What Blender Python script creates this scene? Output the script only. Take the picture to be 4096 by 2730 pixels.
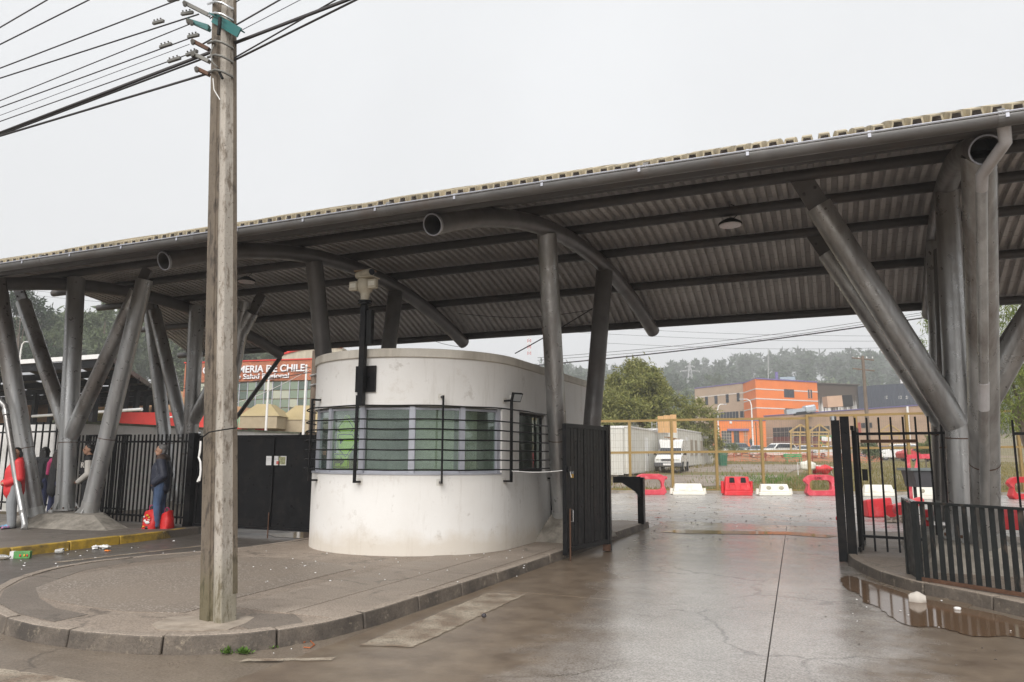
import bpy, bmesh, math, random
from mathutils import Vector, Matrix
import numpy as np
PI = math.pi
for _o in list(bpy.data.objects): bpy.data.objects.remove(_o)
scn = bpy.context.scene; COL = scn.collection

# ------------------------------------------------------------------ camera
# site axes: X along the street and the canopy, Y into the grounds, Z up; metres, road surface at z = 0
FPX, EYE, YAW, PITCH, ROLL = 2950.0, 1.62, math.radians(23.3), math.atan(465/2950.0), math.radians(0.3)
PW, PH = 4096, 2730
fw0 = Vector((-math.sin(YAW), math.cos(YAW), 0)); rt0 = Vector((math.cos(YAW), math.sin(YAW), 0)); UP = Vector((0, 0, 1))
fwv = fw0*math.cos(PITCH)+UP*math.sin(PITCH); upv = -fw0*math.sin(PITCH)+UP*math.cos(PITCH)
rtv = rt0*math.cos(ROLL)+upv*math.sin(ROLL); upv = -rt0*math.sin(ROLL)+upv*math.cos(ROLL)
EYEP = Vector((0, 0, EYE))
cam = bpy.data.cameras.new('camera'); camo = bpy.data.objects.new('camera', cam); COL.objects.link(camo)
cam.sensor_width = 36; cam.lens = 36*FPX/PW; cam.clip_end = 3000; cam.clip_start = 0.05
camo.matrix_world = Matrix(((rtv.x, upv.x, -fwv.x, 0), (rtv.y, upv.y, -fwv.y, 0), (rtv.z, upv.z, -fwv.z, EYE), (0, 0, 0, 1)))
scn.camera = camo

# ------------------------------------------------------------------ sky and light (overcast)
SUN_EL, SUN_AZ = math.radians(40), math.radians(170)     # azimuth from +Y, clockwise
w = bpy.data.worlds.new('World'); scn.world = w; w.use_nodes = True
nt = w.node_tree; nt.nodes.clear()
wo = nt.nodes.new('ShaderNodeOutputWorld'); bg = nt.nodes.new('ShaderNodeBackground')
sk = nt.nodes.new('ShaderNodeTexSky'); sk.sky_type = 'NISHITA'; sk.sun_disc = False
sk.sun_elevation = SUN_EL; sk.sun_rotation = SUN_AZ; sk.air_density = 1.5; sk.dust_density = 8; sk.altitude = 50
hs = nt.nodes.new('ShaderNodeHueSaturation'); hs.inputs['Saturation'].default_value = 0.12
mx = nt.nodes.new('ShaderNodeMix'); mx.data_type = 'RGBA'; mx.inputs[0].default_value = 0.9
mx.inputs[7].default_value = (3.72, 3.78, 3.86, 1)          # even cloud sheet
tc = nt.nodes.new('ShaderNodeTexCoord'); no = nt.nodes.new('ShaderNodeTexNoise'); no.inputs['Scale'].default_value = 2.2; no.inputs['Detail'].default_value = 4
mp = nt.nodes.new('ShaderNodeMapRange'); mp.inputs[1].default_value = .3; mp.inputs[2].default_value = .7; mp.inputs[3].default_value = .94; mp.inputs[4].default_value = 1.03
ml = nt.nodes.new('ShaderNodeVectorMath'); ml.operation = 'SCALE'
nt.links.new(tc.outputs['Generated'], no.inputs['Vector']); nt.links.new(no.outputs['Fac'], mp.inputs[0])
nt.links.new(sk.outputs[0], hs.inputs['Color']); nt.links.new(hs.outputs[0], mx.inputs[6])
nt.links.new(mx.outputs[2], ml.inputs[0]); nt.links.new(mp.outputs[0], ml.inputs['Scale'])
nt.links.new(ml.outputs[0], bg.inputs[0]); bg.inputs[1].default_value = 0.1; nt.links.new(bg.outputs[0], wo.inputs[0])
sun = bpy.data.lights.new('sun', 'SUN'); sun.energy = 1.5; sun.angle = math.radians(50); sun.color = (1, .97, .93)
suno = bpy.data.objects.new('sun', sun); COL.objects.link(suno)
sdir = Vector((math.sin(SUN_AZ)*math.cos(SUN_EL), math.cos(SUN_AZ)*math.cos(SUN_EL), math.sin(SUN_EL)))
suno.rotation_euler = sdir.to_track_quat('Z', 'Y').to_euler()
vs = scn.view_settings; vs.view_transform = 'Standard'; vs.look = 'None'; vs.gamma = 1; vs.exposure = 1.36
vs.use_curve_mapping = False
scn.cycles.max_bounces = 8; scn.cycles.diffuse_bounces = 4; scn.cycles.glossy_bounces = 3; scn.cycles.transmission_bounces = 5; scn.cycles.transparent_max_bounces = 12
scn.cycles.volume_bounces = 0; scn.cycles.caustics_reflective = False; scn.cycles.caustics_refractive = False

# ------------------------------------------------------------------ survey helpers: picture measurement (4096 wide) + one known plane -> site point
def _ray(px, py): return fwv*FPX+rtv*(px-PW/2)+upv*(PH/2-py)
def oz(px, py, z=0): d = _ray(px, py); return EYEP+d*((z-EYE)/d.z)
def oy(px, py, y): d = _ray(px, py); return EYEP+d*(y/d.y)
def ox(px, py, x): d = _ray(px, py); return EYEP+d*(x/d.x)
def od(px, py, dist): d = _ray(px, py); return EYEP+d*(dist/d.dot(fw0))
def dl(d, l, z=0): v = fw0*d+rt0*l; return Vector((v.x, v.y, z))

# ------------------------------------------------------------------ mesh builder
RND = random.Random(11)
class MB:
    def __init__(s): s.v = []; s.f = []
    def add(s, vs, fs):
        b = len(s.v); s.v += [Vector(p) for p in vs]; s.f += [tuple(b+i for i in f) for f in fs]; return s
    def box(s, a, b):
        x0, y0, z0 = a; x1, y1, z1 = b
        if x0 > x1: x0, x1 = x1, x0
        if y0 > y1: y0, y1 = y1, y0
        if z0 > z1: z0, z1 = z1, z0
        return s.add([(x0,y0,z0),(x1,y0,z0),(x1,y1,z0),(x0,y1,z0),(x0,y0,z1),(x1,y0,z1),(x1,y1,z1),(x0,y1,z1)],
                     [(3,2,1,0),(4,5,6,7),(0,1,5,4),(1,2,6,5),(2,3,7,6),(3,0,4,7)])
    def bar(s, p, q, w, h, up=None):
        p = Vector(p); q = Vector(q); d = (q-p).normalized(); u = Vector(up) if up else (Vector((0,0,1)) if abs(d.z) < .9 else Vector((0,1,0)))
        a = d.cross(u).normalized(); u = a.cross(d).normalized(); a *= w/2; u *= h/2
        return s.add([p-a-u,p+a-u,p+a+u,p-a+u,q-a-u,q+a-u,q+a+u,q-a+u], [(0,1,2,3),(7,6,5,4),(4,5,1,0),(5,6,2,1),(6,7,3,2),(7,4,0,3)])
    def tube(s, pts, r, n=12, cap=True, cap0=None):
        pts = [Vector(p) for p in pts]; rs = r if isinstance(r, (list, tuple)) else [r]*len(pts)
        b = len(s.v); prev = None
        for i, p in enumerate(pts):
            d = ((pts[min(i+1, len(pts)-1)]-pts[max(i-1, 0)])).normalized()
            if prev is None: a = d.orthogonal().normalized()
            else: a = (prev-d*prev.dot(d)).normalized()
            prev = a; c = d.cross(a)
            for k in range(n):
                t = 2*PI*k/n; s.v.append(p+a*(rs[i]*math.cos(t))+c*(rs[i]*math.sin(t)))
        for i in range(len(pts)-1):
            for k in range(n):
                k2 = (k+1) % n; s.f.append((b+i*n+k, b+i*n+k2, b+(i+1)*n+k2, b+(i+1)*n+k))
        if cap: s.f.append(tuple(b+(len(pts)-1)*n+k for k in range(n)))
        if cap if cap0 is None else cap0: s.f.append(tuple(b+n-1-k for k in range(n)))
        return s
    def prism(s, poly, z0, z1):
        n = len(poly); zt = z1 if callable(z1) else (lambda p: z1)
        ar = sum(poly[i][0]*poly[(i+1) % n][1]-poly[(i+1) % n][0]*poly[i][1] for i in range(n))
        if ar < 0: poly = poly[::-1]
        vs = [(p[0], p[1], z0) for p in poly]+[(p[0], p[1], zt(p)) for p in poly]
        return s.add(vs, [tuple(range(n-1, -1, -1)), tuple(range(n, 2*n))]+[(i, (i+1) % n, n+(i+1) % n, n+i) for i in range(n)])
    def ext(s, poly, o, u, v, t):
        """outline poly in the plane (o; u, v), thickened along u x v by t"""
        o = Vector(o); u = Vector(u); v = Vector(v); nn = u.cross(v).normalized()*t; n = len(poly)
        ar = sum(poly[i][0]*poly[(i+1) % n][1]-poly[(i+1) % n][0]*poly[i][1] for i in range(n))
        if ar < 0: poly = poly[::-1]
        a = [o+u*p[0]+v*p[1] for p in poly]
        return s.add(a+[p+nn for p in a], [tuple(range(n-1, -1, -1)), tuple(range(n, 2*n))]+[(i, (i+1) % n, n+(i+1) % n, n+i) for i in range(n)])
    def ell(s, c, r, n=12, m=8, rot=None):
        c = Vector(c); r = r if isinstance(r, (list, tuple)) else (r, r, r); vs = []
        for j in range(1, m):
            t = PI*j/m
            for k in range(n):
                a = 2*PI*k/n; vs.append(Vector((r[0]*math.sin(t)*math.cos(a), r[1]*math.sin(t)*math.sin(a), r[2]*math.cos(t))))
        vs += [Vector((0,0,r[2])), Vector((0,0,-r[2]))]
        if rot: vs = [rot @ p for p in vs]
        T = (m-1)*n; fs = []
        for j in range(m-2):
            for k in range(n): k2 = (k+1) % n; fs.append((j*n+k, (j+1)*n+k, (j+1)*n+k2, j*n+k2))
        for k in range(n): k2 = (k+1) % n; fs.append((T, k, k2)); fs.append((T+1, (m-2)*n+k2, (m-2)*n+k))
        return s.add([c+p for p in vs], fs)
    def lathe(s, c, prof, n=20):
        c = Vector(c); b = len(s.v); m = len(prof)
        for r, z in prof:
            for k in range(n): t = 2*PI*k/n; s.v.append(c+Vector((r*math.cos(t), r*math.sin(t), z)))
        for i in range(m-1):
            for k in range(n): k2 = (k+1) % n; s.f.append((b+i*n+k, b+i*n+k2, b+(i+1)*n+k2, b+(i+1)*n+k))
        s.f.append(tuple(b+n-1-k for k in range(n))); s.f.append(tuple(b+(m-1)*n+k for k in range(n)))
        return s
    def limb(s, p, q, r0, r1, n=12):
        """tapered capsule"""
        p = Vector(p); q = Vector(q); d = (q-p); L = d.length; d = d/L if L else Vector((0,0,1))
        pts = []; rs = []
        for t in (-.95, -.7, -.35): pts.append(p+d*r0*t); rs.append(r0*math.sqrt(1-t*t))
        pts.append(p); rs.append(r0); pts.append(q); rs.append(r1)
        for t in (.35, .7, .95): pts.append(q+d*r1*t); rs.append(r1*math.sqrt(1-t*t))
        return s.tube(pts, rs, n)
    def build(s, name, mat, parent=None, smooth=None, bevel=0, jit=0):
        o0 = ORG.get(parent, Vector((0,0,0))) if parent else Vector((0,0,0))
        me = bpy.data.meshes.new(name)
        vs = [p-o0 for p in s.v]
        if jit: vs = [p+Vector((RND.uniform(-jit, jit), RND.uniform(-jit, jit), RND.uniform(-jit, jit))) for p in vs]
        me.from_pydata(vs, [], s.f); me.validate()
        return put(name, me, mat, parent, smooth, bevel)
ORG = {}
def put(name, me, mat, parent=None, smooth=None, bevel=0):
    if mat is not None:
        for m_ in (mat if isinstance(mat, (list, tuple)) else [mat]): me.materials.append(m_)
    if smooth:
        me.shade_smooth(); me.set_sharp_from_angle(angle=math.radians(smooth if smooth > 1 else 40))
    o = bpy.data.objects.new(name, me); COL.objects.link(o)
    if parent: o.parent = parent; ORG[o] = ORG.get(parent, Vector((0,0,0)))
    if bevel:
        b = o.modifiers.new('bevel', 'BEVEL'); b.width = bevel; b.segments = 2; b.limit_method = 'ANGLE'; b.angle_limit = math.radians(40)
    return o
def tag(o, label=None, cat=None, group=None, kind=None):
    if label: o['label'] = label
    if cat: o['category'] = cat
    if group: o['group'] = group
    if kind: o['kind'] = kind
    return o
def thing(name, label, cat, loc, group=None):
    o = bpy.data.objects.new(name, None); COL.objects.link(o); o.location = loc; o.empty_display_size = .1
    ORG[o] = Vector(loc); return tag(o, label, cat, group)
def dup(o, parent=None, loc=None):
    c = o.copy(); COL.objects.link(c); c.parent = parent
    if loc is not None: c.location = loc
    for ch in o.children: dup(ch, c)
    return c
def piece(src, parent, loc, rot=None):
    """another alike piece sharing the mesh; loc in world axes"""
    c = src.copy(); COL.objects.link(c); c.parent = parent; c.location = Vector(loc)-ORG.get(parent, Vector((0,0,0)))
    if rot: c.rotation_euler = rot
    return c
def text_mesh(s, size, depth, bold=0.0, align='LEFT'):
    cu = bpy.data.curves.new('lettering', 'FONT'); cu.body = s; cu.size = size; cu.extrude = depth; cu.offset = bold; cu.align_x = align; cu.resolution_u = 3
    o = bpy.data.objects.new('lettering', cu); COL.objects.link(o); bpy.context.view_layer.update()
    me = bpy.data.meshes.new_from_object(o.evaluated_get(bpy.context.evaluated_depsgraph_get()))
    bpy.data.objects.remove(o); bpy.data.curves.remove(cu); return me
def text_part(name, s, o, u, v, size, depth, mat, parent, bold=0.0, sx=1.0):
    me = text_mesh(s, size, depth, bold); u = Vector(u).normalized(); v = Vector(v).normalized(); n = u.cross(v)
    o0 = ORG.get(parent, Vector((0,0,0)))
    for p in me.vertices: c = p.co.copy(); p.co = Vector(o)+u*(c.x*sx)+v*c.y+n*c.z-o0
    me.materials.clear()
    return put(name, me, mat, parent)

# ------------------------------------------------------------------ materials
def nodes(name):
    m = bpy.data.materials.new(name); m.use_nodes = True; t = m.node_tree
    return m, t, t.nodes['Principled BSDF']
def nn(t, typ, **kw):
    n = t.nodes.new('ShaderNode'+typ)
    for k, v_ in kw.items():
        if k.startswith('i_'):
            key = k[2:]; key = int(key) if key.isdigit() else key.replace('_', ' ')
            if isinstance(v_, bpy.types.NodeSocket): t.links.new(v_, n.inputs[key])
            else: n.inputs[key].default_value = v_
        else: setattr(n, k, v_)
    return n
def coords(t, world=False, rand=True):
    if world: return nn(t, 'NewGeometry').outputs['Position']
    c = nn(t, 'TexCoord').outputs['Object']
    if not rand: return c
    oi = nn(t, 'ObjectInfo'); mu = nn(t, 'Math', operation='MULTIPLY', i_0=oi.outputs['Random'], i_1=37.0)
    return nn(t, 'VectorMath', operation='ADD', i_0=c, i_1=nn(t, 'CombineXYZ', i_X=mu.outputs[0], i_Y=mu.outputs[0], i_Z=mu.outputs[0]).outputs[0]).outputs[0]
def noise(t, vec, scale, detail=4, rough=.6, dist=0):
    return nn(t, 'TexNoise', i_Vector=vec, i_Scale=scale, i_Detail=detail, i_Roughness=rough, i_Distortion=dist).outputs['Fac']
def ramp(t, fac, lo, hi, a=0., b=1.):
    return nn(t, 'MapRange', i_0=fac, i_1=lo, i_2=hi, i_3=a, i_4=b).outputs[0]
def mix(t, fac, a, b):
    m = nn(t, 'Mix', data_type='RGBA')
    for i, x in ((0, fac), (6, a), (7, b)):
        if isinstance(x, bpy.types.NodeSocket): t.links.new(x, m.inputs[i])
        else: m.inputs[i].default_value = (*x[:3], 1) if isinstance(x, (tuple, list)) else x
    return m.outputs[2]
def mul(t, a, b): return nn(t, 'Math', operation='MULTIPLY', i_0=a, i_1=b).outputs[0]
def bumpn(t, b, h, strength, dist=.01):
    n = nn(t, 'Bump', i_Height=h, i_Strength=strength, i_Distance=dist); t.links.new(n.outputs[0], b.inputs['Normal'])
def mat(name, col, rough=.6, metal=0, var=.14, scale=3, bump=0, bscale=80, dirt=None, dirt_amt=.5, dscale=1.5, dlo=.5, stretch=None, world=False, spec=.5, fine=.06):
    m, t, b = nodes(name); c = coords(t, world)
    c2 = c
    if stretch: c2 = nn(t, 'VectorMath', operation='MULTIPLY', i_0=c, i_1=stretch).outputs[0]
    lo = tuple(x*(1-var) for x in col); hi = tuple(min(1, x*(1+var)) for x in col)
    k = mix(t, ramp(t, noise(t, c2, scale, 5), .3, .7), lo, hi)
    if fine: k = mix(t, ramp(t, noise(t, c, scale*18, 3), .35, .65), k, mix(t, fine, k, (0.02, .02, .02)))
    if dirt:
        f = mul(t, ramp(t, noise(t, c2, dscale, 6, .65), dlo, dlo+.18), dirt_amt); k = mix(t, f, k, dirt)
    t.links.new(k, b.inputs['Base Color'])
    t.links.new(ramp(t, noise(t, c, scale*2.3, 3), .3, .7, max(.03, rough-.1), min(1, rough+.1)), b.inputs['Roughness'])
    b.inputs['Metallic'].default_value = metal; b.inputs['Specular IOR Level'].default_value = spec
    if bump: bumpn(t, b, noise(t, c, bscale, 4), bump)
    return m
# ------------------------------------------------------------------ shared materials
GALV = mat('galvanised_steel', (.41,.41,.407), .34, .6, var=.24, scale=3.0, bump=.05, bscale=30, dirt=(.12,.09,.07), dirt_amt=.68, dscale=.8, dlo=.46, stretch=(1.6,1.6,.2), fine=.03)
BEAM = mat('weathered_steel_tube', (.15,.143,.14), .42, .35, var=.2, scale=2, dirt=(.10,.07,.05), dirt_amt=.5, dscale=.9, dlo=.5)
PURL = mat('painted_purlin_steel', (.075,.072,.072), .5, .1, var=.2, scale=1.5, dirt=(.1,.07,.05), dirt_amt=.4)
BLACK = mat('black_gloss_paint', (.008,.008,.009), .36, 0, var=.3, scale=4, dirt=(.05,.04,.035), dirt_amt=.3, dscale=3, spec=.16)
OLDBLK = mat('worn_dark_green_black_paint', (.018,.02,.02), .45, 0, var=.3, scale=5, dirt=(.17,.12,.09), dirt_amt=.8, dscale=6, dlo=.57, bump=.1, bscale=30, stretch=(1,1,.3), spec=.2)
RUST = mat('rusted_steel', (.12,.06,.035), .75, .2, var=.35, scale=8, bump=.2, bscale=60, dirt=(.03,.025,.02), dirt_amt=.6, dscale=5)
WHITE = mat('white_paint', (.74,.73,.71), .6, var=.05, scale=3, dirt=(.45,.42,.38), dirt_amt=.35, dscale=2, dlo=.55)
CONC = mat('cast_concrete', (.33,.29,.24), .8, var=.2, scale=3, bump=.25, bscale=50, dirt=(.10,.085,.07), dirt_amt=.7, dscale=2.2, dlo=.5)
ALU = mat('aluminium_frame', (.42,.43,.48), .4, .2, var=.1, scale=4)
DARK = mat('dark_rubber', (.015,.015,.015), .7, var=.2, spec=.2)
CHROME = mat('bright_steel', (.6,.6,.6), .25, .9, var=.05)
REDP = mat('red_plastic', (.62,.022,.03), .42, var=.12, scale=3, dirt=(.75,.3,.3), dirt_amt=.35, dscale=2.5, dlo=.55)
WHTP = mat('white_plastic', (.78,.76,.68), .45, var=.06, scale=3, dirt=(.5,.45,.33), dirt_amt=.45, dscale=3, dlo=.5)
def glass(name, col, rough=.05, alpha=None, trans=0):
    m, t, b = nodes(name); b.inputs['Base Color'].default_value = (*col, 1); b.inputs['Roughness'].default_value = rough
    b.inputs['IOR'].default_value = 1.5; b.inputs['Transmission Weight'].default_value = trans
    return m
DGLASS = glass('dark_window_glass', (.03,.035,.045), .06)

def conc_wet(name, a, b2, r0, r1, mud=False, sc=.9, crack=.75):
    m, t, b = nodes(name); c = coords(t, True)
    k = mix(t, ramp(t, noise(t, c, sc, 6, .65), .32, .68), a, b2)
    k = mix(t, ramp(t, noise(t, c, sc*.35, 5, .6), .42, .62, 0, .45), k, tuple(x*.55 for x in a))
    st = nn(t, 'VectorMath', operation='MULTIPLY', i_0=c, i_1=(.6,7,1)).outputs[0]
    k = mix(t, ramp(t, noise(t, st, 1.1, 5, .7), .52, .75, 0, .3), k, tuple(x*1.25 for x in b2))
    if crack:
        wc = nn(t, 'VectorMath', operation='ADD', i_0=c, i_1=nn(t, 'VectorMath', operation='SCALE', i_0=nn(t, 'TexNoise', i_Vector=c, i_Scale=1.7, i_Detail=5.0).outputs['Color'], i_Scale=.9).outputs[0]).outputs[0]
        vo = nn(t, 'TexVoronoi', i_Vector=wc, i_Scale=.42); vo.feature = 'DISTANCE_TO_EDGE'
        cf = mul(t, ramp(t, vo.outputs['Distance'], .0, .016, 1, 0), ramp(t, noise(t, c, .5, 3), .44, .52, 0, crack)); k = mix(t, cf, k, (.03,.025,.02))
    k = mix(t, ramp(t, noise(t, c, 55, 5, .75), .4, .62), mix(t, .22, k, tuple(min(1, x*2) for x in b2)), mix(t, .42, k, (.035,.028,.022)))
    k = mix(t, ramp(t, noise(t, c, 4.5, 5, .7), .55, .75, 0, .45), k, (.10,.08,.06))
    rr = ramp(t, noise(t, c, 1.1, 6, .7), .33, .68, r0, r1)
    if mud:      # dried mud tracked along the island kerb
        sx = nn(t, 'SeparateXYZ', i_0=c)
        lim = nn(t, 'Math', operation='MULTIPLY_ADD', i_0=sx.outputs[1], i_1=-.13, i_2=-1.25)
        nz = ramp(t, noise(t, c, 1.2, 6, .7), .2, .8, -.5, .5)
        f = nn(t, 'Math', operation='SUBTRACT', i_0=lim.outputs[0], i_1=nn(t, 'Math', operation='ADD', i_0=sx.outputs[0], i_1=nz).outputs[0]).outputs[0]
        f = ramp(t, f, -.45, .5)
        f2 = nn(t, 'Math', operation='ADD', i_0=sx.outputs[0], i_1=nn(t, 'Math', operation='MULTIPLY', i_0=nz, i_1=1.5).outputs[0]).outputs[0]
        f = nn(t, 'Math', operation='MAXIMUM', i_0=f, i_1=ramp(t, f2, -.15, .75)).outputs[0]
        k = mix(t, f, k, mix(t, ramp(t, noise(t, c, 3, 5), .3, .7), (.115,.083,.058), (.21,.16,.115)))
        rr = nn(t, 'Mix', i_0=f, i_2=rr, i_3=.3).outputs[0]
    t.links.new(k, b.inputs['Base Color']); t.links.new(rr, b.inputs['Roughness'])
    h = nn(t, 'Math', operation='ADD', i_0=mul(t, noise(t, c, 140, 3), .5), i_1=noise(t, c, 9, 5)).outputs[0]
    bumpn(t, b, h, .22, .01); return m
SLAB = conc_wet('wet_driveway_concrete', (.29,.265,.24), (.43,.40,.37), .04, .24, True)
ROADM = conc_wet('damp_street_surface', (.135,.108,.083), (.235,.19,.148), .22, .55)
ASPH = conc_wet('damp_lane_asphalt', (.075,.066,.058), (.13,.112,.097), .28, .6)
YARDM = conc_wet('wet_gravel_yard', (.29,.27,.25), (.43,.405,.38), .15, .5, sc=.5)
PAVE = conc_wet('pavement_concrete', (.20,.157,.122), (.33,.27,.218), .5, .8, sc=.7)
PAVE2 = conc_wet('dark_pavement', (.11,.092,.078), (.17,.145,.12), .4, .75)
KERB = mat('kerb_concrete', (.30,.245,.195), .85, var=.2, scale=1.8, bump=.3, bscale=22, dirt=(.05,.042,.036), dirt_amt=.85, dscale=1.5, dlo=.43, fine=.02)
PAINTW = mat('worn_road_paint', (.42,.36,.28), .7, var=.12, scale=4, dirt=(.19,.14,.10), dirt_amt=.97, dscale=3.5, dlo=.42, world=True)
YKERB = mat('yellow_kerb_paint', (.47,.30,.035), .65, var=.2, scale=4, dirt=(.06,.052,.04), dirt_amt=.92, dscale=1.8, dlo=.43, bump=.2)
AGG = None
def agg_mat():
    m, t, b = nodes('exposed_aggregate'); c = coords(t, True)
    v = nn(t, 'TexVoronoi', i_Vector=c, i_Scale=42.0); v.feature = 'F1'
    k = mix(t, ramp(t, nn(t, 'SeparateColor', i_0=v.outputs['Color']).outputs[0], .1, .9), (.19,.155,.125), (.46,.41,.36))
    k = mix(t, ramp(t, v.outputs['Distance'], .3, .55), k, (.19,.155,.125)); k = mix(t, ramp(t, noise(t, c, 1.3, 5), .35, .62, 0, .8), k, (.24,.195,.155))
    t.links.new(k, b.inputs['Base Color']); b.inputs['Roughness'].default_value = .6
    bumpn(t, b, nn(t, 'Math', operation='SUBTRACT', i_0=1.0, i_1=v.outputs['Distance']).outputs[0], .3, .008); return m
AGG = agg_mat()

# ------------------------------------------------------------------ ground
def terrain(d):
    P = [(-60,-.03),(35.9,-.03),(37,.12),(45,.75),(70,1.25),(100,1.95),(137,4.0),(160,4.6),(230,8),(320,19),(420,34),(520,45),(700,50),(1500,48)]
    for (a, za), (b, zb_) in zip(P, P[1:]):
        if a <= d <= b: return za+(zb_-za)*(d-a)/(b-a)
    return P[0][1] if d < 0 else P[-1][1]
def gz(p): return terrain(Vector((p[0], p[1], 0)).dot(fw0))
def ground_mat():
    m, t, b = nodes('rough_grass_ground'); c = coords(t, True)
    g = mix(t, ramp(t, noise(t, c, .35, 6, .7), .3, .7), (.085,.095,.026), (.22,.175,.075))
    g = mix(t, ramp(t, noise(t, c, 6, 5, .7), .35, .7), g, (.2,.155,.08))
    g = mix(t, ramp(t, noise(t, c, .12, 4), .53, .6), g, (.25,.19,.13))
    t.links.new(g, b.inputs['Base Color']); b.inputs['Roughness'].default_value = .95; bumpn(t, b, noise(t, c, 12, 5), .5, .05); return m
GRASSM = ground_mat()
g = MB(); ds = [-60,-20,0,20,35.9,37,41,45,52,60,70,85,100,118,137,160,195,230,280,320,370,420,470,520,700,1500]; ls = [-1500,-500,-250,-150,-80,-40,-15,0,15,40,80,150,250,500,1500]
hill = lambda d, l: 0 if d < 170 else min(1, (d-170)/250)*(9*math.sin(l*.013+.6)+5*math.sin(l*.031+2)+(l-60)*.075)
for d in ds:
    for l in ls: g.v.append(dl(d, l, terrain(d)+hill(d, l)))
for i in range(len(ds)-1):
    for j in range(len(ls)-1): a = i*len(ls)+j; g.f.append((a, a+1, a+len(ls)+1, a+len(ls)))
tag(g.build('ground', GRASSM, smooth=80), kind='structure')
tag(MB().add([(-60,-25,0),(60,-25,0),(60,13.3,0),(-60,13.3,0)], [(0,1,2,3)]).build('street', ROADM), kind='structure')
yd = [(-9.3,13.3),(60,13.3)]; e0 = dl(34.9, -14); e1 = dl(34.9, 60)
tag(MB().add([(-12.6,13.3,-.001),(60,13.3,-.001),(e1.x,e1.y,-.001),(e0.x,e0.y,-.001)], [(0,1,2,3)]).build('yard', YARDM), kind='structure')
# far kerb under the mesh fence
k = MB(); k.bar(dl(35.0,-14,.05), dl(35.0,60,.05), .18, .16); tag(k.build('yard_kerb', CONC), kind='structure')
# dirt track behind the fence, to the cabins
tr = MB(); T = [(36.3,-2,5.5),(39,2,12),(43,6,15.5),(48,8,18),(56,9,22),(63,14,27)]
for d, a, b in T: tr.v += [dl(d, a, terrain(d)+.03), dl(d, b, terrain(d)+.03)]
for i in range(len(T)-1): tr.f.append((2*i, 2*i+1, 2*i+3, 2*i+2))
TRACK = conc_wet('damp_dirt_track', (.2,.15,.115), (.33,.27,.22), .4, .8, sc=.4)
tag(tr.build('dirt_track', TRACK, smooth=60), kind='structure')
# left lane asphalt
tag(MB().add([(-12.15,-4,.004),(-12.4,12.6,.004),(-8.6,12.6,.004),(-8.3,9.3,.004),(-9,5.2,.004),(-7.4,4.3,.004),(-7.4,-4,.004)], [(6,5,4,3,2,1,0)]).build('lane', ASPH), kind='structure')
# driveway slabs, each its own piece
dr = bpy.data.objects.new('driveway', None); COL.objects.link(dr); tag(dr, kind='structure'); ORG[dr] = Vector((0,0,0))
xj = lambda y: -.30-.042*y
JF = mat('dark_joint_filler', (.05,.043,.036), .8)
tag(MB().add([(-4.02,2.75,.004),(.1,2.75,.004),(.1,19.4,.004),(-4.0,19.4,.004)], [(0,1,2,3)]).build('joint_filler', JF), kind='structure')
rows = [(2.6,8.55),(8.55,13.5),(13.5,16.1),(16.1,19.6)]
for (y0, y1) in rows:
    for side in (0, 1):
        h = .012+RND.uniform(0, .003); gap = .006
        if side == 0: q = [(-4.1+.004*y0, y0+gap), (xj(y0)-gap, y0+gap), (xj(y1)-gap, y1-gap), (-4.1+.004*y1, y1-gap)]
        else: q = [(xj(y0)+gap, y0+gap), (2.6, y0+gap+.1), (2.6 if y0 < 9 else .15, y1-gap+.06), (xj(y1)+gap, y1-gap)]
        if side == 1 and y0 >= 8.5: q[1] = (.25+.6*(y0 < 9), y0+gap+.05)
        MB().prism(q, -.02, h).build('concrete_slab', SLAB, dr, bevel=0)
# road markings
def paint_alpha():
    t = PAINTW.node_tree; b = t.nodes['Principled BSDF']; c = coords(t, True); a = ramp(t, noise(t, c, 7, 9, .85), .28, .52); a2 = ramp(t, noise(t, c, 60, 4, .7), .30, .5, .25, 1)
    t.links.new(mul(t, a, a2), b.inputs['Alpha'])
paint_alpha()
def strip(name, pts, m=PAINTW, z=.006, j=.012):
    q = []
    for i, p in enumerate(pts):
        a = Vector(p); b = Vector(pts[(i+1) % len(pts)]); n = max(2, int((b-a).length/.06))
        for k in range(n): v = a.lerp(b, k/n); q.append((v.x+RND.uniform(-j,j), v.y+RND.uniform(-j,j), z))
    return tag(MB().add(q, [tuple(range(len(q)))]).build(name, m), kind='structure')
strip('painted_stripe', [(-3.83,5.6),(-3.38,5.75),(-3.43,8.4),(-3.87,8.3)], z=.019)
strip('painted_line', [(-11.0,7.9),(-10.85,7.9),(-10.5,10.6),(-10.62,10.6)], z=.009)
strip('crossing_stripe', [(-7.2,3.2),(-4.9,3.6),(-5.05,3.98),(-7.2,3.88)], z=.006)
strip('worn_line', [(-4.4,4.8),(-3.75,5.12),(-3.78,5.2),(-4.4,4.88)], z=.019, j=.01)

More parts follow.
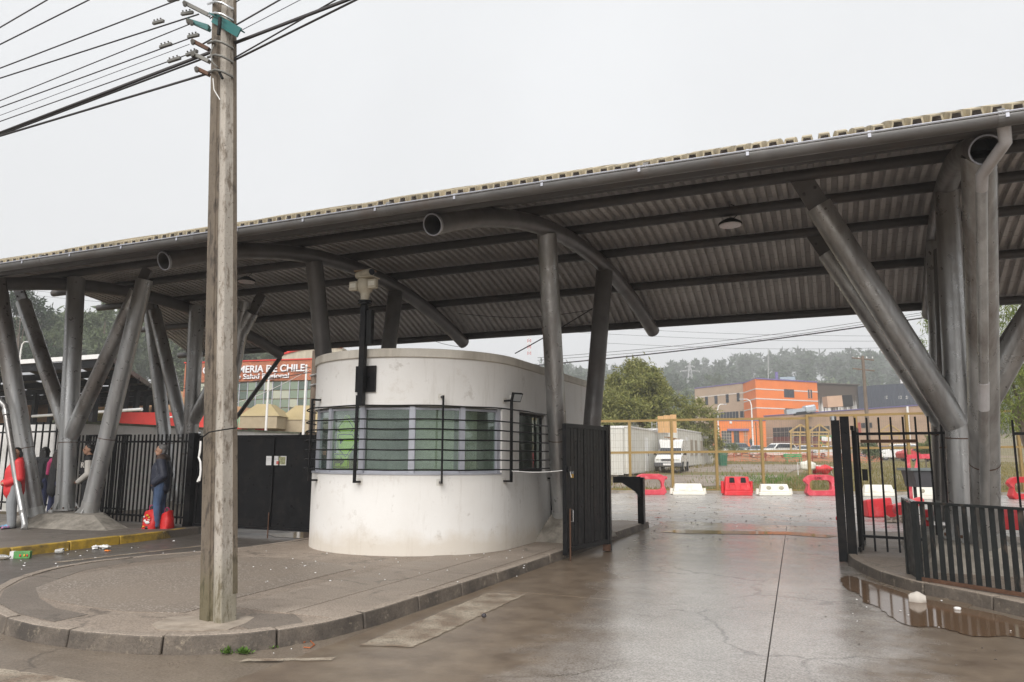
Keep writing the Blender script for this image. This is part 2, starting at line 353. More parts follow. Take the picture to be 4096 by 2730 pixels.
# ------------------------------------------------------------------ pavement island with kerb stones
nose = [(-4.04,17.6),(-4.04,12.1),(-4.06,9.4),(-4.12,7.6),(-4.15,6.4),(-4.25,5.75),(-4.5,5.18),(-4.85,4.85),(-5.28,4.68),(-5.85,4.58),(-6.5,4.56),(-7.1,4.66),(-7.9,4.95),(-8.6,5.45),(-9.2,6.1),(-9.58,6.8),(-9.7,7.5),(-9.55,8.3),(-9.2,9.1),(-8.95,9.8),(-8.9,10.8),(-8.9,12.5)]
def offs(path, w):
    out = []
    for i, p in enumerate(path):
        a = Vector(path[max(i-1, 0)]); b = Vector(path[min(i+1, len(path)-1)]); d = (b-a).normalized(); out.append((p[0]-d.y*w, p[1]+d.x*w))
    return out
isl = offs(nose, -.1)+[(-8.8,14.6),(-4.7,17.8)]
tag(MB().prism([(p[0], p[1]) for p in isl], -.02, .14).build('island_pavement', PAVE), kind='structure')
ag = [(-5.95,8.5),(-5.9,7.2),(-5.85,6.3),(-5.75,5.5),(-6.3,5.3),(-7.05,5.33),(-7.73,5.45),(-8.3,5.8),(-8.75,6.5),(-8.8,7.1),(-8.7,7.7),(-8.35,8.35),(-7.9,8.9),(-7.2,8.9),(-6.5,8.8)]
tag(MB().prism(ag, .05, .146).build('aggregate_panel', AGG), kind='structure')
tag(MB().prism([(-5.62,5.02),(-5.4,4.9),(-5.1,4.98),(-4.86,5.15),(-4.9,5.4),(-5.0,5.62),(-5.3,5.7),(-5.5,5.55),(-5.72,5.3)], .05, .146).build('pole_base_patch', mat('pale_mortar', (.34,.285,.23), .85, var=.25, bump=.3, dirt=(.2,.16,.12), dirt_amt=.8, dlo=.45, dscale=4)), kind='structure')
# concrete bays beside the booth, an asphalt repair and the rim band of the island
BAY = conc_wet('island_bay_concrete', (.21,.17,.135), (.35,.29,.238), .5, .8, sc=1.1); REP = conc_wet('asphalt_repair', (.145,.12,.098), (.225,.188,.155), .45, .75)
bays = bpy.data.objects.new('island_bays', None); COL.objects.link(bays); tag(bays, kind='structure'); ORG[bays] = Vector((0,0,0))
for (y0, y1) in ((5.9,7.3),(7.3,8.8),(8.8,10.3),(10.3,11.8)):
    for (x0, x1) in ((-4.28,-4.86),(-4.87,-5.62)):
        if x0 < -4.5 and y0 > 9.9: continue
        o_ = .004; MB().prism([(x0-o_,y0+o_),(x0-o_,y1-o_),(x1+o_,y1-o_),(x1+o_,y0+o_)], .05, .1445+RND.uniform(0,.002)).build('concrete_bay', BAY, bays)
tag(MB().prism([(-4.42,5.62),(-4.75,5.88),(-5.15,5.75),(-4.95,5.3),(-4.62,5.22)], .05, .1455).build('asphalt_repair', REP), kind='structure')
tag(MB().prism([(-6.5,4.74),(-7.1,4.83),(-7.85,5.1),(-8.5,5.58),(-9.03,6.2),(-9.4,6.85),(-9.5,7.5),(-9.38,8.2),(-9.05,8.95),(-8.85,8.9),(-8.98,8.1),(-9.08,7.45),(-9.0,6.9),(-8.68,6.35),(-8.2,5.82),(-7.68,5.42),(-7.05,5.15),(-6.5,5.08)], .05, .1435).build('island_rim_band', REP), kind='structure')
kb = bpy.data.objects.new('island_kerb', None); COL.objects.link(kb); tag(kb, kind='structure'); ORG[kb] = Vector((0,0,0))
def resample(path, step):
    P = [Vector(p) for p in path]; out = [P[0]]; acc = 0
    for a, b in zip(P, P[1:]):
        L = (b-a).length; t = step-acc
        while t <= L: out.append(a+(b-a)*(t/L)); t += step
        acc = (acc+L) % step
    return out
def kerb_run(path, parent, m, step=.95, w=.14, top=.15, inner=1, name='kerb_stone'):
    fine = resample(path, step/4); n = len(fine)//4
    for i in range(n):
        seg = [tuple(p) for p in fine[i*4:i*4+5]]
        if len(seg) < 2: continue
        full = [tuple(p) for p in fine[max(0, i*4-1):i*4+6]]
        off = dict(zip(full, offs(full, -w*inner)))
        s2 = [Vector(p) for p in seg]; s2[0] = s2[0].lerp(s2[1], .035); s2[-1] = s2[-1].lerp(s2[-2], .035)
        o2 = [Vector(off[p]) for p in seg]; o2[0] = o2[0].lerp(o2[1], .035); o2[-1] = o2[-1].lerp(o2[-2], .035)
        dz = RND.uniform(-.008, .008)
        b = MB(); nseg = len(s2)
        for p, q in zip(s2, o2):
            lean = (Vector(q)-Vector(p)).normalized()*.02
            b.v += [Vector((p.x, p.y, -.03)), Vector((p.x+lean.x, p.y+lean.y, top+dz)), Vector((q.x, q.y, top+dz+.002)), Vector((q.x, q.y, -.03))]
        for j in range(nseg-1):
            for e in range(4):
                a0 = j*4+e; a1 = j*4+(e+1) % 4; b.f.append((a0, a1, a1+4, a0+4))
        b.f.append((3,2,1,0)); L = (nseg-1)*4; b.f.append((L, L+1, L+2, L+3))
        bm = bmesh.new(); me = bpy.data.meshes.new(name); me.from_pydata([v-ORG[parent] for v in b.v], [], b.f); bm.from_mesh(me); bmesh.ops.recalc_face_normals(bm, faces=bm.faces[:]); bm.to_mesh(me); bm.free()
        ko = put(name, me, m, parent, smooth=50, bevel=.014)
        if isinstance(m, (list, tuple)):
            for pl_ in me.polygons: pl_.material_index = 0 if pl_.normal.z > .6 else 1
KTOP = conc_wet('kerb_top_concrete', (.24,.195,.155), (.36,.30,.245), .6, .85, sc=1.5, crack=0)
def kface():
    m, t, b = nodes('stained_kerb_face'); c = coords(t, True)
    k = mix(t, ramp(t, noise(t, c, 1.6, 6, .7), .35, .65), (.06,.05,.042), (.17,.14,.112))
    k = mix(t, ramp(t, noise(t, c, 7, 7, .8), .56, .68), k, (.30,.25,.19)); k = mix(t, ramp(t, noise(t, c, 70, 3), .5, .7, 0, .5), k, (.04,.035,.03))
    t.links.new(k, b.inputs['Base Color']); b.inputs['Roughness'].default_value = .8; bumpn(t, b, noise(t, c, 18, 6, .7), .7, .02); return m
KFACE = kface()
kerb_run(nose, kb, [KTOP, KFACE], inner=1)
# left pavement with the yellow kerb
LP = [(-12.2,-4),(-12.2,11.9),(-12.5,12.4),(-40,12.4),(-40,-4)]
tag(MB().prism(LP, -.02, .142).build('left_pavement', PAVE2), kind='structure')
ky = bpy.data.objects.new('yellow_kerb', None); COL.objects.link(ky); tag(ky, kind='structure'); ORG[ky] = Vector((0,0,0))
kerb_run([(-12.1,2),(-12.1,6),(-12.1,9),(-12.15,11),(-12.35,11.9)], ky, YKERB, step=1.0, inner=-1, w=.13)
tag(MB().prism([(-18.2,12.4),(-12.6,12.4),(-12.6,26),(-18.2,26)], -.02, .12).build('compound_floor', PAVE), kind='structure')
# right island
nr = [(.12,17.5),(.1,13.3),(.16,12.6),(.28,12.0),(.5,11.2),(.85,10.5),(1.3,10.05),(1.75,9.45),(2.3,8.9),(3.2,8.3),(5,7.8)]
tag(MB().prism(offs(nr, .1)+[(14,7.9),(14,17.4)], -.02, .14).build('right_pavement', PAVE), kind='structure')
kr = bpy.data.objects.new('right_kerb', None); COL.objects.link(kr); tag(kr, kind='structure'); ORG[kr] = Vector((0,0,0))
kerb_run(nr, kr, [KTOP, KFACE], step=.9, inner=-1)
# puddle
def water():
    m, t, b = nodes('muddy_puddle'); b.inputs['Base Color'].default_value = (.13,.078,.044,1); b.inputs['Roughness'].default_value = .09; b.inputs['IOR'].default_value = 1.33; b.inputs['Specular IOR Level'].default_value = .7
    bumpn(t, b, noise(t, coords(t, True), 3, 2), .015); return m
WAT = water()
def smooth_poly(P, sub=6, j=.02):
    out = []; n = len(P)
    for i in range(n):
        p0, p1, p2, p3 = [Vector(P[(i+k) % n]) for k in (-1,0,1,2)]
        for s in range(sub):
            t = s/sub; q = .5*((2*p1)+(p2-p0)*t+(2*p0-5*p1+4*p2-p3)*t*t+(3*p1-p0-3*p2+p3)*t**3); out.append((q.x+RND.uniform(-j,j), q.y+RND.uniform(-j,j)))
    return out
tag(MB().add([(x, y, .021) for x, y in smooth_poly([(.0,11.3),(.13,11.6),(.3,11.25),(.55,10.75),(.8,10.2),(1.2,9.75),(1.6,9.3),(1.9,8.7),(1.75,8.2),(1.4,8.35),(1.1,8.2),(.85,8.5),(.6,8.45),(.45,8.9),(.35,9.4),(.22,9.6),(.2,10.1),(.05,10.5),(.02,10.9)])], [tuple(range(19*6-1, -1, -1))]).build('puddle', WAT), kind='structure')
tag(MB().add([(x, y, .02) for x, y in [(-3.6,16.6),(-2.9,16.5),(-1.9,16.9),(-1,17.2),(-.2,16.9),(0,17.4),(-.9,17.9),(-2.2,17.5),(-3.3,17.3)]], [tuple(range(9))]).build('shallow_puddle', WAT), kind='structure')
tag(MB().add([(x, y, .012) for x, y in [(-9.6,12.2),(-10.4,12.15),(-10.9,12.5),(-10.6,13.3),(-9.5,13.5),(-8.9,12.9)]], [tuple(range(6))][0:1]).build('gate_puddle', WAT), kind='structure')

# ------------------------------------------------------------------ canopy
zb = lambda y: 5.66-.0535*(y-12.6)**2
zp = lambda y: zb(y)+.24
CAN = thing('entrance_canopy', 'long arched grey steel canopy with corrugated roof on leaning tube columns', 'canopy', (-4,12.5,0))
SHEET = None
def sheet_mat():
    m, t, b = nodes('fibre_cement_sheet'); c = coords(t, False)
    k = mix(t, ramp(t, noise(t, c, 1.2, 5), .3, .7), (.44,.42,.415), (.60,.58,.57))
    sx = nn(t, 'SeparateXYZ', i_0=nn(t, 'TexCoord').outputs['Object'])
    ln = nn(t, 'Math', operation='FRACT', i_0=mul(t, sx.outputs[1], 1/.48)).outputs[0]
    k = mix(t, ramp(t, ln, .965, .985, 0, .55), k, (.1,.08,.07))
    t.links.new(k, b.inputs['Base Color']); b.inputs['Roughness'].default_value = .85; return m
SHEET = sheet_mat()
RIM = mat('mossy_sheet_edge', (.42,.36,.25), .85, var=.3, scale=4, dirt=(.2,.165,.12), dirt_amt=.6, dscale=3)
prof = []
for i in range(6):
    x = i*.17; prof += [(x, 0), (x+.06, 0), (x+.075, .082), (x+.145, .082), (x+.16, 0)]
prof.append((1.02, 0)); prof.append((1.08, 0))
ys = [7.95+ (17.45-7.95)*i/22 for i in range(23)]
sm = MB()
for y in ys:
    for x, h in prof: sm.v.append(Vector((x, y-12.5, zp(y)+.115+h+.02*max(0,(8.6-y)))))
n = len(prof)
for i in range(22):
    for j in range(n-1): a = i*n+j; sm.f.append((a, a+1, a+n+1, a+n))
me = bpy.data.meshes.new('roof_sheet'); me.from_pydata(sm.v, [], sm.f); me.materials.append(RIM); me.materials.append(SHEET)
for i in range(26):
    o = bpy.data.objects.new('roof_sheet', me); COL.objects.link(o); o.parent = CAN; o.location = (-18.7+i*1.02+4, RND.uniform(-.02, .02), RND.uniform(0, .01)+.007*(i % 2))
    s_ = o.modifiers.new('thickness', 'SOLIDIFY'); s_.thickness = .022; s_.offset = 1; s_.material_offset_rim = 0; s_.material_offset = 1
XL, XR = -18.95, 7.6
PYS = [8.5,9.95,11.4,12.9,14.25,15.75,17.2]
for y in PYS:
    MB().tube([(XL, y, zp(y)), (XR, y, zp(y))], .088, 16).build('purlin', PURL, CAN, smooth=40)
GUT = mat('zinc_gutter', (.17,.166,.163), .4, .4, var=.2, scale=2, dirt=(.13,.085,.06), dirt_amt=.5, dscale=1.6, dlo=.53)
gx = XL+.2
while gx < XR:
    x1 = min(gx+3.4, XR); b = MB(); R0 = .085; cy, cz = 7.90, 4.835
    P = [(cy+R0*math.cos(a), cz+R0*math.sin(a)) for a in [PI+PI*i/10 for i in range(11)]]
    P = [(P[0][0]-.012, P[0][1]+.008), (P[0][0]-.012, P[0][1]+.022), (P[0][0]+.004, P[0][1]+.022)]+P
    Pi = [(cy+(R0-.006)*math.cos(a), cz+(R0-.006)*math.sin(a)) for a in [2*PI-PI*i/10 for i in range(11)]]
    q = P+Pi
    for xx in (gx+.004, x1-.004): b.v += [Vector((xx, p[0], p[1])) for p in q]
    m_ = len(q)
    for i in range(m_): j = (i+1) % m_; b.f.append((i, i+m_, j+m_, j))
    b.f.append(tuple(range(m_))); b.f.append(tuple(range(2*m_-1, m_-1, -1)))
    gg = b.build('gutter', GUT, CAN, smooth=35); MB().tube([(gx+.004, cy-R0-.008, cz+.02), (x1-.004, cy-R0-.008, cz+.02)], .009, 8).build('gutter_lip', ALU, gg, smooth=40)
    if x1 < XR: MB().tube([(x1-.03, cy, cz), (x1+.03, cy, cz)], .089, 20, cap=True).build('gutter_joint', GUT, gg)
    gx = x1
xx = -18.2
while xx < XR:
    MB().bar((xx, 7.82, 4.87), (xx+.05, 8.06, 4.97), .03, .006).bar((xx, 7.808, 4.80), (xx, 7.808, 4.87), .03, .005, up=(0,1,0)).build('gutter_bracket', ALU, CAN); xx += 1.17
def arcpts(xf, sl, y0=8.5, y1=17.1, n=20): return [Vector((xf+sl*((y0+(y1-y0)*i/n)-8.5), y0+(y1-y0)*i/n, zb(y0+(y1-y0)*i/n))) for i in range(n+1)]
bx = lambda f, y: Vector((f[0]+f[1]*(y-8.5), y, zb(y)))
BL, BM_, BR, BLL = (-9.86,.13), (-4.85,.13), (1.62,.045), (-17.15,.275)
for f in (BLL, BL, BM_, BR):
    P = arcpts(*f); b = MB(); b.tube(P, .152, 22, cap=True, cap0=False)
    # open hollow front end
    N0 = len(b.v); d = (P[1]-P[0]).normalized(); inn = [P[0], P[0]+d*.9]
    b2 = MB().tube(inn, .14, 22, cap=True, cap0=False); b.add(b2.v, [tuple(reversed(fc)) for fc in b2.f])
    for kx in range(22): k2 = (kx+1) % 22; b.f.append((kx, N0+kx, N0+k2, k2)) if False else None
    bo = b.build('arched_beam', BEAM, CAN, smooth=40)
    MB().tube([P[0]-d*.004, P[0]+d*.03], .156, 22, cap=False).build('beam_collar', GALV, bo, smooth=40)
    s1_ = d.orthogonal().normalized(); s2_ = d.cross(s1_); MB().tube([P[0]-d*.005+s1_*(.147*math.cos(2*PI*k_/28))+s2_*(.147*math.sin(2*PI*k_/28)) for k_ in range(29)], .011, 6, cap=False).build('end_rim', ALU, bo, smooth=60)
    for y in PYS:
        c = bx(f, y); MB().box((c.x-.06, y-.04, c.z+.13), (c.x+.06, y+.04, zp(y)-.07)).build('purlin_cleat', PURL, bo)
SLEEVE = mat('bare_zinc_sleeve', (.42,.42,.41), .38, .5, var=.15, dirt=(.2,.15,.12), dirt_amt=.5)
def post(p, q, r=.172, m=GALV, name='column', collar=True, plate=True):
    p = Vector(p); q = Vector(q); o = MB().tube([p, p.lerp(q, .33), p.lerp(q, .66), q], r, 22).build(name, m, CAN, smooth=40)
    d = (q-p).normalized()
    if collar:
        t = RND.uniform(.24, .34); MB().tube([p+(q-p)*t-d*.008, p+(q-p)*t+d*.008], r+.003, 22, cap=False).build('weld_ring', RUST, o, smooth=40)
    if plate:
        MB().tube([p, p+d*.32], r+.012, 22).build('base_sleeve', SLEEVE, o, smooth=40); fl = MB().tube([p-d*.02, p+d*.02], r+.11, 20).build('base_plate', SLEEVE, o)
        e1_ = d.orthogonal().normalized(); e2_ = d.cross(e1_)
        for k_ in range(6):
            v_ = e1_*math.cos(k_*PI/3)+e2_*math.sin(k_*PI/3); MB().ext([(0,0),(.09,0),(0,.16)], p+d*.02+v_*(r+.008)-v_.cross(d)*.006, v_, d, .012).build('gusset', SLEEVE, o); MB().tube([p+d*.02+(v_+v_.cross(d)*.5)*(r+.05), p+d*.06+(v_+v_.cross(d)*.5)*(r+.05)], .016, 6).build('anchor_bolt', RUST, fl)
    return o
def strut(p, q, r=.165, aim=None):
    """diagonal brace with a bolted fork plate at its top"""
    p = Vector(p); q = Vector(q); d = (q-p).normalized(); e = q-d*.55
    o = MB().tube([p, p.lerp(e, .5), e], r, 22).build('brace', GALV, CAN, smooth=40)
    MB().bar(e-d*.12, q, .30, .05, up=(0,1,0)).build('fork_plate', BEAM, o)
    n = Vector((0,-1,0))
    for s in (-1, 1):
        c = q-d*.3+d.cross(n)*.09*s+n*.025; MB().tube([c, c+n*.03], .022, 8).build('bolt', PURL, o)
    return o
# single-footing pairs (booth side and driveway side)
post((-4.62,13.1,.35), bx(BM_, 11.8)-Vector((0,0,.1)))
post((-4.42,13.75,.35), bx(BM_, 14.3)-Vector((0,0,.1)), m=BEAM)
post((-9.5,13.1,.15), bx(BL, 11.75)-Vector((0,0,.1)), m=BEAM)
post((-9.3,13.75,.15), bx(BL, 14.3)-Vector((0,0,.1)), m=BEAM)
# left tower: front and rear groups
post(oy(258,2040,11.45), oy(305,1115,11.45), .19)
strut(oy(283,1745,11.45), oy(592,1075,11.4)); strut(oy(281,1760,11.45), oy(70,1140,11.4))
post(oy(145,2090,10.75), oy(-15,1120,9.9), .185); post(oy(352,2065,11.3), oy(578,1120,11.4), .172)
post(oy(750,2010,14.5), oy(788,1225,14.3), .19)
strut(oy(742,1740,14.45), oy(1050,1175,14.2)); strut(oy(738,1750,14.45), oy(600,1170,14.2))
post(oy(690,2015,14.5), oy(590,1150,14.2), .17); post(oy(835,2015,14.5), oy(985,1210,14.2), .17)
# right tower
post(oy(3945,2190,11.95), bx(BR, 8.95)-Vector((0,0,.06)), .172)
A0 = oy(3852,2150,12.5); A1 = bx(BR, 12.2)-Vector((0,0,.1)); post(A0, A1, .165)
C0 = oy(3778,2080,14.6); C1 = bx(BR, 14.4)-Vector((0,0,.1)); post(C0, C1, .165)
post(oy(3805,2090,13.6), oy(3768,1000,13.9), .13, m=BEAM, plate=False)
strut(oy(3830,1700,12.4), oy(3195,700,11.4), .185); strut(oy(3775,1690,14.5), oy(3245,915,14.25), .185)
strut(oy(3900,1690,12.4), oy(4290,960,11.4), .175)
strut(oy(3830,1690,14.5), oy(4200,1130,14.25), .17)
# downpipes
def pipe(name, pts, r, m=GALV, joints=()):
    o = MB().tube(pts, r, 14).build(name, m, CAN, smooth=50)
    for p, q in joints: MB().tube([p, q], r+.006, 14).build('pipe_joint', WHITE, o, smooth=40)
    return o
q0 = oy(4012,470,7.95); q1 = oy(4022,570,8.1); q2 = oy(3928,700,8.45); q3 = oy(3926,760,8.6); q4 = oy(3934,1530,10.05); q5 = oy(3940,2150,11.45)
pz = mat('white_zinc_pipe', (.55,.54,.55), .45, .3, var=.1, scale=4, dirt=(.3,.25,.22), dirt_amt=.4)
o = MB().tube([q0, q0.lerp(q1, .8), q1, q1.lerp(q2, .12), q1.lerp(q2, .88), q2, q2.lerp(q3, .8), q3], .058, 16).build('downpipe_elbow', pz, CAN, smooth=40)
o = pipe('downpipe', [q3, q4, q5], .055); MB().tube([q4, q4.lerp(q5, .16)], .06, 14).build('white_sleeve', pz, o, smooth=40)
pl = [oy(-60,1540,9.8), oy(20,1625,9.9), oy(62,1900,10.0), oy(100,2098,10.1), oy(96,2120,10.02)]
o = pipe('downpipe', pl, .06)
MB().tube([oy(22,1640,9.9), oy(26,1660,9.9)], .066, 14).build('pipe_joint', GALV, o); MB().tube([oy(88,2040,10.07), oy(91,2055,10.08)], .066, 14).build('pipe_joint', GALV, o)
pipe('downpipe', [oy(1122,1430,17.1), oy(953,1662,17.0), oy(900,1720,16.9)], .062, m=PURL)
# hanging lamps
LAMPW = mat('lamp_lens', (.75,.70,.70), .35, var=.05)
def lamp(p, label):
    t = thing('high_bay_lamp', label, 'lamp', p, 'disc lamps hung under the canopy')
    MB().lathe(p, [(.02,.11),(.07,.10),(.19,.03),(.205,0),(.2,-.012)][::-1], 24).build('housing', DARK, t, smooth=40)
    MB().lathe(p, [(.185,-.028),(.19,-.014)], 24).build('lens', LAMPW, t, smooth=40)
    MB().tube([p+Vector((0,0,.1)), p+Vector((0,0,.42))], .012, 8).build('hanger', CHROME, t)
    MB().tube([p+Vector((.05,0,.1)), p+Vector((.14,0,.16)), p+Vector((.13,0,.3)), p+Vector((.02,0,.36))], .007, 6).build('cable', DARK, t)
lamp(oy(2921,898,12.9)-Vector((0,0,0)), 'round white disc lamp hanging under the canopy above the open driveway')
lamp(oy(986,1125,12.9), 'round disc lamp hanging under the canopy just right of the concrete pole')
# concrete footings
def footing(name, label, base, top, z0, z1, m=CONC):
    b = MB(); n = len(base)
    b.add([(p[0], p[1], z0) for p in base]+[(p[0], p[1], z1) for p in top], [tuple(range(n-1, -1, -1)), tuple(range(n, 2*n))]+[(i, (i+1) % n, n+(i+1) % n, n+i) for i in range(n)])
    return tag(b.build(name, m, bevel=.03, jit=.01), label, 'footing', 'concrete footings of the canopy')
FOOT = mat('rough_footing_concrete', (.26,.235,.2), .85, var=.25, scale=4, bump=.6, bscale=25, dirt=(.08,.07,.055), dirt_amt=.7, dscale=3, dlo=.47)
footing('concrete_footing', 'rough concrete footing of the left columns beside the yellow kerb', [(-16.5,10.35),(-15.9,10.15),(-15.2,10.3),(-14.0,10.35),(-13.2,10.6),(-13.3,11.2),(-14.2,11.75),(-16.3,11.6)], [(-15.9,10.75),(-15.5,10.65),(-14.9,10.85),(-14.4,10.85),(-14.1,10.95),(-14.15,11.2),(-14.6,11.55),(-15.7,11.45)], .1, .40, FOOT)
footing('concrete_footing', 'sloped concrete footing behind the open black gate by the booth', [(-4.98,12.55),(-4.1,12.5),(-3.98,14.6),(-4.95,14.6)], [(-4.78,12.95),(-4.35,12.92),(-4.28,14.05),(-4.7,14.05)], .1, .62, FOOT)
footing('concrete_footing', 'concrete footing of the rear left columns behind the bar fence', [(-16.5,14.1),(-14,14.1),(-14,15.1),(-16.5,15.1)], [(-16.1,14.25),(-14.4,14.25),(-14.4,14.9),(-16.1,14.9)], .1, .45, FOOT)
footing('concrete_footing', 'concrete footing of the right columns behind the low railing', [(1.0,11.5),(2.5,11.5),(2.7,15.2),(1.0,15.2)], [(1.25,11.8),(2.3,11.8),(2.4,14.9),(1.2,14.9)], .1, .5, FOOT)
# ------------------------------------------------------------------ guard booth
BC = Vector((-6.76, 11.55)); BRAD = 1.83; YB = 15.9
def plan(r, y1=YB, n=48):
    """outline of the booth: straight right flank, round front, straight left flank"""
    pts = [(BC.x+r, y1), (BC.x+r, 13.4)]
    pts += [(BC.x+r*math.cos(a), BC.y+r*math.sin(a)) for a in [-PI*i/n for i in range(n+1)]]
    return pts+[(BC.x-r, 13.4), (BC.x-r, y1)]
def ringwall(b, r0, r1, z0, z1, y1=YB, y1i=None, n=48, a0=None, a1=None):
    if a0 is None: O = plan(r0, y1, n); I = plan(r1, y1i or y1, n)
    else:
        A = [a0+(a1-a0)*i/n for i in range(n+1)]; O = [(BC.x+r0*math.cos(a), BC.y+r0*math.sin(a)) for a in A]; I = [(BC.x+r1*math.cos(a), BC.y+r1*math.sin(a)) for a in A]
    m = len(O); k = len(b.v)
    for p, q in zip(O, I): b.v += [Vector((*p, z0)), Vector((*p, z1)), Vector((*q, z1)), Vector((*q, z0))]
    for i in range(m-1):
        for e in range(4): a = k+i*4+e; c = k+i*4+(e+1) % 4; b.f.append((a, c, c+4, a+4))
    b.f.append((k+3, k+2, k+1, k)); L = k+(m-1)*4; b.f.append((L, L+1, L+2, L+3))
def booth_mat():
    m, t, b = nodes('stained_white_render'); c = coords(t, True)
    k = mix(t, ramp(t, noise(t, c, .8, 5), .3, .7), (.70,.675,.64), (.78,.765,.74))
    st = nn(t, 'VectorMath', operation='MULTIPLY', i_0=c, i_1=(5,5,.55)).outputs[0]
    k = mix(t, mul(t, ramp(t, noise(t, st, 1.6, 6, .7), .54, .8), .45), k, (.42,.38,.32))
    k = mix(t, mul(t, ramp(t, noise(t, c, 2.2, 7, .75), .58, .66), .35), k, (.55,.5,.44))
    k = mix(t, mul(t, ramp(t, noise(t, c, 3.2, 6, .75), .6, .7), .5), k, (.40,.36,.31))
    sz = nn(t, 'SeparateXYZ', i_0=c).outputs[2]
    spl = nn(t, 'Math', operation='MULTIPLY_ADD', i_0=noise(t, c, 2.5, 5), i_1=.55, i_2=.12).outputs[0]
    k = mix(t, mul(t, ramp(t, nn(t, 'Math', operation='SUBTRACT', i_0=spl, i_1=sz).outputs[0], -.12, .12), .45), k, (.52,.43,.31))
    t.links.new(k, b.inputs['Base Color']); b.inputs['Roughness'].default_value = .75; bumpn(t, b, noise(t, c, 25, 5), .12, .01); return m
BWHITE = booth_mat()
COPE = mat('weathered_cream_coping', (.62,.58,.51), .8, var=.1, scale=3, dirt=(.3,.26,.2), dirt_amt=.5, dscale=2, dlo=.5, stretch=(1,1,.3))
BT = thing('guard_booth', 'white round-fronted guard booth with a barred ribbon window', 'booth', (-6.76,11.55,.14))
def rec(me):
    bm = bmesh.new(); bm.from_mesh(me); bmesh.ops.recalc_face_normals(bm, faces=bm.faces[:]); bm.to_mesh(me); bm.free()
b = MB(); ringwall(b, BRAD, BRAD-.16, .1, 1.36); o = b.build('lower_wall', BWHITE, BT); rec(o.data); o.data.shade_smooth(); o.data.set_sharp_from_angle(angle=.6)
b = MB(); ringwall(b, BRAD, BRAD-.16, 2.4, 3.16); o = b.build('upper_wall', BWHITE, BT); rec(o.data); o.data.shade_smooth(); o.data.set_sharp_from_angle(angle=.6)
b = MB(); ringwall(b, BRAD+.035, BRAD-.2, 3.16, 3.30); cop = b.build('coping', COPE, BT, bevel=.012); rec(cop.data); cop.data.shade_smooth(); cop.data.set_sharp_from_angle(angle=.6)
MB().prism(plan(BRAD-.19, YB-.02), 3.1, 3.2).build('roof_slab', CONC, BT)
MB().prism(plan(BRAD-.17, YB-.02), 2.395, 2.45).build('ceiling', mat('booth_ceiling', (.5,.48,.42), .8), BT)
MB().prism(plan(BRAD-.17, YB-.02), .11, .16).build('booth_floor', CONC, BT)
MB().box((BC.x-BRAD+.2, YB-.15, .14), (BC.x+BRAD-.2, YB, 3.1)).build('back_wall', BWHITE, BT)
# flat panes between angles; wall pier where the ribbon window stops
GLS = bpy.data.materials.new('booth_window_glass'); GLS.use_nodes = True; _t = GLS.node_tree
_t.nodes.remove(_t.nodes['Principled BSDF']); _c = coords(_t, True)
_tr = nn(_t, 'BsdfTransparent', i_Color=(.84,.92,.88,1)); _gl = nn(_t, 'BsdfGlossy', i_Color=(.95,1,.98,1), i_Roughness=.03); _df = nn(_t, 'BsdfDiffuse', i_Color=(.30,.36,.31,1))
_m1 = nn(_t, 'MixShader', i_0=ramp(_t, noise(_t, _c, 2.2, 6, .7), .35, .7, .05, .26)); _t.links.new(_tr.outputs[0], _m1.inputs[1]); _t.links.new(_df.outputs[0], _m1.inputs[2])
_fr = nn(_t, 'LayerWeight', i_Blend=.35); _m2 = nn(_t, 'MixShader', i_0=ramp(_t, _fr.outputs['Facing'], .1, .95, .06, .55)); _t.links.new(_m1.outputs[0], _m2.inputs[1]); _t.links.new(_gl.outputs[0], _m2.inputs[2]); _t.links.new(_m2.outputs[0], _t.nodes['Material Output'].inputs[0])
if 0: _b = None
ANG = [-172, -152, -132.5, -113.75, -89.75, -63.5, -37.75, -14]          # mullion angles, degrees about the booth centre
pa = lambda deg, r: Vector((BC.x+r*math.cos(math.radians(deg)), BC.y+r*math.sin(math.radians(deg)), 0))
PRW = BRAD-.07
for i, (a0, a1) in enumerate(zip(ANG, ANG[1:])):
    p, q = pa(a0, PRW), pa(a1, PRW); d = (q-p).normalized(); p2 = p+d*.035; q2 = q-d*.035; up = Vector((0,0,1))
    wd = thing if False else None
    fr = MB()
    for z in (1.385, 2.365): fr.bar(p2+up*z, q2+up*z, .05, .035)
    for e in (p2, q2): fr.bar(e+up*1.37, e+up*2.38, .022, .05, up=d.cross(up))
    fo = fr.build('window', ALU, BT)
    MB().bar((p2+q2)/2+up*1.40-(q2-p2)/2, (p2+q2)/2+up*1.40+(q2-p2)/2, .006, .001) if False else None
    MB().bar((p2+q2)/2+up*1.395, (p2+q2)/2+up*2.355, (q2-p2).length-.03, .006, up=d.cross(up)).build('pane', GLS, fo)
for a in ANG:
    p = pa(a, PRW+.005); n = (p-Vector((BC.x, BC.y, 0))).normalized()
    MB().bar(p+Vector((0,0,1.36)), p+Vector((0,0,2.4)), .085, .07, up=n).build('mullion', ALU, BT)
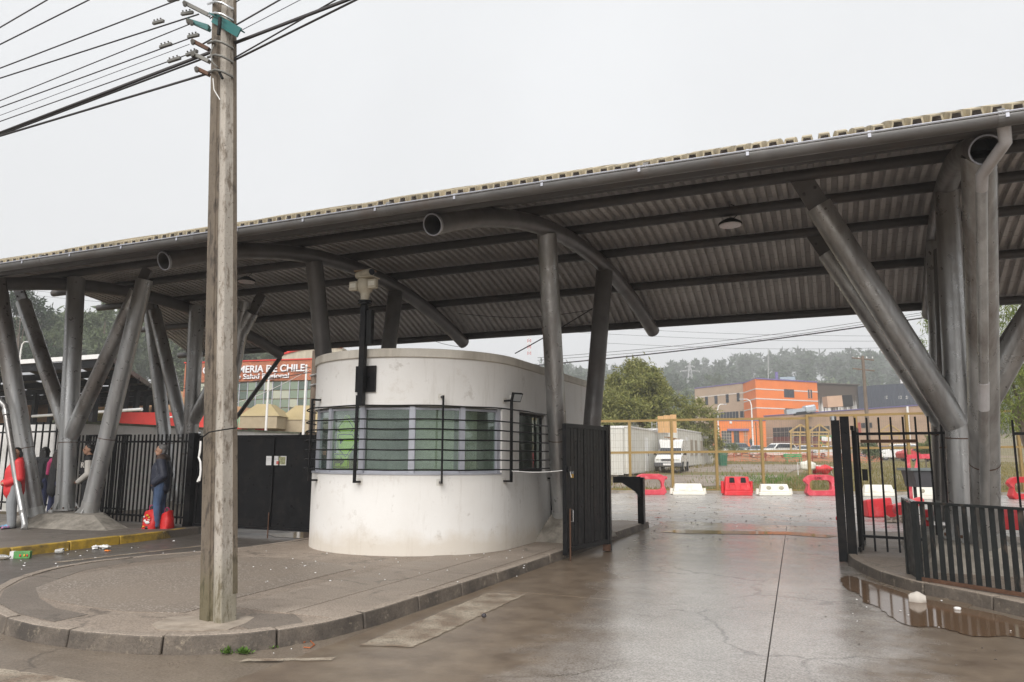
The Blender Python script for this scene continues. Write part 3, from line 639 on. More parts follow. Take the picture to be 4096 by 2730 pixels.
# piers and the side window
b = MB(); ringwall(b, BRAD, BRAD-.16, 1.36, 2.4, n=12, a0=math.radians(-12.5), a1=0); b.box((BC.x+BRAD-.16, 11.55, 1.36), (BC.x+BRAD, 11.78, 2.4)); o = b.build('window_pier', BWHITE, BT); rec(o.data)
b = MB(); b.box((BC.x+BRAD-.16, 13.05, 1.36), (BC.x+BRAD-.001, YB, 2.4)); o = b.build('window_pier', BWHITE, BT); rec(o.data)
MB().box((BC.x-BRAD+.001, 11.6, 1.36), (BC.x-BRAD+.16, YB, 2.4)).build('window_pier', BWHITE, BT)
p, q = Vector((BC.x+PRW-.02, 11.81, 0)), Vector((BC.x+PRW-.02, 13.02, 0)); d = (q-p).normalized(); up = Vector((0,0,1))
fr = MB()
for z in (1.385, 2.365): fr.bar(p+up*z, q+up*z, .05, .035)
for e in (p, q): fr.bar(e+up*1.37, e+up*2.38, .03, .05, up=d.cross(up))
fo = fr.build('window', BLACK, BT); MB().bar((p+q)/2+up*1.395, (p+q)/2+up*2.355, (q-p).length-.03, .006, up=d.cross(up)).build('pane', GLS, fo)
# sill and head strips
b = MB(); ringwall(b, BRAD+.012, BRAD-.1, 1.345, 1.372, n=40, a0=math.radians(-172), a1=math.radians(-13)); b.build('sill', ALU, BT)
# grille: horizontal rods and brackets
GR = BRAD+.13
def arc3(r, z, a0=-165, a1=0, n=44, wob=0): return [Vector((BC.x+r*math.cos(math.radians(a0+(a1-a0)*i/n)), BC.y+r*math.sin(math.radians(a0+(a1-a0)*i/n)), z+wob*math.sin(i*.7))) for i in range(n+1)]+[Vector((BC.x+r-.01*k, BC.y+.33*k, z+wob*math.sin(k*2))) for k in range(1, 6)]
GRL = thing('window_grille', 'black welded bar grille curving round the white booth window', 'grille', (BC.x, BC.y, 1.3))
for z in (1.42,1.57,1.725,1.88,2.04,2.19,2.40):
    MB().tube(arc3(GR, z, wob=.004), .0115, 8).build('rod', BLACK, GRL, smooth=60)
WPL = mat('bracket_patch', (.7,.68,.63), .7, var=.1, dirt=(.3,.18,.1), dirt_amt=.5, dscale=8)
for a, wdt in ((-160,.05), (-124,.05), (-89.25,.045), (-49.5,.028), (-10.5,.05), (None,.05)):
    p, q = (pa(a, GR+.012), pa(a, BRAD-.005)) if a else (Vector((BC.x+GR-.04, 13.18, 0)), Vector((BC.x+BRAD-.005, 13.18, 0)))
    n = (p-q).normalized()
    g_ = MB().bar(p+up*1.22, p+up*2.56, wdt, .028, up=n).build('upright', BLACK, GRL)
    MB().bar(p+up*1.235, q+up*1.235, wdt, .03).bar(p+up*2.545, q+up*2.545, wdt, .03).build('bracket', BLACK, g_)
    for z in (1.235, 2.545): MB().bar(q+up*(z-.05)-n*.003, q+up*(z+.05)-n*.003, .11, .02, up=n).build('wall_patch', WPL, g_)
# green warning signs stacked inside the glass, left bay
LIME = mat('fluorescent_lime_sheeting', (.56,.82,.02), .4, var=.04, fine=0)
def sign_in(label, c, pts, inner, extra=None):
    u = (pa(-89.75, 1)-pa(-113.75, 1)).normalized(); v = Vector((0,0,1)); nrm = u.cross(v)
    t = thing('road_sign', label, 'sign', c, 'lime road signs stacked in the booth window')
    MB().ext(pts, Vector(c)-nrm*.004, u, v, .004).build('plate', LIME, t)
    for k in range(len(inner)):
        p, q = inner[k], inner[(k+1) % len(inner)]
        MB().bar(Vector(c)+u*p[0]+v*p[1]+nrm*.002, Vector(c)+u*q[0]+v*q[1]+nrm*.002, .014, .004, up=nrm).build('border', BLACK, t)
    if extra: MB().ext(extra, Vector(c)+nrm*.001, u, v, .003).build('symbol', BLACK, t)
c = pa(-112, PRW-.12)+Vector((0,0,1.95)); DIA = lambda r: [(0,r),(r,0),(0,-r),(-r,0)]
sign_in('upper lime diamond road sign behind the booth glass', c+Vector((.13,-.02,.12)), [(0,.22),(.06,.22),(.24,.02),(.24,-.02),(.02,-.24),(-.2,-.02),(-.2,.02)], DIA(.19))
sign_in('lower lime arrow-shaped road sign behind the booth glass', c+Vector((.14,-.03,-.09)), [(-.2,.14),(.16,.14),(.30,0),(.02,-.30),(-.2,-.12)], [(-.17,.11),(.15,.11),(.265,0),(.02,-.25),(-.17,-.1)], [(-.14,.06),(-.04,.02),(-.12,-.05)])
sign_in('small lime rectangular road sign with black arrow at the booth sill', c+Vector((.08,-.02,-.40)), [(-.2,.12),(.16,.12),(.17,-.10),(.15,-.12),(-.2,-.12)], [(-.17,.1),(.145,.1),(.145,-.1),(-.17,-.1)], [(-.16,.03),(-.02,.03),(-.04,.08),(.06,-.01),(-.04,-.09),(-.03,-.04),(-.16,-.04)])
# inside: desk, blinds, cabinet
MB().box((-7.9,11.0,1.0),(-5.6,11.5,1.06)).build('desk', mat('desk_top', (.3,.22,.13), .5), BT)
BLIND = mat('beige_roller_blind', (.52,.50,.38), .8, var=.1, scale=1.5, stretch=(1,1,.2))
p, q = pa(-62, PRW-.22), pa(-39, PRW-.22); MB().bar((p+q)/2+up*1.36, (p+q)/2+up*2.38, (q-p).length, .01, up=(p-q).cross(up)).build('blind', BLIND, BT)
p, q = pa(-36, PRW-.24), pa(-22, PRW-.24); MB().bar((p+q)/2+up*1.36, (p+q)/2+up*2.38, (q-p).length, .01, up=(p-q).cross(up)).build('blind', BLIND, BT)
MB().box((-7.7,12.8,.14),(-6.9,13.3,2.05)).build('cabinet', mat('grey_cabinet', (.35,.37,.36), .4), BT); MB().box((-8.3,11.9,.15),(-5.1,11.95,2.39)).build('added_backdrop', mat('added_pale_backdrop', (.42,.42,.37), .7, var=.1), BT)  # last box: pale sheet added behind the panes so the windows look lighter
MB().box((-5.5,12.5,1.36),(-5.45,12.75,2.15)).build('notice_strip', BLIND, BT)
# black steel jamb at the booth corner
t = thing('steel_jamb', 'tall black steel channel against the right flank of the booth', 'post', (-4.87,13.45,.14))
MB().box((-4.92,13.3,.14),(-4.78,13.5,2.2)).build('channel', BLACK, t); MB().box((-4.78,13.5,.14),(-4.74,13.65,2.05)).build('plate', BLACK, t)
MB().bar((-4.8,13.5,.72),(-4.6,13.7,.72),.04,.05).build('stay', BLACK, t)
# floodlight on the booth
p = pa(-6, BRAD+.12)+up*2.62
t = thing('floodlight', 'small grey floodlight fixed to the booth wall above the grille', 'floodlight', p)
nrm = (pa(-30, 1)-pa(-30, .5)).normalized(); sd = Vector((nrm.y, -nrm.x, 0))*-1
MB().bar(p-nrm*.13, p-nrm*.03, .06, .06).build('bracket', WHITE, t)
MB().ext([(-.09,-.075),(.09,-.075),(.1,.075),(-.1,.075)], p+nrm*.01, sd, (up*.9+nrm*.42), .05).build('housing', DARK, t)
MB().ext([(-.075,-.06),(.075,-.06),(.08,.06),(-.08,.06)], p+nrm*.061-up*.02, sd, (up*.9+nrm*.42), .004).build('lens', glass('lamp_glass', (.35,.36,.36), .15), t)

# ------------------------------------------------------------------ CCTV mast on the booth
IVORY = mat('ivory_camera_casing', (.58,.53,.42), .5, var=.1, scale=5, dirt=(.3,.25,.18), dirt_amt=.5, dscale=4)
pm = pa(-87.5, BRAD+.13); tp = oy(1445,1100,pm.y)
t = thing('cctv_mast', 'black square mast with an ivory pan-tilt security camera on top', 'camera mast', (pm.x, pm.y, 2.4))
MB().box((pm.x-.045,pm.y-.045,2.40),(pm.x+.045,pm.y+.045,3.99)).build('mast', BLACK, t)
MB().bar(pa(-87.5, BRAD+.02)+up*2.62, pa(-87.5, BRAD+.02)+up*3.03, .36, .03, up=pa(-87.5,1)-pa(-87.5,.5)).build('wall_plate', BLACK, t)
MB().box((pm.x+.06,pm.y-.02,3.36),(pm.x+.15,pm.y+.06,3.9)).build('cable_box', DARK, t)
MB().lathe((pm.x,pm.y,4.06), [(.15,0),(.15,.03),(.11,.035),(.11,.06),(.15,.065),(.15,.09)], 20).build('flange', BLACK, t, smooth=30)
hd = MB().lathe((pm.x,pm.y,4.15), [(.085,0),(.1,.14),(.1,.16),(.15,.22),(.175,.32),(.17,.44),(.13,.5),(.05,.52)], 20).build('pan_head', IVORY, t, smooth=40)
MB().box((pm.x-.02,pm.y-.22,4.62),(pm.x+.3,pm.y+.1,4.64)).build('shade_rim', IVORY, hd)
cm = MB().tube([(pm.x-.2,pm.y+.0,4.72),(pm.x+.24,pm.y-.14,4.73)], .085, 14).build('camera_body', IVORY, t, smooth=40)
MB().tube([(pm.x+.235,pm.y-.138,4.73),(pm.x+.255,pm.y-.146,4.73)], .07, 14).build('camera_lens', DGLASS, cm)
MB().box((pm.x-.24,pm.y-.1,4.79),(pm.x+.2,pm.y+.12,4.815)).build('sun_shield', mat('rusty_shield', (.3,.2,.12), .6, var=.3), cm)
for s in (-1, 1):
    c = Vector((pm.x+.25*s+.02,pm.y-.1-.02*s,4.47)); il = MB().box(c-Vector((.1,.06,.1)), c+Vector((.1,.06,.1))).build('infrared_lamp', IVORY, t, bevel=.015)
    MB().box(c+Vector((-.075,-.068,-.04)), c+Vector((.075,-.06,.05))).build('led_window', mat('led_window', (.75,.72,.62), .3), il)
    MB().bar(c+Vector((-.1*s,0,.02)), Vector((pm.x+.12*s,pm.y,4.5)), .04, .04).build('arm', IVORY, il)

for _c in [c_ for c_ in t.children if c_.name.split('.')[0] in ('flange','pan_head','camera_body','infrared_lamp')]:
    def _sc(o_):
        for v in o_.data.vertices: w_ = v.co+ORG[t]; v.co = Vector((pm.x+(w_.x-pm.x)*.74, pm.y+(w_.y-pm.y)*.74, 3.99+(w_.z-4.06)*.74))-ORG[t]
        for c_ in o_.children: _sc(c_)
    _sc(_c)

# ------------------------------------------------------------------ concrete utility pole
def pole_mat(name, a, b2, st):
    m, t, b = nodes(name); c = coords(t, True)
    s = nn(t, 'VectorMath', operation='MULTIPLY', i_0=c, i_1=(5,5,1.5)).outputs[0]
    k = mix(t, ramp(t, noise(t, s, 1.3, 7, .75), .32, .68), a, b2); k = mix(t, ramp(t, noise(t, s, 2.6, 6, .7), .5, .62), k, st)
    k = mix(t, ramp(t, noise(t, c, 45, 3), .62, .7, 0, .7), k, (.05,.04,.03))
    sz = nn(t, 'SeparateXYZ', i_0=c).outputs[2]
    k = mix(t, mul(t, ramp(t, nn(t, 'Math', operation='SUBTRACT', i_0=noise(t, c, 3, 5), i_1=sz).outputs[0], -.25, .1), .4), k, (.12,.11,.04))
    t.links.new(k, b.inputs['Base Color']); b.inputs['Roughness'].default_value = .85; bumpn(t, b, noise(t, c, 40, 5), .5, .012); return m
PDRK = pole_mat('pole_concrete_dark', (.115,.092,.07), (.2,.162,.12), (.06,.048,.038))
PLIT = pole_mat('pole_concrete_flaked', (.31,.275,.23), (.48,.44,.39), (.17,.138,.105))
PB = Vector((-5.22, 5.40, .13)); PT = 10.2
POLE = thing('utility_pole', 'tall weathered concrete utility pole standing on the pavement island', 'utility pole', PB)
def psec(z): return 1-.045*z        # taper
def pshape(b, z0, z1, poly):
    n = len(poly); zs = [z0+(z1-z0)*i/10 for i in range(11)]; lean = lambda z: (-.057*z*.918, -.057*z*.396)
    for z in zs:
        s = psec(z)
        for x, y in poly: b.v.append(Vector((PB.x+x*s+lean(z)[0], PB.y+y*s+lean(z)[1], PB.z+z)))
    for i in range(10):
        for k in range(n): k2 = (k+1) % n; b.f.append((i*n+k, i*n+k2, (i+1)*n+k2, (i+1)*n+k))
    b.f.append(tuple(range(n-1, -1, -1))); b.f.append(tuple(10*n+k for k in range(n)))
ca, sa = math.cos(math.radians(-8)), math.sin(math.radians(-8)); rot2 = lambda P: [(x*ca-y*sa, x*sa+y*ca) for x, y in P]
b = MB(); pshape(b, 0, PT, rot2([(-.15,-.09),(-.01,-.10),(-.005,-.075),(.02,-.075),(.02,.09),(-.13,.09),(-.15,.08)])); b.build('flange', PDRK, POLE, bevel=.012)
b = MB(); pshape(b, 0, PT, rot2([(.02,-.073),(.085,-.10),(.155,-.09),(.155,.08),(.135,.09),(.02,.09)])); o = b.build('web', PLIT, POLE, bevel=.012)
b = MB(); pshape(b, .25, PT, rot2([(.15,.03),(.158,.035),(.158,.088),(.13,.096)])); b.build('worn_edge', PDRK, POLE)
TEAL = mat('teal_bracket_paint', (.015,.12,.115), .5, var=.15); GREYI = mat('grey_clamp', (.16,.155,.14), .5, .3, var=.2)
def pp(px, py, dy=0): return oy(px, py, 5.3+dy)
# hardware: angle brackets, straps, hooks
a = MB().bar(pp(855,72,-.12), pp(958,132,-.16), .012, .10).bar(pp(850,62,-.10), pp(965,122,-.10), .1, .012); a.build('angle_bracket', TEAL, POLE)
for (p, q, m_) in [((752,82),(838,120),TEAL),((765,88),(836,110),TEAL),((770,165),(838,200),RUST),((770,215),(838,248),GREYI),((785,275),(838,300),RUST),((738,12),(836,62),GREYI)]:
    c_ = MB().bar(pp(*p,-.05), pp(*q,0), .05, .035).build('cable_bracket', m_, POLE)
    MB().tube([pp(p[0],p[1],-.09), pp(p[0]+2,p[1]+9,-.0)], .022, 8).build('insulator', GREYI, c_)
for y0 in (15, 60, 172, 228, 288):
    c0 = pp(838,y0,-.05); MB().tube([pp(832,y0+2,.0), pp(862,y0-8,-.18), pp(888,y0-2,-.18), pp(930,y0+20,-.1), pp(927,y0+28,.05)], .013, 8).build('steel_strap', CHROME if y0 < 100 else GREYI, POLE, smooth=60)
MB().tube([pp(880,72,-.19), pp(879,100,-.2), pp(874,140,-.19)], .018, 8).build('hook_bolt', DARK, POLE)
MB().tube([pp(855,180,-.16), pp(843,215,-.17), pp(850,250,-.17), pp(870,270,-.16)], .008, 6).build('loose_cable', GREYI, POLE)
MB().tube([pp(872,278,-.16), pp(890,315,-.16)], .014, 6).build('hook_bolt', DARK, POLE)
MB().tube([pp(852,315,-.15), pp(856,360,-.15), pp(880,400,-.15)], .005, 6).build('loose_cable', WHITE, POLE)
MB().tube([oy(798,1760,5.24), oy(836,1730,5.2), oy(880,1722,5.2), oy(948,1712,5.35)], .006, 6).build('tie_wire', DARK, POLE)
b = MB(); RR = random.Random(3)
for pth in ([(803,1765),(800,1810),(795,1830),(802,1850),(803,1880),(801,1905),(797,1925)], [(800,1800),(797,1822)], [(801,1903),(790,1928)]): b.tube([oy(x,y,5.2) for x,y in pth], .009, 6)
b.build('frayed_string', WHITE, POLE)
# overhead cables along the street
WIRE = mat('black_cable', (.035,.03,.03), .5, var=.1, fine=0); WIREG = mat('grey_wire', (.1,.1,.11), .4, .4, fine=0)
def cable(label, a, bpt, r, ya=5.3, yb=5.3, exta=28, extb=0, sag=.0, m=WIRE, group='overhead cables on the concrete pole'):
    p = oy(*a, ya); q = oy(*bpt, yb); d = (q-p)
    P0 = p-d.normalized()*exta; P1 = q+d.normalized()*extb; n = 24
    pts = [P0.lerp(P1, i/n) for i in range(n+1)]; L = (P1-P0).length
    # keep the measured stretch straight, let the run beyond the frame sag
    lo = exta/L; pts = [pt+Vector((0,0, .10*(max(0, lo-i/n)**2)*exta)) for i, pt in enumerate(pts)]
    tag(MB().tube(pts, r*.72, 6).build('overhead_cable', m, smooth=60), label, 'cable', group)
lw = [((0,111),(190,0),.012,'highest thin twisted cable crossing the top left corner'),((0,179),(357,0),.012,'second twisted cable crossing the top left corner'),
 ((0,274),(708,2),.012,'cable meeting the pole at the top edge of the picture'),((0,314),(795,58),.012,'cable reaching the pole below two clamp blocks'),
 ((0,404),(765,95),.009,'cable ending at the teal bracket on the pole'),((0,431),(795,141),.010,'cable reaching the pole through a grey clamp block'),
 ((0,463),(758,178),.005,'thinnest wire on the left of the pole'),((0,487),(782,208),.009,'cable reaching the pole at the lowest pair of clamp blocks')]
for a, q, r, lb in lw: cable(lb, a, q, r)
cable('thick black cable bundle passing in front of the pole', (0,533), (1390,0), .026, extb=8)
cable('second thick cable just under the bundle left of the pole', (0,541), (806,238), .015)
cable('lowest black cable, clamped low on the pole and rising to the right', (820,300), (1425,0), .016, exta=0, extb=8)
cable('lowest black cable, running left from its clamp on the pole', (0,545), (822,298), .018)
cable('thin cable leaving the top of the pole to the upper right', (840,75), (958,0), .010, exta=0, extb=10)
cable('cable leaving the pole above the teal bracket to the upper right', (806,180), (1120,0), .013, exta=0, extb=10)
cable('thin grey wire from the end of the teal bracket to the upper right', (968,121), (1202,0), .006, exta=0, extb=10, m=WIREG)
cable('black cable joining the bundle right of the pole', (925,240), (1235,62), .012, exta=0, extb=2)
b = MB()
for i, (p, q) in enumerate([((612,95),(655,84)),((726,58),(772,50)),((640,190),(686,176)),((752,150),(795,140)),((672,248),(722,232)),((745,222),(790,205)),((672,2),(715,-3))]):
    o_ = MB().bar(pp(*p), pp(*q), .03, .032); o_.build('clamp_block', GREYI, POLE, bevel=.004)
    d = (pp(*q)-pp(*p))
    for f_ in (.2, .5, .8): MB().tube([pp(*p)+d*f_+Vector((0,-.01,.02)), pp(*p)+d*f_+Vector((0,-.02,.03))], .009, 6).build('clamp_bolt', GREYI, POLE)

# ------------------------------------------------------------------ gates and fences
def bar_fence(name, label, a, bpt, z0, z1, rails, pitch, bw=.028, m=BLACK, spike=.0, ends=(1,1), bar_d=None):
    a = Vector((a[0],a[1],0)); bpt = Vector((bpt[0],bpt[1],0)); d = (bpt-a); L = d.length; d.normalize()
    t = thing(name, label, 'fence', (a.x, a.y, z0))
    n = int(L/pitch); src = None
    for i in range(n+1):
        p = a+d*(i*L/n)
        if src is None:
            src = MB().bar((p.x,p.y,z0), (p.x,p.y,z1), bw, bar_d or bw, up=d).build('bar', m, t)
            src.data.transform(Matrix.Translation(ORG[t]-Vector((p.x,p.y,0)))); src.location = Vector((p.x,p.y,0))-ORG[t]
        else: piece(src, t, (p.x,p.y,RND.uniform(-.004,.004)))
    for z in rails: MB().bar(Vector((a.x,a.y,z)), Vector((bpt.x,bpt.y,z)), .032, .042).build('rail', m, t)
    return t
bar_fence('bar_fence', 'black vertical-bar fence behind the man in the navy jacket', (-12.7,12.0), (-16.3,12.0), .18, 2.08, (.32,1.92), .118)
bar_fence('bar_fence', 'taller black bar fence at the far left behind the queue', (-16.9,12.5), (-24,13.2), .2, 2.45, (.4,2.2), .30, bw=.032)
bar_fence('bar_fence', 'short close-barred black fence panel between the left columns', (-15.6,12.9), (-17.2,13.0), .2, 2.1, (.35,2.1), .1)
t = thing('gate_post', 'black square post with a steel cap where the solid gate closes', 'post', (-12.55,11.95,.1)); MB().box((-12.66,11.9,.05),(-12.5,12.06,2.1)).build('post', BLACK, t); MB().tube([(-12.45,12,2.1),(-12.38,12,2.1)], .045, 10).build('roller', CHROME, t)
SG = thing('sliding_gate', 'solid black sheet-steel sliding gate with three papers on it', 'gate', (-10.4,12.05,.1))
for x0, x1 in ((-12.5,-10.47),(-10.45,-7.9)):
    MB().box((x0,12.05,.17),(x1,12.07,2.02)).build('steel_sheet', BLACK, SG)
for z in (.18, 2.02): MB().box((-12.5,12.02,z-.025),(-7.9,12.10,z+.025)).build('rail', BLACK, SG)
for x in (-12.46,-10.46,-8.2): MB().box((x-.025,12.02,.2),(x+.025,12.045,2.0)).build('stile', BLACK, SG)
MB().tube([(-10.46,12.0,-.02),(-10.46,12.0,.5)], .012, 8).build('drop_bolt', RUST, SG)
PAPER = mat('white_paper', (.78,.77,.76), .7, var=.03, fine=0)
def paper(label, px, m2, marks):
    p = oy(px,1825,12.04); q = oy(px+30,1862,12.04)
    t = thing('notice', label, 'paper', p, 'papers on the black gate'); MB().box((p.x,12.036,q.z),(q.x,12.041,p.z)).build('sheet', PAPER, t)
    for (f0, f1, g0, g1, mm) in marks: MB().box((p.x+(q.x-p.x)*f0,12.033,q.z+(p.z-q.z)*g0),(p.x+(q.x-p.x)*f1,12.0355,q.z+(p.z-q.z)*g1)).build('print', mm, t)
PRT = mat('grey_print', (.4,.4,.42), .7, fine=0); PRR = mat('red_print', (.5,.12,.1), .7, fine=0); PRG = mat('coloured_print', (.35,.35,.2), .7, var=.5, scale=40, fine=0)
paper('plain white paper on the black gate, nearest the pole', 1066, None, [(.1,.9,.55,.58,PRT),(.1,.9,.7,.73,PRT)])
paper('white paper with a red corner in the middle of the three on the gate', 1090, None, [(.55,.95,.1,.45,PRR),(.1,.85,.6,.64,PRT),(.1,.85,.75,.78,PRT)])
paper('small coloured picture sheet on the black gate, nearest the booth', 1114, None, [(.08,.92,.08,.92,PRG)])
# open gate leaf by the driveway
GA, GB = Vector((-3.93,11.3,0)), Vector((-3.68,12.75,0)); gd = (GB-GA).normalized(); gz0, gz1 = .16, 2.16; gn = Vector((gd.y,-gd.x,0))
GT = thing('gate_leaf', 'open black slatted gate leaf standing beside the booth and driveway', 'gate', GA)
for e in (GA, GB): MB().bar(e+up*(gz0-.05), e+up*gz1, .07, .06, up=gd).build('stile', BLACK, GT)
for z in (gz0+.03, gz1-.03): MB().bar(GA+up*z, GB+up*z, .06, .07).build('rail', BLACK, GT)
L = (GB-GA).length; ns = 12; src = None
for i in range(ns):
    p = GA+gd*(.05+(L-.1)*(i+.5)/ns)
    if src is None:
        src = MB().bar(p+up*(gz0+.06), p+up*(gz1-.06), .022, (L-.1)/ns*.86, up=gd).build('slat', BLACK, GT); src.data.transform(Matrix.Translation(ORG[GT]-p)); src.location = p-ORG[GT]
    else: piece(src, GT, p+gn*RND.uniform(-.004,.004))
MB().bar(GA+gd*.05-gn*.02+up*(gz0+.05), GB-gd*.05-gn*.02+up*(gz0+.05), .003, .003).ext([(0.04,gz0),(L-.04,gz0),(L-.04,gz1),(.04,gz1)], GA-gn*.022, gd, up, .004).build('backing_sheet', BLACK, GT)
f = GA+gn*.05
bo = MB().tube([f+gd*.06+up*.0, f+gd*.06+up*.82], .014, 8).build('drop_bolt', RUST, GT)
MB().tube([f+gd*.06+up*.62, f+gd*.1+gn*.03+up*.62, f+gd*.1+gn*.03+up*.80, f+gd*.06+up*.80], .01, 8).build('handle', CHROME, bo)
MB().box(f+gd*.04+up*1.42-Vector((.01,.02,.03)), f+gd*.12+up*1.48).build('latch', OLDBLK, GT)
pk = f+gd*.1+gn*.02+up*1.36; t = thing('padlock', 'small brass padlock hanging from the open gate latch', 'padlock', pk)
MB().box(pk-Vector((.02,.012,.06)), pk+Vector((.02,.012,0))).build('body', mat('brass', (.5,.3,.06), .35, .8), t); MB().tube([pk+Vector((-.014,0,0)), pk+Vector((-.012,0,.04)), pk+Vector((.012,0,.04)), pk+Vector((.014,0,0))], .005, 6).build('shackle', CHROME, t)
s0 = pa(-10.5, GR+.02)+up*1.40; s1 = f+gd*.05+up*1.43
tag(MB().tube([s0.lerp(s1, i/10)-up*(.03*math.sin(PI*i/10)) for i in range(11)]+[s1+Vector((.03,0,-.12))], .007, 6).build('tie_string', WHITE), 'thin white string from the booth grille to the gate latch', 'string')
t = thing('hinge_post', 'black steel hinge post behind the open gate leaf', 'post', GB); MB().box((GB.x-.05,GB.y+.05,.02),(GB.x+.05,GB.y+.15,2.2)).build('post', BLACK, t); MB().box((GB.x-.06,GB.y-.05,.03),(GB.x+.06,GB.y+.04,.14)).build('floor_hinge', RUST, t)
# barrier arm rest
t = thing('barrier_rest', 'black steel arm rest bollard at the tip of the island', 'bollard', (-4.08,17.0,.14))
q = Vector((-4.08,17.0,.14)); MB().box((q.x-.07,q.y-.09,.14),(q.x+.07,q.y+.09,1.18)).build('post', BLACK, t, bevel=.008)
MB().ext([(0,0),(-.62,0),(-.62,-.14),(-.42,-.14),(-.12,-.34),(0,-.5)], (q.x+.0,q.y-.1,1.2), (.92,.39,0), (0,0,1), .1).build('arm_cradle', BLACK, t)
# right gate: post, folded leaf and bar fence
t = thing('gate_post', 'heavy black gate post with steel roller at the right of the driveway', 'post', (.06,13.2,.02))
MB().box((.0,13.12,.02),(.13,13.24,2.24)).build('post', BLACK, t); MB().tube([(.04,13.18,2.24),(.04,13.18,2.31)], .05, 12).build('roller', CHROME, t); MB().box((.135,13.1,.1),(.27,13.22,2.3)).build('channel', BLACK, t)
t = thing('gate_leaf', 'folded black slatted gate leaf seen edge-on behind the right gate post', 'gate', (.35,13.3,.1))
for i in range(9): MB().box((.30+i*.012,13.32+i*.13,.2),(.325+i*.012,13.41+i*.13,2.1)).build('slat', BLACK, t)
for z in (.2, 2.12): MB().bar((.31,13.28,z),(.42,14.55,z),.05,.07).build('rail', BLACK, t)
MB().bar((.42,14.55,.15),(.42,14.55,2.15),.07,.05,up=(1,0,0)).build('stile', BLACK, t); MB().box((.42,13.3,1.28),(.5,13.33,1.46)).build('latch', BLACK, t)
bar_fence('bar_fence', 'black spike-topped bar fence between the right gate post and the columns', (.36,13.2), (1.72,13.0), .2, 2.28, (.42,2.02), .17)
bar_fence('bar_fence', 'black bar fence right of the big right-hand columns', (2.45,12.9), (6,12.5), .2, 2.2, (.42,2.0), .21)
MB().bar((.42,13.12,1.90),(1.2,13.0,1.90),.04,.05).build('angle_iron', RUST, bpy.data.objects['bar_fence.003'] if 'bar_fence.003' in bpy.data.objects else None)
# low railing in front of the right columns
RA, RB = Vector((.90,10.62,0)), Vector((2.9,8.95,0)); rd = (RB-RA).normalized(); L = (RB-RA).length
RL = thing('low_railing', 'chipped dark railing of flat bars along the right pavement edge', 'railing', RA)
n = 25; src = None
for i in range(n):
    p = RA+rd*(.1+(L-.1)*i/(n-1))
    if src is None:
        src = MB().bar(p+up*.16, p+up*1.08, .012, .062, up=rd).build('bar', OLDBLK, RL); src.data.transform(Matrix.Translation(ORG[RL]-p)); src.location = p-ORG[RL]
    else: piece(src, RL, p+up*RND.uniform(-.006,.006), (0, 0, RND.uniform(-.12,.12)))
MB().bar(RA+up*1.09, RB+up*1.09, .05, .03).build('top_rail', OLDBLK, RL); MB().bar(RA+up*.175, RB+up*.175, .04, .045).build('bottom_rail', RUST, RL)
RC = Vector((.83,11.25,0)); rd2 = (RA-RC).normalized()
MB().bar(RA+up*.13, RA+up*1.1, .05, .07, up=rd).build('post', OLDBLK, RL); MB().bar(RC+up*.13, RC+up*1.12, .05, .07, up=rd2).build('post', OLDBLK, RL)
MB().ext([(0,.16),((RA-RC).length,.16),((RA-RC).length,1.06),(0,1.08)], RC, rd2, up, .012).build('end_sheet', OLDBLK, RL)
MB().bar(RC+up*1.11, RA+up*1.09, .06, .03).build('top_rail', CHROME, RL)
# sticker on the column
t = oy(3925,1860,11.3); tag(MB().box(t-Vector((.035,.004,.07)), t+Vector((.035,.004,.07))).build('sticker', mat('faded_sticker', (.5,.45,.42), .6, var=.6, scale=25)), 'small faded sticker on the big right-hand column', 'sticker')
# ------------------------------------------------------------------ vegetation helpers
def quads(name, V, mat_, parent=None):
    V = np.asarray(V, dtype=np.float32); n = V.shape[0]; o0 = ORG.get(parent, Vector((0,0,0))) if parent else Vector((0,0,0))
    V = V-np.array(o0, dtype=np.float32)
    me = bpy.data.meshes.new(name); me.vertices.add(n*4); me.vertices.foreach_set('co', V.reshape(-1))
    me.loops.add(n*4); me.loops.foreach_set('vertex_index', np.arange(n*4, dtype=np.int32))
    me.polygons.add(n); me.polygons.foreach_set('loop_start', np.arange(0, n*4, 4, dtype=np.int32))
    me.update(calc_edges=True)
    return put(name, me, mat_, parent)
def leafq(C, L, Wd, rng, droop=0.0, spread=1.0):
    """leaf blades of length L and width Wd at points C"""
    n = len(C); d = rng.normal(size=(n,3)); d[:,2] = d[:,2]*spread-droop; d /= np.linalg.norm(d, axis=1)[:,None]
    s = np.cross(d, rng.normal(size=(n,3))); s /= np.linalg.norm(s, axis=1)[:,None]
    L = L*rng.uniform(.6,1.4,size=(n,1)); Wd = Wd*rng.uniform(.6,1.3,size=(n,1))
    return np.stack([C, C+d*L*.5+s*Wd*.5, C+d*L, C+d*L*.5-s*Wd*.5], axis=1)
def lobes_pts(lobes, n, rng, clump=14, cs=.28):
    out = []; vol = np.array([l[1][0]*l[1][1]*l[1][2] for l in lobes])**.67; vol = vol/vol.sum()
    for l, v in zip(lobes, vol):
        k = max(1, int(n*v/clump)); u = rng.normal(size=(k,3)); u /= np.linalg.norm(u, axis=1)[:,None]
        r = rng.uniform(.35,1.0,size=(k,1))**.45; c = np.array(l[0])+u*r*np.array(l[1])*(1+rng.normal(0,.07,size=(k,1)))
        sc = min(l[1])*cs; out.append(np.repeat(c, clump, axis=0)+rng.normal(0, sc*.55, size=(k*clump,3)))
    return np.concatenate(out)
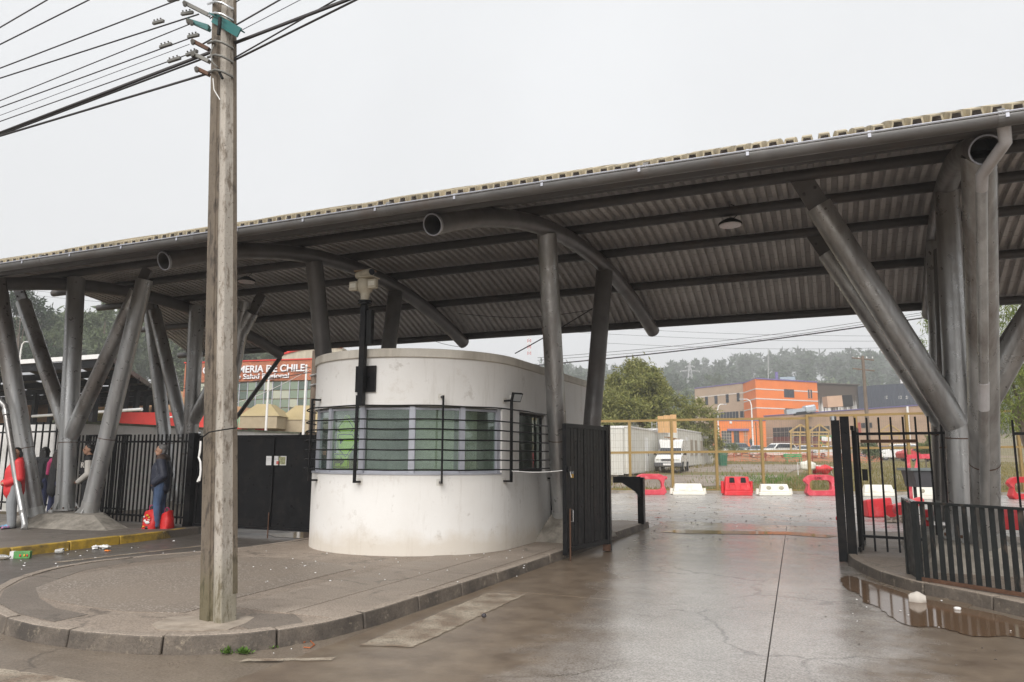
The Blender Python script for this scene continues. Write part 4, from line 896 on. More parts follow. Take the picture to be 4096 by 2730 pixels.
def leaf_mat(name, a, b2, c3, sc=.8):
    m, t, b = nodes(name); c = coords(t, True)
    k = mix(t, ramp(t, noise(t, c, sc, 4), .32, .68), a, b2); k = mix(t, ramp(t, noise(t, c, sc*9, 3), .4, .72), k, c3)
    t.links.new(k, b.inputs['Base Color']); b.inputs['Roughness'].default_value = .6; b.inputs['Specular IOR Level'].default_value = .25
    tr = nn(t, 'BsdfTranslucent'); t.links.new(k, tr.inputs[0]); ms = nn(t, 'MixShader', i_0=.3); t.links.new(b.outputs[0], ms.inputs[1]); t.links.new(tr.outputs[0], ms.inputs[2])
    t.links.new(ms.outputs[0], t.nodes['Material Output'].inputs[0]); return m
LF_ACA = leaf_mat('acacia_foliage', (.10,.13,.03), (.22,.23,.065), (.36,.33,.12))
LF_EUC = leaf_mat('eucalypt_foliage', (.06,.09,.042), (.13,.16,.075), (.17,.2,.11), .25)
LF_PIN = leaf_mat('pine_foliage', (.03,.055,.028), (.055,.085,.04), (.07,.1,.05), .2)
LF_BUS = leaf_mat('shrub_foliage', (.06,.11,.025), (.12,.17,.05), (.2,.2,.07), 1.5)
LF_WIL = leaf_mat('willow_foliage', (.07,.12,.02), (.17,.21,.045), (.26,.27,.07), .9)
BARK = mat('tree_bark', (.14,.105,.08), .9, var=.3, scale=6, bump=.5, bscale=20, stretch=(1,1,.25))
def tree(name, label, base, lobes, nleaf, L, Wd, leafm, seed, trunk_r=.25, droop=.2, group=None, limbs=7, clump=14, cs=.28):
    rng = np.random.default_rng(seed); t = thing(name, label, 'tree', base, group); base = Vector(base)
    top = Vector(lobes[0][0]); tm = base.lerp(top, .45)+Vector((rng.normal(0,.2),rng.normal(0,.2),0))
    tr = MB().tube([base, base.lerp(tm,.5)+Vector((.1,.05,0)), tm, tm.lerp(top,.6)], [trunk_r, trunk_r*.8, trunk_r*.62, trunk_r*.22], 10).build('trunk', BARK, t, smooth=50)
    for l in lobes[:limbs]:
        e = Vector(l[0]); p = base.lerp(tm, rng.uniform(.55,1)); m_ = p.lerp(e,.5)+Vector((0,0,.12*(e-p).length))
        MB().tube([p, m_, e], [trunk_r*.42, trunk_r*.28, trunk_r*.08], 7).build('limb', BARK, tr, smooth=50)
    P = lobes_pts(lobes, nleaf, rng, clump, cs); quads('crown', leafq(P, L, Wd, rng, droop), leafm, t); return t

# ------------------------------------------------------------------ acacia behind the cabins
def lob(pts, d, dd=0): return [((lambda c: (c.x,c.y,c.z))(od(px,py,d+j)), (r*d/2986, r*d/2986, rz*d/2986)) for px,py,r,rz,j in pts]
L0_ = lob([(2540,1560,110,110,0),(2480,1620,95,90,-1.5),(2620,1590,80,75,1),(2560,1490,70,60,.5),(2470,1540,65,60,1),(2640,1660,95,80,-1),(2540,1700,115,85,-2),(2450,1700,70,80,0),(2740,1640,80,65,1.5),(2790,1690,75,60,0),(2700,1720,90,70,-1),(2830,1740,50,50,.5),(2600,1530,60,50,-1.5),(2850,1790,35,50,0)], 60)
_r = random.Random(77); L1 = list(L0_)[:4]
for (c_, r_) in L0_:
    for _k in range(7):
        v = Vector((_r.gauss(0,1),_r.gauss(0,1),_r.gauss(0,1))).normalized(); q = .42*_r.uniform(.7,1.25); L1.append(((c_[0]+v.x*r_[0]*.8,c_[1]+v.y*r_[1]*.8,c_[2]+v.z*r_[2]*.8),(r_[0]*q,r_[1]*q,r_[2]*q*.8)))
L1 = [(c_,(r_[0]*.75,r_[1]*.75,r_[2]*.75)) if i < 4 else (c_,r_) for i,(c_,r_) in enumerate(L1)]
b0 = od(2600,1800,60); tree('acacia_tree', 'broad yellow-green acacia tree behind the white site cabins', (b0.x,b0.y,gz(b0)), L1, 34000, .36, .10, LF_ACA, 1, .3, .1, clump=16, cs=.5)
# ------------------------------------------------------------------ hill on the left with its wood, far wood on the right
def sm(x): x = max(0, min(1, x)); return x*x*(3-2*x)
LH = lambda d, l: terrain(d)+9*sm((d-62)/70)*sm((-l-18)/26)
b = MB(); DS = [58,66,76,88,102,118,136,156,180,215,260]; LS_ = [-320,-220,-160,-120,-95,-75,-60,-50,-42,-34,-26,-18]
for d in DS:
    for l in LS_: b.v.append(dl(d, l, LH(d,l)-.25+.3*math.sin(l*.7+d)))
for i in range(len(DS)-1):
    for j in range(len(LS_)-1): a = i*len(LS_)+j; b.f.append((a, a+1, a+len(LS_)+1, a+len(LS_)))
tag(b.build('wooded_hill', mat('hillside_scrub', (.11,.10,.045), .95, var=.4, scale=.15, world=True, bump=.5, bscale=3), smooth=70), kind='structure')
def forest(name, label, spots, leafm, seed, L, Wd, nq):
    rng = np.random.default_rng(seed); out = []
    for (d, l, z, h, kind) in spots:
        c = dl(d, l, z); k = nq
        if kind == 'p':
            f = rng.uniform(0,1,size=k)**.7; rr = (1-f)*h*.2+.15; a = rng.uniform(0,2*PI,size=k); q = rng.uniform(.3,1,size=k)**.5
            P = np.stack([c.x+np.cos(a)*rr*q, c.y+np.sin(a)*rr*q, z+h*(.1+.9*f)], axis=1)
        else:
            nl = 7; cc = np.stack([c.x+rng.normal(0,h*.10,nl), c.y+rng.normal(0,h*.10,nl), z+h*rng.uniform(.42,.95,nl)], axis=1); rs = h*rng.uniform(.06,.14,nl)
            i = rng.integers(0,nl,size=k); u = rng.normal(size=(k,3)); u /= np.linalg.norm(u,axis=1)[:,None]; P = cc[i]+u*rs[i][:,None]*rng.uniform(.4,1.1,size=(k,1))
        out.append(leafq(P, L*h/14, Wd*h/14, rng, .15))
        if kind != 'p':   # trunk blades
            tq = []
            for s in range(2):
                x = np.array([c.x,c.y,z-.3]); w_ = h*.012; a = s*PI/2; dx = np.array([math.cos(a)*w_, math.sin(a)*w_, 0]); u = np.array([0,0,h*.7]); tq.append([x-dx, x+dx, x+u+dx*.4, x+u-dx*.4])
            out.append(np.array(tq))
    o = quads(name, np.concatenate(out), leafm); tag(o, label, 'trees', kind='stuff'); return o
R2 = random.Random(5)
sp = [];
for i in range(230):
    d = R2.uniform(118,195); px = R2.uniform(-500,1330); l = (px-2048)/2986*d
    if l > -30: continue
    sp.append((d, l, LH(d,l)-.5, R2.uniform(9,14)*(1.12 if px < 500 else 1), R2.choice('eeep')))
forest('hillside_wood', 'mixed grey-green wood covering the hill on the left', sp, LF_EUC, 21, 1.5, .55, 330)
sp = []
for i in range(80):
    d = R2.uniform(72,95); px = R2.uniform(-300,1250); l = (px-2048)/2986*d; sp.append((d, l, LH(d,l)-.5, R2.uniform(4,7), 'e'))
forest('scrub_belt', 'dark scrub and young trees at the foot of the left hill', sp, LF_PIN, 22, 1.6, .7, 200)
sp = []
for i in range(620):
    d = R2.uniform(285,520)**1; px = R2.uniform(2150,4300); l = (px-2048)/2986*d; z = terrain(d)+hill(d,l)-1; sp.append((d, l, z, R2.uniform(9,17), R2.choice('ppe')))
forest('distant_wood', 'hazy plantation forest on the far hills at the right', sp, LF_PIN, 23, 2.6, 1.3, 110)
sp = []
for i in range(150):
    d = R2.uniform(195,285); px = R2.uniform(2150,4200); l = (px-2048)/2986*d; sp.append((d, l, terrain(d)+hill(d,l)-.6, R2.uniform(8,15), R2.choice('eep')))
forest('middle_wood', 'belt of mixed trees below the far hills', sp, LF_EUC, 24, 1.9, .9, 150)
# single trees one can tell apart
def euc(label, px, pyb, pyt, d, seed, wd=1.0, leafm=LF_EUC, n=3800, cat='eucalyptus_tree', grp='tall trees on the left hill'):
    a = od(px,pyb,d); tpt = od(px,pyt,d); h = tpt.z-a.z; r = random.Random(seed); lb = []
    for k in range(11): f = r.uniform(.38,.97); lb.append(((a.x+r.gauss(0,h*.09*wd), a.y+r.gauss(0,h*.09*wd), a.z+h*f), (h*.09*wd*r.uniform(.7,1.3),)*2+(h*.085,)))
    lb.sort(key=lambda q: -q[0][2]); tree(cat, label, a, lb, n, h*.045, h*.014, leafm, seed, h*.014, .35, group=grp)
euc('dark tall conifer at the left edge of the picture behind the columns', 60, 1640, 1165, 95, 31, 1.2, LF_PIN, 5000, 'conifer_tree')
euc('slender twin-topped eucalyptus between the two strut columns', 375, 1620, 1225, 100, 32, .8)
euc('bushy eucalyptus left of the slender twin-topped one', 205, 1600, 1275, 98, 33, 1.3)
euc('tall thin eucalyptus just right of the concrete pole above the brick sign', 1050, 1500, 1345, 120, 34, 1.3)
euc('eucalyptus above the curved red roof left of the booth', 1170, 1500, 1340, 120, 35, 1.1)
euc('dark pine standing above the cabins left of the far pylon', 2718, 1600, 1495, 250, 36, 1.0, LF_PIN, 1500, 'pine_tree', 'single trees on the far hill')
euc('left of two tall eucalyptus on the far ridge beside the orange building', 2848, 1600, 1495, 240, 37, 1.0, LF_EUC, 1500, grp='single trees on the far hill')
euc('right of two tall eucalyptus on the far ridge beside the orange building', 2882, 1600, 1500, 240, 38, .9, LF_EUC, 1500, grp='single trees on the far hill')
# willow at the right edge
r = random.Random(8); lb = lob([(4080,1300,90,130,0),(4010,1420,60,120,-1),(4130,1450,90,150,0),(4060,1560,75,110,-1),(3720,1280,40,50,3),(3740,1200,30,40,3),(3880,1230,60,60,2),(3690,1400,24,70,3),(4150,1620,80,90,0),(4020,1680,40,60,-1)], 30)
b0 = od(4130,1900,30); tree('willow_tree', 'yellow-green willow hanging behind the right-hand columns', (b0.x,b0.y,gz(b0)), lb, 9000, .26, .035, LF_WIL, 9, .2, 1.2, clump=18, cs=.4)
def bush(label, px, py, d, rpx, seed, leafm=LF_BUS, n=1500, L=.22, grp='bushes by the car park'):
    c = od(px,py,d); s = rpx*d/2986; rng = np.random.default_rng(seed); base = (c.x,c.y,gz(c)); t = thing('bush', label, 'bush', base, grp)
    lbs = [((c.x+rng.normal(0,s*.4), c.y+rng.normal(0,s*.4), c.z+rng.normal(0,s*.25)), (s*.6,s*.6,s*.55)) for _ in range(5)]
    MB().tube([Vector(base), c], [.06,.02], 6).build('stem', BARK, t); quads('foliage', leafq(lobes_pts(lbs, n, rng, 10, .4), L, L*.3, rng), leafm, t)
bush('leafy bush among the parked cars below the orange wall', 2935, 1795, 90, 26, 41, n=900)
bush('tall dark bush behind the folded right gate leaf', 3478, 1800, 48, 40, 42, LF_EUC)
bush('green bush with a fence through it right of the driveway fence', 3745, 1770, 50, 42, 43)
bush('small bush beside the columns at the right', 3700, 1800, 52, 30, 44)
# ------------------------------------------------------------------ pylons and masts
STEEL = mat('lattice_steel', (.42,.42,.42), .5, .3, var=.1)
def pylon(label, px, pyb, pyt, d, wpx, arms, th, name='pylon', m=STEEL):
    a = od(px,pyb,d); h = od(px,pyt,d).z-a.z; w_ = wpx*d/2986; t = thing(name, label, 'pylon', a); wd = lambda f: w_*(1-f)**1.1*.5+w_*.05
    cs = [(-1,-1),(1,-1),(1,1),(-1,1)]; N = 9
    P = lambda f, c: a+rt0*(c[0]*wd(f))+fw0*(c[1]*wd(f))+UP*(h*f)
    for c in cs: MB().tube([P(i/N,c) for i in range(N+1)], th, 4).build('leg', m, t)
    for i in range(N):
        b = MB(); f0, f1 = i/N, (i+1)/N
        for k in range(4): b.tube([P(f0,cs[k]), P(f1,cs[(k+1)%4])], th*.6, 3); b.tube([P(f0,cs[(k+1)%4]), P(f1,cs[k])], th*.6, 3)
        b.build('bracing', m, t)
    for f, L_ in arms:
        b = MB(); c = a+UP*(h*f); b.tube([c-rt0*L_, c, c+rt0*L_], th*.9, 4); b.tube([c-rt0*L_, c+UP*h*.04, c+rt0*L_], th*.6, 4); b.build('crossarm', m, t)
        for s in (-1,1): MB().tube([c+rt0*L_*s, c+rt0*L_*s-UP*h*.05], th*.9, 5).build('insulator', WHITE, t)
pylon('near lattice pylon on the wooded hill at the left', 698, 1625, 1335, 140, 62, [(.93,3.2),(.76,4.2),(.6,3.6)], .11)
pylon('far lattice pylon on the ridge right of the acacia', 2762, 1560, 1450, 330, 26, [(.68,4.2),(.85,2.0)], .14)
t = od(3073,1520,200); tp = od(3073,1395,200); m_ = thing('guyed_mast', 'thin guyed radio mast rising behind the orange building', 'mast', t)
MB().tube([t,tp], .13, 6).build('mast', STEEL, m_)
for s in (-1,1): MB().tube([t.lerp(tp,.8), t+rt0*8*s], .035, 4).build('guy_wire', WIREG, m_)
a = od(2117,1420,160); h = od(2117,1345,160).z-a.z; t = thing('radio_tower', 'red and white lattice radio tower above the booth roof', 'tower', a)
RW = [mat('tower_red', (.55,.05,.04), .5), WHITE]
for i in range(6):
    z0, z1 = a+UP*(h*i/6), a+UP*(h*(i+1)/6); b = MB()
    for s in (-1,1): b.tube([z0+rt0*.35*s, z1+rt0*.33*s], .06, 4); b.tube([z0-rt0*.35*s, z1+rt0*.33*s], .04, 3)
    b.build('section', RW[i%2], t)

# ------------------------------------------------------------------ facade helper
class Wall:
    def __init__(s, pa_, da, pb_, db):
        s.A = dl(da, (pa_-2048)/2986*da); s.B = dl(db, (pb_-2048)/2986*db); s.u = (s.B-s.A).normalized(); s.L = (s.B-s.A).length
        s.n = Vector((s.u.y,-s.u.x,0)); s.n = s.n if s.n.dot(s.A) < 0 else -s.n
    def hit(s, px, py):
        r = _ray(px,py); k = (s.A-EYEP).dot(s.n)/r.dot(s.n); p = EYEP+r*k; return (p-s.A).dot(s.u), p.z
    def block(s, name, m, t, z0, z1, depth=12, u0=0, u1=None):
        u1 = s.L if u1 is None else u1; a = s.A+s.u*u0; b = s.A+s.u*u1; q = [a, b, b-s.n*depth, a-s.n*depth]
        return MB().prism([(p.x,p.y) for p in q], z0, z1).build(name, m, t)
    def slab(s, name, m, t, u0, z0, u1, z1, proud=.02, th=.06):
        return MB().ext([(u0,z0),(u1,z0),(u1,z1),(u0,z1)], s.A+s.n*proud, s.u, UP, -th if s.u.cross(UP).dot(s.n) > 0 else th).build(name, m, t)
    def win(s, t, px0, py0, px1, py1, cols=2, fm=None, gm=None, bars=True, rows=1, fw_=.12):
        u0, z1 = s.hit(px0,py0); u1, z0 = s.hit(px1,py1)
        w_ = s.slab('window', fm or WHITE, t, u0, z0, u1, z1, .05, .04)
        for r_ in range(rows):
            for c in range(cols):
                a0 = u0+(u1-u0)*c/cols+fw_/2; a1 = u0+(u1-u0)*(c+1)/cols-fw_/2; b0 = z0+(z1-z0)*r_/rows+fw_/2; b1 = z0+(z1-z0)*(r_+1)/rows-fw_/2
                s.slab('pane', gm or DGLASS, w_, a0, b0, a1, b1, .08, .02)
        return w_
    def rect(s, name, m, t, px0, py0, px1, py1, proud=.04, th=.08):
        u0, z1 = s.hit(px0,py0); u1, z0 = s.hit(px1,py1); return s.slab(name, m, t, min(u0,u1), min(z0,z1), max(u0,u1), max(z0,z1), proud, th)
ORANGE = mat('orange_render', (.74,.20,.04), .8, var=.06, scale=.4, world=True, dirt=(.6,.16,.05), dirt_amt=.3, dscale=.5)
BEIGE = mat('beige_render', (.42,.31,.225), .85, var=.07, scale=.4, world=True, dirt=(.25,.19,.14), dirt_amt=.4, dscale=.6)
PINKB = mat('pinkish_beige_cladding', (.47,.32,.22), .8, var=.06, scale=.4, world=True, dirt=(.3,.2,.15), dirt_amt=.4, dscale=.5)
TRIM = mat('pale_trim', (.62,.58,.55), .7, var=.05, fine=0); PURPLE = mat('violet_roof_edge', (.16,.13,.30), .6, var=.1)
WFR = mat('dark_window_frame', (.07,.065,.06), .5, var=.1); WFT = mat('tan_window_frame', (.36,.31,.25), .6, var=.1)
# orange building
OB = thing('orange_building', 'tall orange building with white bands behind the car park', 'building', dl(138,46,4))
z1 = od(3038,1517,138).z; m1 = Wall(3038,138,3288,144); m2 = Wall(2987,147,3038,138)
c0, c1, c2 = m1.A, m1.B, m2.A; c3 = c1+(c2-c0)
MB().prism([(p.x,p.y) for p in (c0,c1,c3,c2)], 3.4, z1).build('wall', ORANGE, OB); MB().prism([(p.x,p.y) for p in (c0+m1.n*.15,c1+m1.n*.15,c3,c2+m2.n*.15)], z1, z1+.22).build('parapet_cap', PURPLE, OB)
for py in (1556,1595,1632):
    for W_ in (m1,m2):
        zz = od(3038,py,138).z; W_.slab('band', TRIM, OB, 0, zz-.11, W_.L, zz+.11, .05, .05)
m1.win(OB, 3135,1557,3177,1592, 2, WFR); 
for px in (3230,3240): m1.win(OB, px,1559,px+9,1595, 1, WFT)
m1.win(OB, 3140,1634,3190,1655, 3, WFR)
sd_ = m1.A+m1.u*8; MB().tube([Vector((sd_.x,sd_.y,z1+.2))-m1.n*3, Vector((sd_.x,sd_.y,z1+2.0))-m1.n*3], .3, 10).build('roof_flue', PURPLE, OB)
MB().box(Vector((sd_.x-1.6,sd_.y+2,z1+.1)), Vector((sd_.x+1.2,sd_.y+4,z1+1.0))).build('roof_unit', mat('roof_duct', (.3,.36,.4), .4, .4), OB)
# beige wing to its left
BW = thing('beige_wing', 'beige three-storey wing joining the orange building on the left', 'building', dl(155,38,4))
W1 = Wall(2790,160,2988,147.3); zt = od(2987,1534,147.3).z; W1.block('wall', BEIGE, BW, 3.4, zt, 14); W1.slab('roof_edge', PURPLE, BW, 0, zt, W1.L, zt+.2, .1, .3)
W1.slab('band', TRIM, BW, 0, zt-2.0, W1.L, zt-1.8, .05, .05)
for px, py in ((2820,1588),(2858,1584),(2903,1578),(2947,1573)): W1.win(BW, px,py,px+13,py+33, 1, WFR, rows=2, fw_=.1)
W1.win(BW, 2850,1653,2880,1672, 3, WFT); W1.win(BW, 2882,1650,2956,1674, 6, WFT); W1.win(BW, 2960,1645,2990,1670, 2, WFT)
# orange entrance block in front
EB = thing('entrance_block', 'single-storey orange entrance block with gridded doors', 'building', dl(128,40,3.5))
W2 = Wall(2868,131,3072,130); zt = od(2980,1684,130).z; W2.block('wall', ORANGE, EB, 2.8, zt, 6); W2.slab('roof_edge', PURPLE, EB, 0, zt, W2.L, zt+.15, .1, .4)
W2.win(EB, 2885,1724,2928,1785, 4, WFT, rows=5, fw_=.1); W2.win(EB, 2934,1724,2958,1780, 2, WFR, rows=1); W2.rect('awning', PURPLE, EB, 2908,1716,2994,1724, .4, .8); W2.win(EB, 2974,1724,2992,1780, 2, WFT, mat('orange_glass', (.5,.14,.03), .3), rows=3)
W2.rect('wall_lamp', WHITE, EB, 2918,1686,2928,1695, .1, .15)
# long low beige building
LBd = thing('low_beige_building', 'long low pinkish-beige hall with tall gridded windows', 'building', dl(118,60,3))
W3 = Wall(3066,137,3780,104); z3 = od(3780,1618,104).z; z3b = z3
W3.block('wall', PINKB, LBd, 1.6, z3, 10); W3.slab('roof_edge', PURPLE, LBd, 0, z3, W3.L, z3+.16, .12, .3); W3.slab('band', TRIM, LBd, 0, z3-4.0, W3.L, z3-3.85, .05, .05)
RG = mat('reddish_glass', (.16,.035,.03), .15)
for px0, px1 in ((3092,3172),(3176,3250),(3252,3322)): 
    W3.win(LBd, px0,1712-.03*(px0-3092),px1,1748, 5, WFT, DGLASS, rows=2, fw_=.1); W3.win(LBd, px0,1748,px1,1790, 5, WFT, RG, rows=2, fw_=.1)
W3.win(LBd, 3445,1693,3490,1712, 2, WFR); W3.rect('red_panel', mat('red_brick_panel', (.42,.08,.05), .8), LBd, 3418,1692,3446,1740, .05, .06)
MB().tube([W3.A+W3.u*(W3.L*.86)+W3.n*.3+UP*1.6, W3.A+W3.u*(W3.L*.86)+W3.n*.3+UP*z3], .16, 10).build('white_flue', WHITE, LBd)
# ducts on its roof
DUCT = mat('roof_duct_zinc', (.42,.46,.50), .4, .4, var=.12)
def ctr(px, py, d): return od(px,py,d)
t = thing('roof_duct', 'zinc ventilation duct with a bent hood on the low roof', 'duct', ctr(3180,1652,126))
MB().bar(ctr(3142,1650,126), ctr(3235,1640,126), 1.2, .8).build('duct_run', DUCT, t); MB().bar(ctr(3215,1640,126), ctr(3258,1634,126), 1.8, 1.3).build('hood', DUCT, t, bevel=.3); MB().bar(ctr(3180,1657,126), ctr(3240,1650,126), 1.5, .5).build('plinth', DARK, t)
# stained white building
def stain_mat():
    m, t, b = nodes('soot_stained_white_wall'); c = coords(t, True); s = nn(t, 'VectorMath', operation='MULTIPLY', i_0=c, i_1=(.9,.9,.09)).outputs[0]
    sz = nn(t, 'SeparateXYZ', i_0=c).outputs[2]; f = nn(t, 'Math', operation='ADD', i_0=ramp(t, sz, 9.5, 16, -.12, .30), i_1=noise(t, s, 1.2, 6, .7)).outputs[0]
    t.links.new(mix(t, ramp(t, f, .46, .62), (.7,.685,.66), (.07,.05,.035)), b.inputs['Base Color']); b.inputs['Roughness'].default_value = .85; return m
WB = thing('stained_building', 'white building streaked with dark stains right of the orange one', 'building', dl(146,66,4))
W4 = Wall(3284,147,3456,150); z4 = od(3370,1538,148).z; W4.block('wall', stain_mat(), WB, 3.4, z4, 14); W4.slab('roof_edge', mat('dark_roof_edge', (.08,.065,.05), .7), WB, -.2, z4, W4.L+.2, z4+.2, .3, .5)
t = thing('cooling_unit', 'beige cooling plant on a steel rack before the stained wall', 'machine', ctr(3340,1620,128))
MB().bar(ctr(3300,1610,128), ctr(3360,1606,128), 2.0, 1.9).build('casing', PINKB, t); MB().bar(ctr(3361,1606,128), ctr(3400,1604,128), 2.0, 1.9).build('louvre_box', DARK, t)
for px in (3298,3330,3360,3403): MB().tube([ctr(px,1632,127.5), ctr(px,1652,127.5)], .06, 6).build('rack_leg', DARK, t)
MB().bar(ctr(3296,1631,127.8), ctr(3406,1626,127.8), .15, .12).build('rack_rail', DARK, t)
DBL = mat('slate_blue_cladding', (.055,.066,.09), .6, var=.1, scale=.5, world=True)
DB = thing('slate_building', 'dark slate-blue ribbed hall behind the wooden pole', 'building', dl(140,80,4)); W5 = Wall(3452,149,3760,138); z5 = od(3620,1536,143).z
W5.block('wall', DBL, DB, 3, z5, 12)
for i in range(26): u = .6+i*(W5.L-1)/25; W5.slab('rib', DBL, DB, u-.08, 3.5, u+.08, z5, .10, .1)
for px in (3545,3600,3628): W5.win(DB, px-6,1585,px+7,1596, 2, WHITE, fw_=.12)
for px in (3590,3612): c = W5.A+W5.u*W5.hit(px,1540)[0]-W5.n*2; MB().tube([c+UP*(z5-.2), c+UP*(z5+1.6)], .25, 8).build('roof_vent', WHITE, DB)
# ------------------------------------------------------------------ mesh fence
BRZ = mat('ochre_painted_steel', (.29,.19,.06), .5, var=.2, scale=2, dirt=(.08,.05,.02), dirt_amt=.4, dscale=2); MW = mat('mesh_wire', (.30,.27,.2), .5, .3, fine=0); GREYT = mat('grey_tape', (.5,.52,.55), .6)
MF = thing('mesh_fence', 'ochre steel frame fence with wire mesh along the yard', 'fence', dl(35.5,6,0))
FP = [(2200,3.33),(2346,3.34),(2522,3.36),(2691,3.42),(2868,3.46),(3052,3.50),(3238,3.66),(3434,3.7),(3640,3.78),(3850,3.85),(4085,3.95),(4300,4.0)]; FD = 35.5
P3 = lambda px, z: dl(FD, (px-2048)/2986*FD, z)
for i, (px, zt) in enumerate(FP):
    MB().bar(P3(px,.0), P3(px,zt+.04), .125, .12, up=rt0).build('post', BRZ, MF)
    if i+1 < len(FP):
        q = FP[i+1][0]; z2 = FP[i+1][1]-(.12 if i == 5 else 0)
        mz = 1.81+.03*i+(.12 if i >= 6 else 0)
        
        for (e0, e1, ww) in ((zt, z2, .11), (mz, mz+.03, .11), (.16, .16, .05)): MB().bar(P3(px,e0), P3(q,e1), .08, ww).build('rail', BRZ, MF)
        b = MB(); L_ = (P3(q,0)-P3(px,0)).length; n = int(L_/.11)
        for k in range(1,n): u = k/n; a = P3(px+(q-px)*u,.18); b.tube([a, a+UP*(zt-.2+(z2-zt)*u)], .0042, 3, cap=False)
        for z in [.45+.33*k for k in range(int((zt-.5)/.33)+1)]: b.tube([P3(px,z), P3(q,z)], .0042, 3, cap=False)
        o = b.build('wire_mesh', MW, MF); o['kind'] = 'stuff'
for px, z in ((2522,1.83),(2691,1.86),(2691,.75),(2868,1.88),(3052,1.9),(3052,2.6),(3052,.6),(3238,1.95),(3640,2.05)): MB().bar(P3(px,z-.1)-fw0*.055, P3(px,z+.12)-fw0*.055, .105, .01, up=fw0).build('repair_plate', GREYT, MF)
# ------------------------------------------------------------------ site cabins
CAB = mat('white_cabin_cladding', (.62,.61,.56), .5, var=.05, scale=.8, dirt=(.42,.37,.28), dirt_amt=.35, dscale=.9)
def cabin(label, corner, dirn, L_, wid, h, zg, doors, wins, endpanel=True):
    a = Vector(corner); u = Vector(dirn).normalized(); n = Vector((u.y,-u.x,0)); n = n if n.dot(a) < 0 else -n
    t = thing('site_cabin', label, 'cabin', (a.x,a.y,zg), 'white site cabins'); q = [a, a+u*L_, a+u*L_-n*wid, a-n*wid]
    MB().prism([(p.x,p.y) for p in q], zg+.22, zg+h).build('body', CAB, t)
    MB().prism([(p.x,p.y) for p in [a+n*.04-u*.04, a+u*(L_+.04)+n*.04, a+u*(L_+.04)-n*(wid+.04), a-n*(wid+.04)-u*.04]], zg+h, zg+h+.09).build('roof', WHITE, t)
    k = int(L_/.33)
    for i in range(k): p = a+u*(L_*(i+.5)/k)+n*.012; MB().bar(p+UP*(zg+.3), p+UP*(zg+h-.06), .12, .02, up=n).build('rib', CAB, t)
    for i in range(int(wid/.33)): p = a-n*(wid*(i+.5)/int(wid/.33))-u*.012; MB().bar(p+UP*(zg+.3), p+UP*(zg+h-.06), .12, .02, up=u).build('rib', CAB, t)
    for d0 in doors:
        p = a+u*d0+n*.03; dd = MB().bar(p+UP*(zg+.3), p+UP*(zg+2.3), .8, .03, up=n).build('door', WHITE, t); MB().bar(p+u*.3+n*.03+UP*(zg+1.2), p+u*.3+n*.03+UP*(zg+1.35), .04, .03, up=n).build('handle', DARK, dd)
    for d0 in wins:
        p = a+u*d0+n*.035; w_ = MB().bar(p+UP*(zg+1.0), p+UP*(zg+2.15), .7, .03, up=n).build('window', mat('cabin_frame', (.45,.43,.36), .6) if False else WFT, t); MB().bar(p+n*.02+UP*(zg+1.06), p+n*.02+UP*(zg+2.09), .58, .01, up=n).build('pane', mat('cabin_glass', (.3,.3,.27), .2) if False else DGLASS, w_)
        for k2 in range(5): MB().bar(p+u*(-.28+.14*k2)+n*.04+UP*(zg+1.02), p+u*(-.28+.14*k2)+n*.04+UP*(zg+2.13), .02, .02).build('grille_bar', WFT, w_)
    for s in (.1,.5,.9): p = a+u*L_*s-n*.3; MB().box(p+UP*(zg-.2)-Vector((.2,.2,0)), p+UP*(zg+.22)+Vector((.2,.2,0))).build('support_block', CONC, t)
    return t
u1 = dl(54,11.9)-dl(41,6.5)
cabin('near white site cabin with two narrow doors behind the mesh fence', dl(41,6.5), u1, 11.5, 2.6, 2.75, terrain(41)+.1, (4.2,8.2), ())
cabin('farther white site cabin with four barred windows behind the van', dl(52,11.6), dl(65,17.7)-dl(52,11.6), 13.6, 2.6, 2.75, terrain(55)-.1, (3.0,), (4.6,6.2,8.4,11.6))
a = dl(39.8,2.0); cabin('left end cabin partly hidden by the booth gate', dl(40.2,1.8), dl(41,6.5)-dl(40.2,1.8), 4.4, 2.4, 2.75, terrain(40)+.12, (), ())
c = od(2660,1700,47); t = thing('plywood_stack', 'upright raw plywood sheets standing on the cabin roof', 'plywood', (c.x,c.y,3.4))
PLY = mat('raw_plywood', (.55,.33,.15), .7, var=.15, scale=2, stretch=(4,4,.4))
for i, (x0, x1) in enumerate(((2632,2655),(2656,2682),(2683,2707))): a, b_ = od(x0,1732,47+i*.03), od(x1,1732,47+i*.03); MB().bar((a+b_)/2, (a+b_)/2+UP*(1.05+.05*i), (b_-a).length, .03, up=fw0).build('sheet', PLY, t)
t = thing('ladder', 'short aluminium ladder leaning on the plywood on the cabin roof', 'ladder', od(2618,1730,46.8)); a, b_ = od(2608,1732,46.8), od(2628,1732,46.8)
for p in (a,b_): MB().tube([p, p+UP*.68], .025, 6).build('rail', CHROME, t)
for i in range(3): MB().tube([a+UP*(.15+.2*i), b_+UP*(.15+.2*i)], .02, 6).build('rung', CHROME, t)
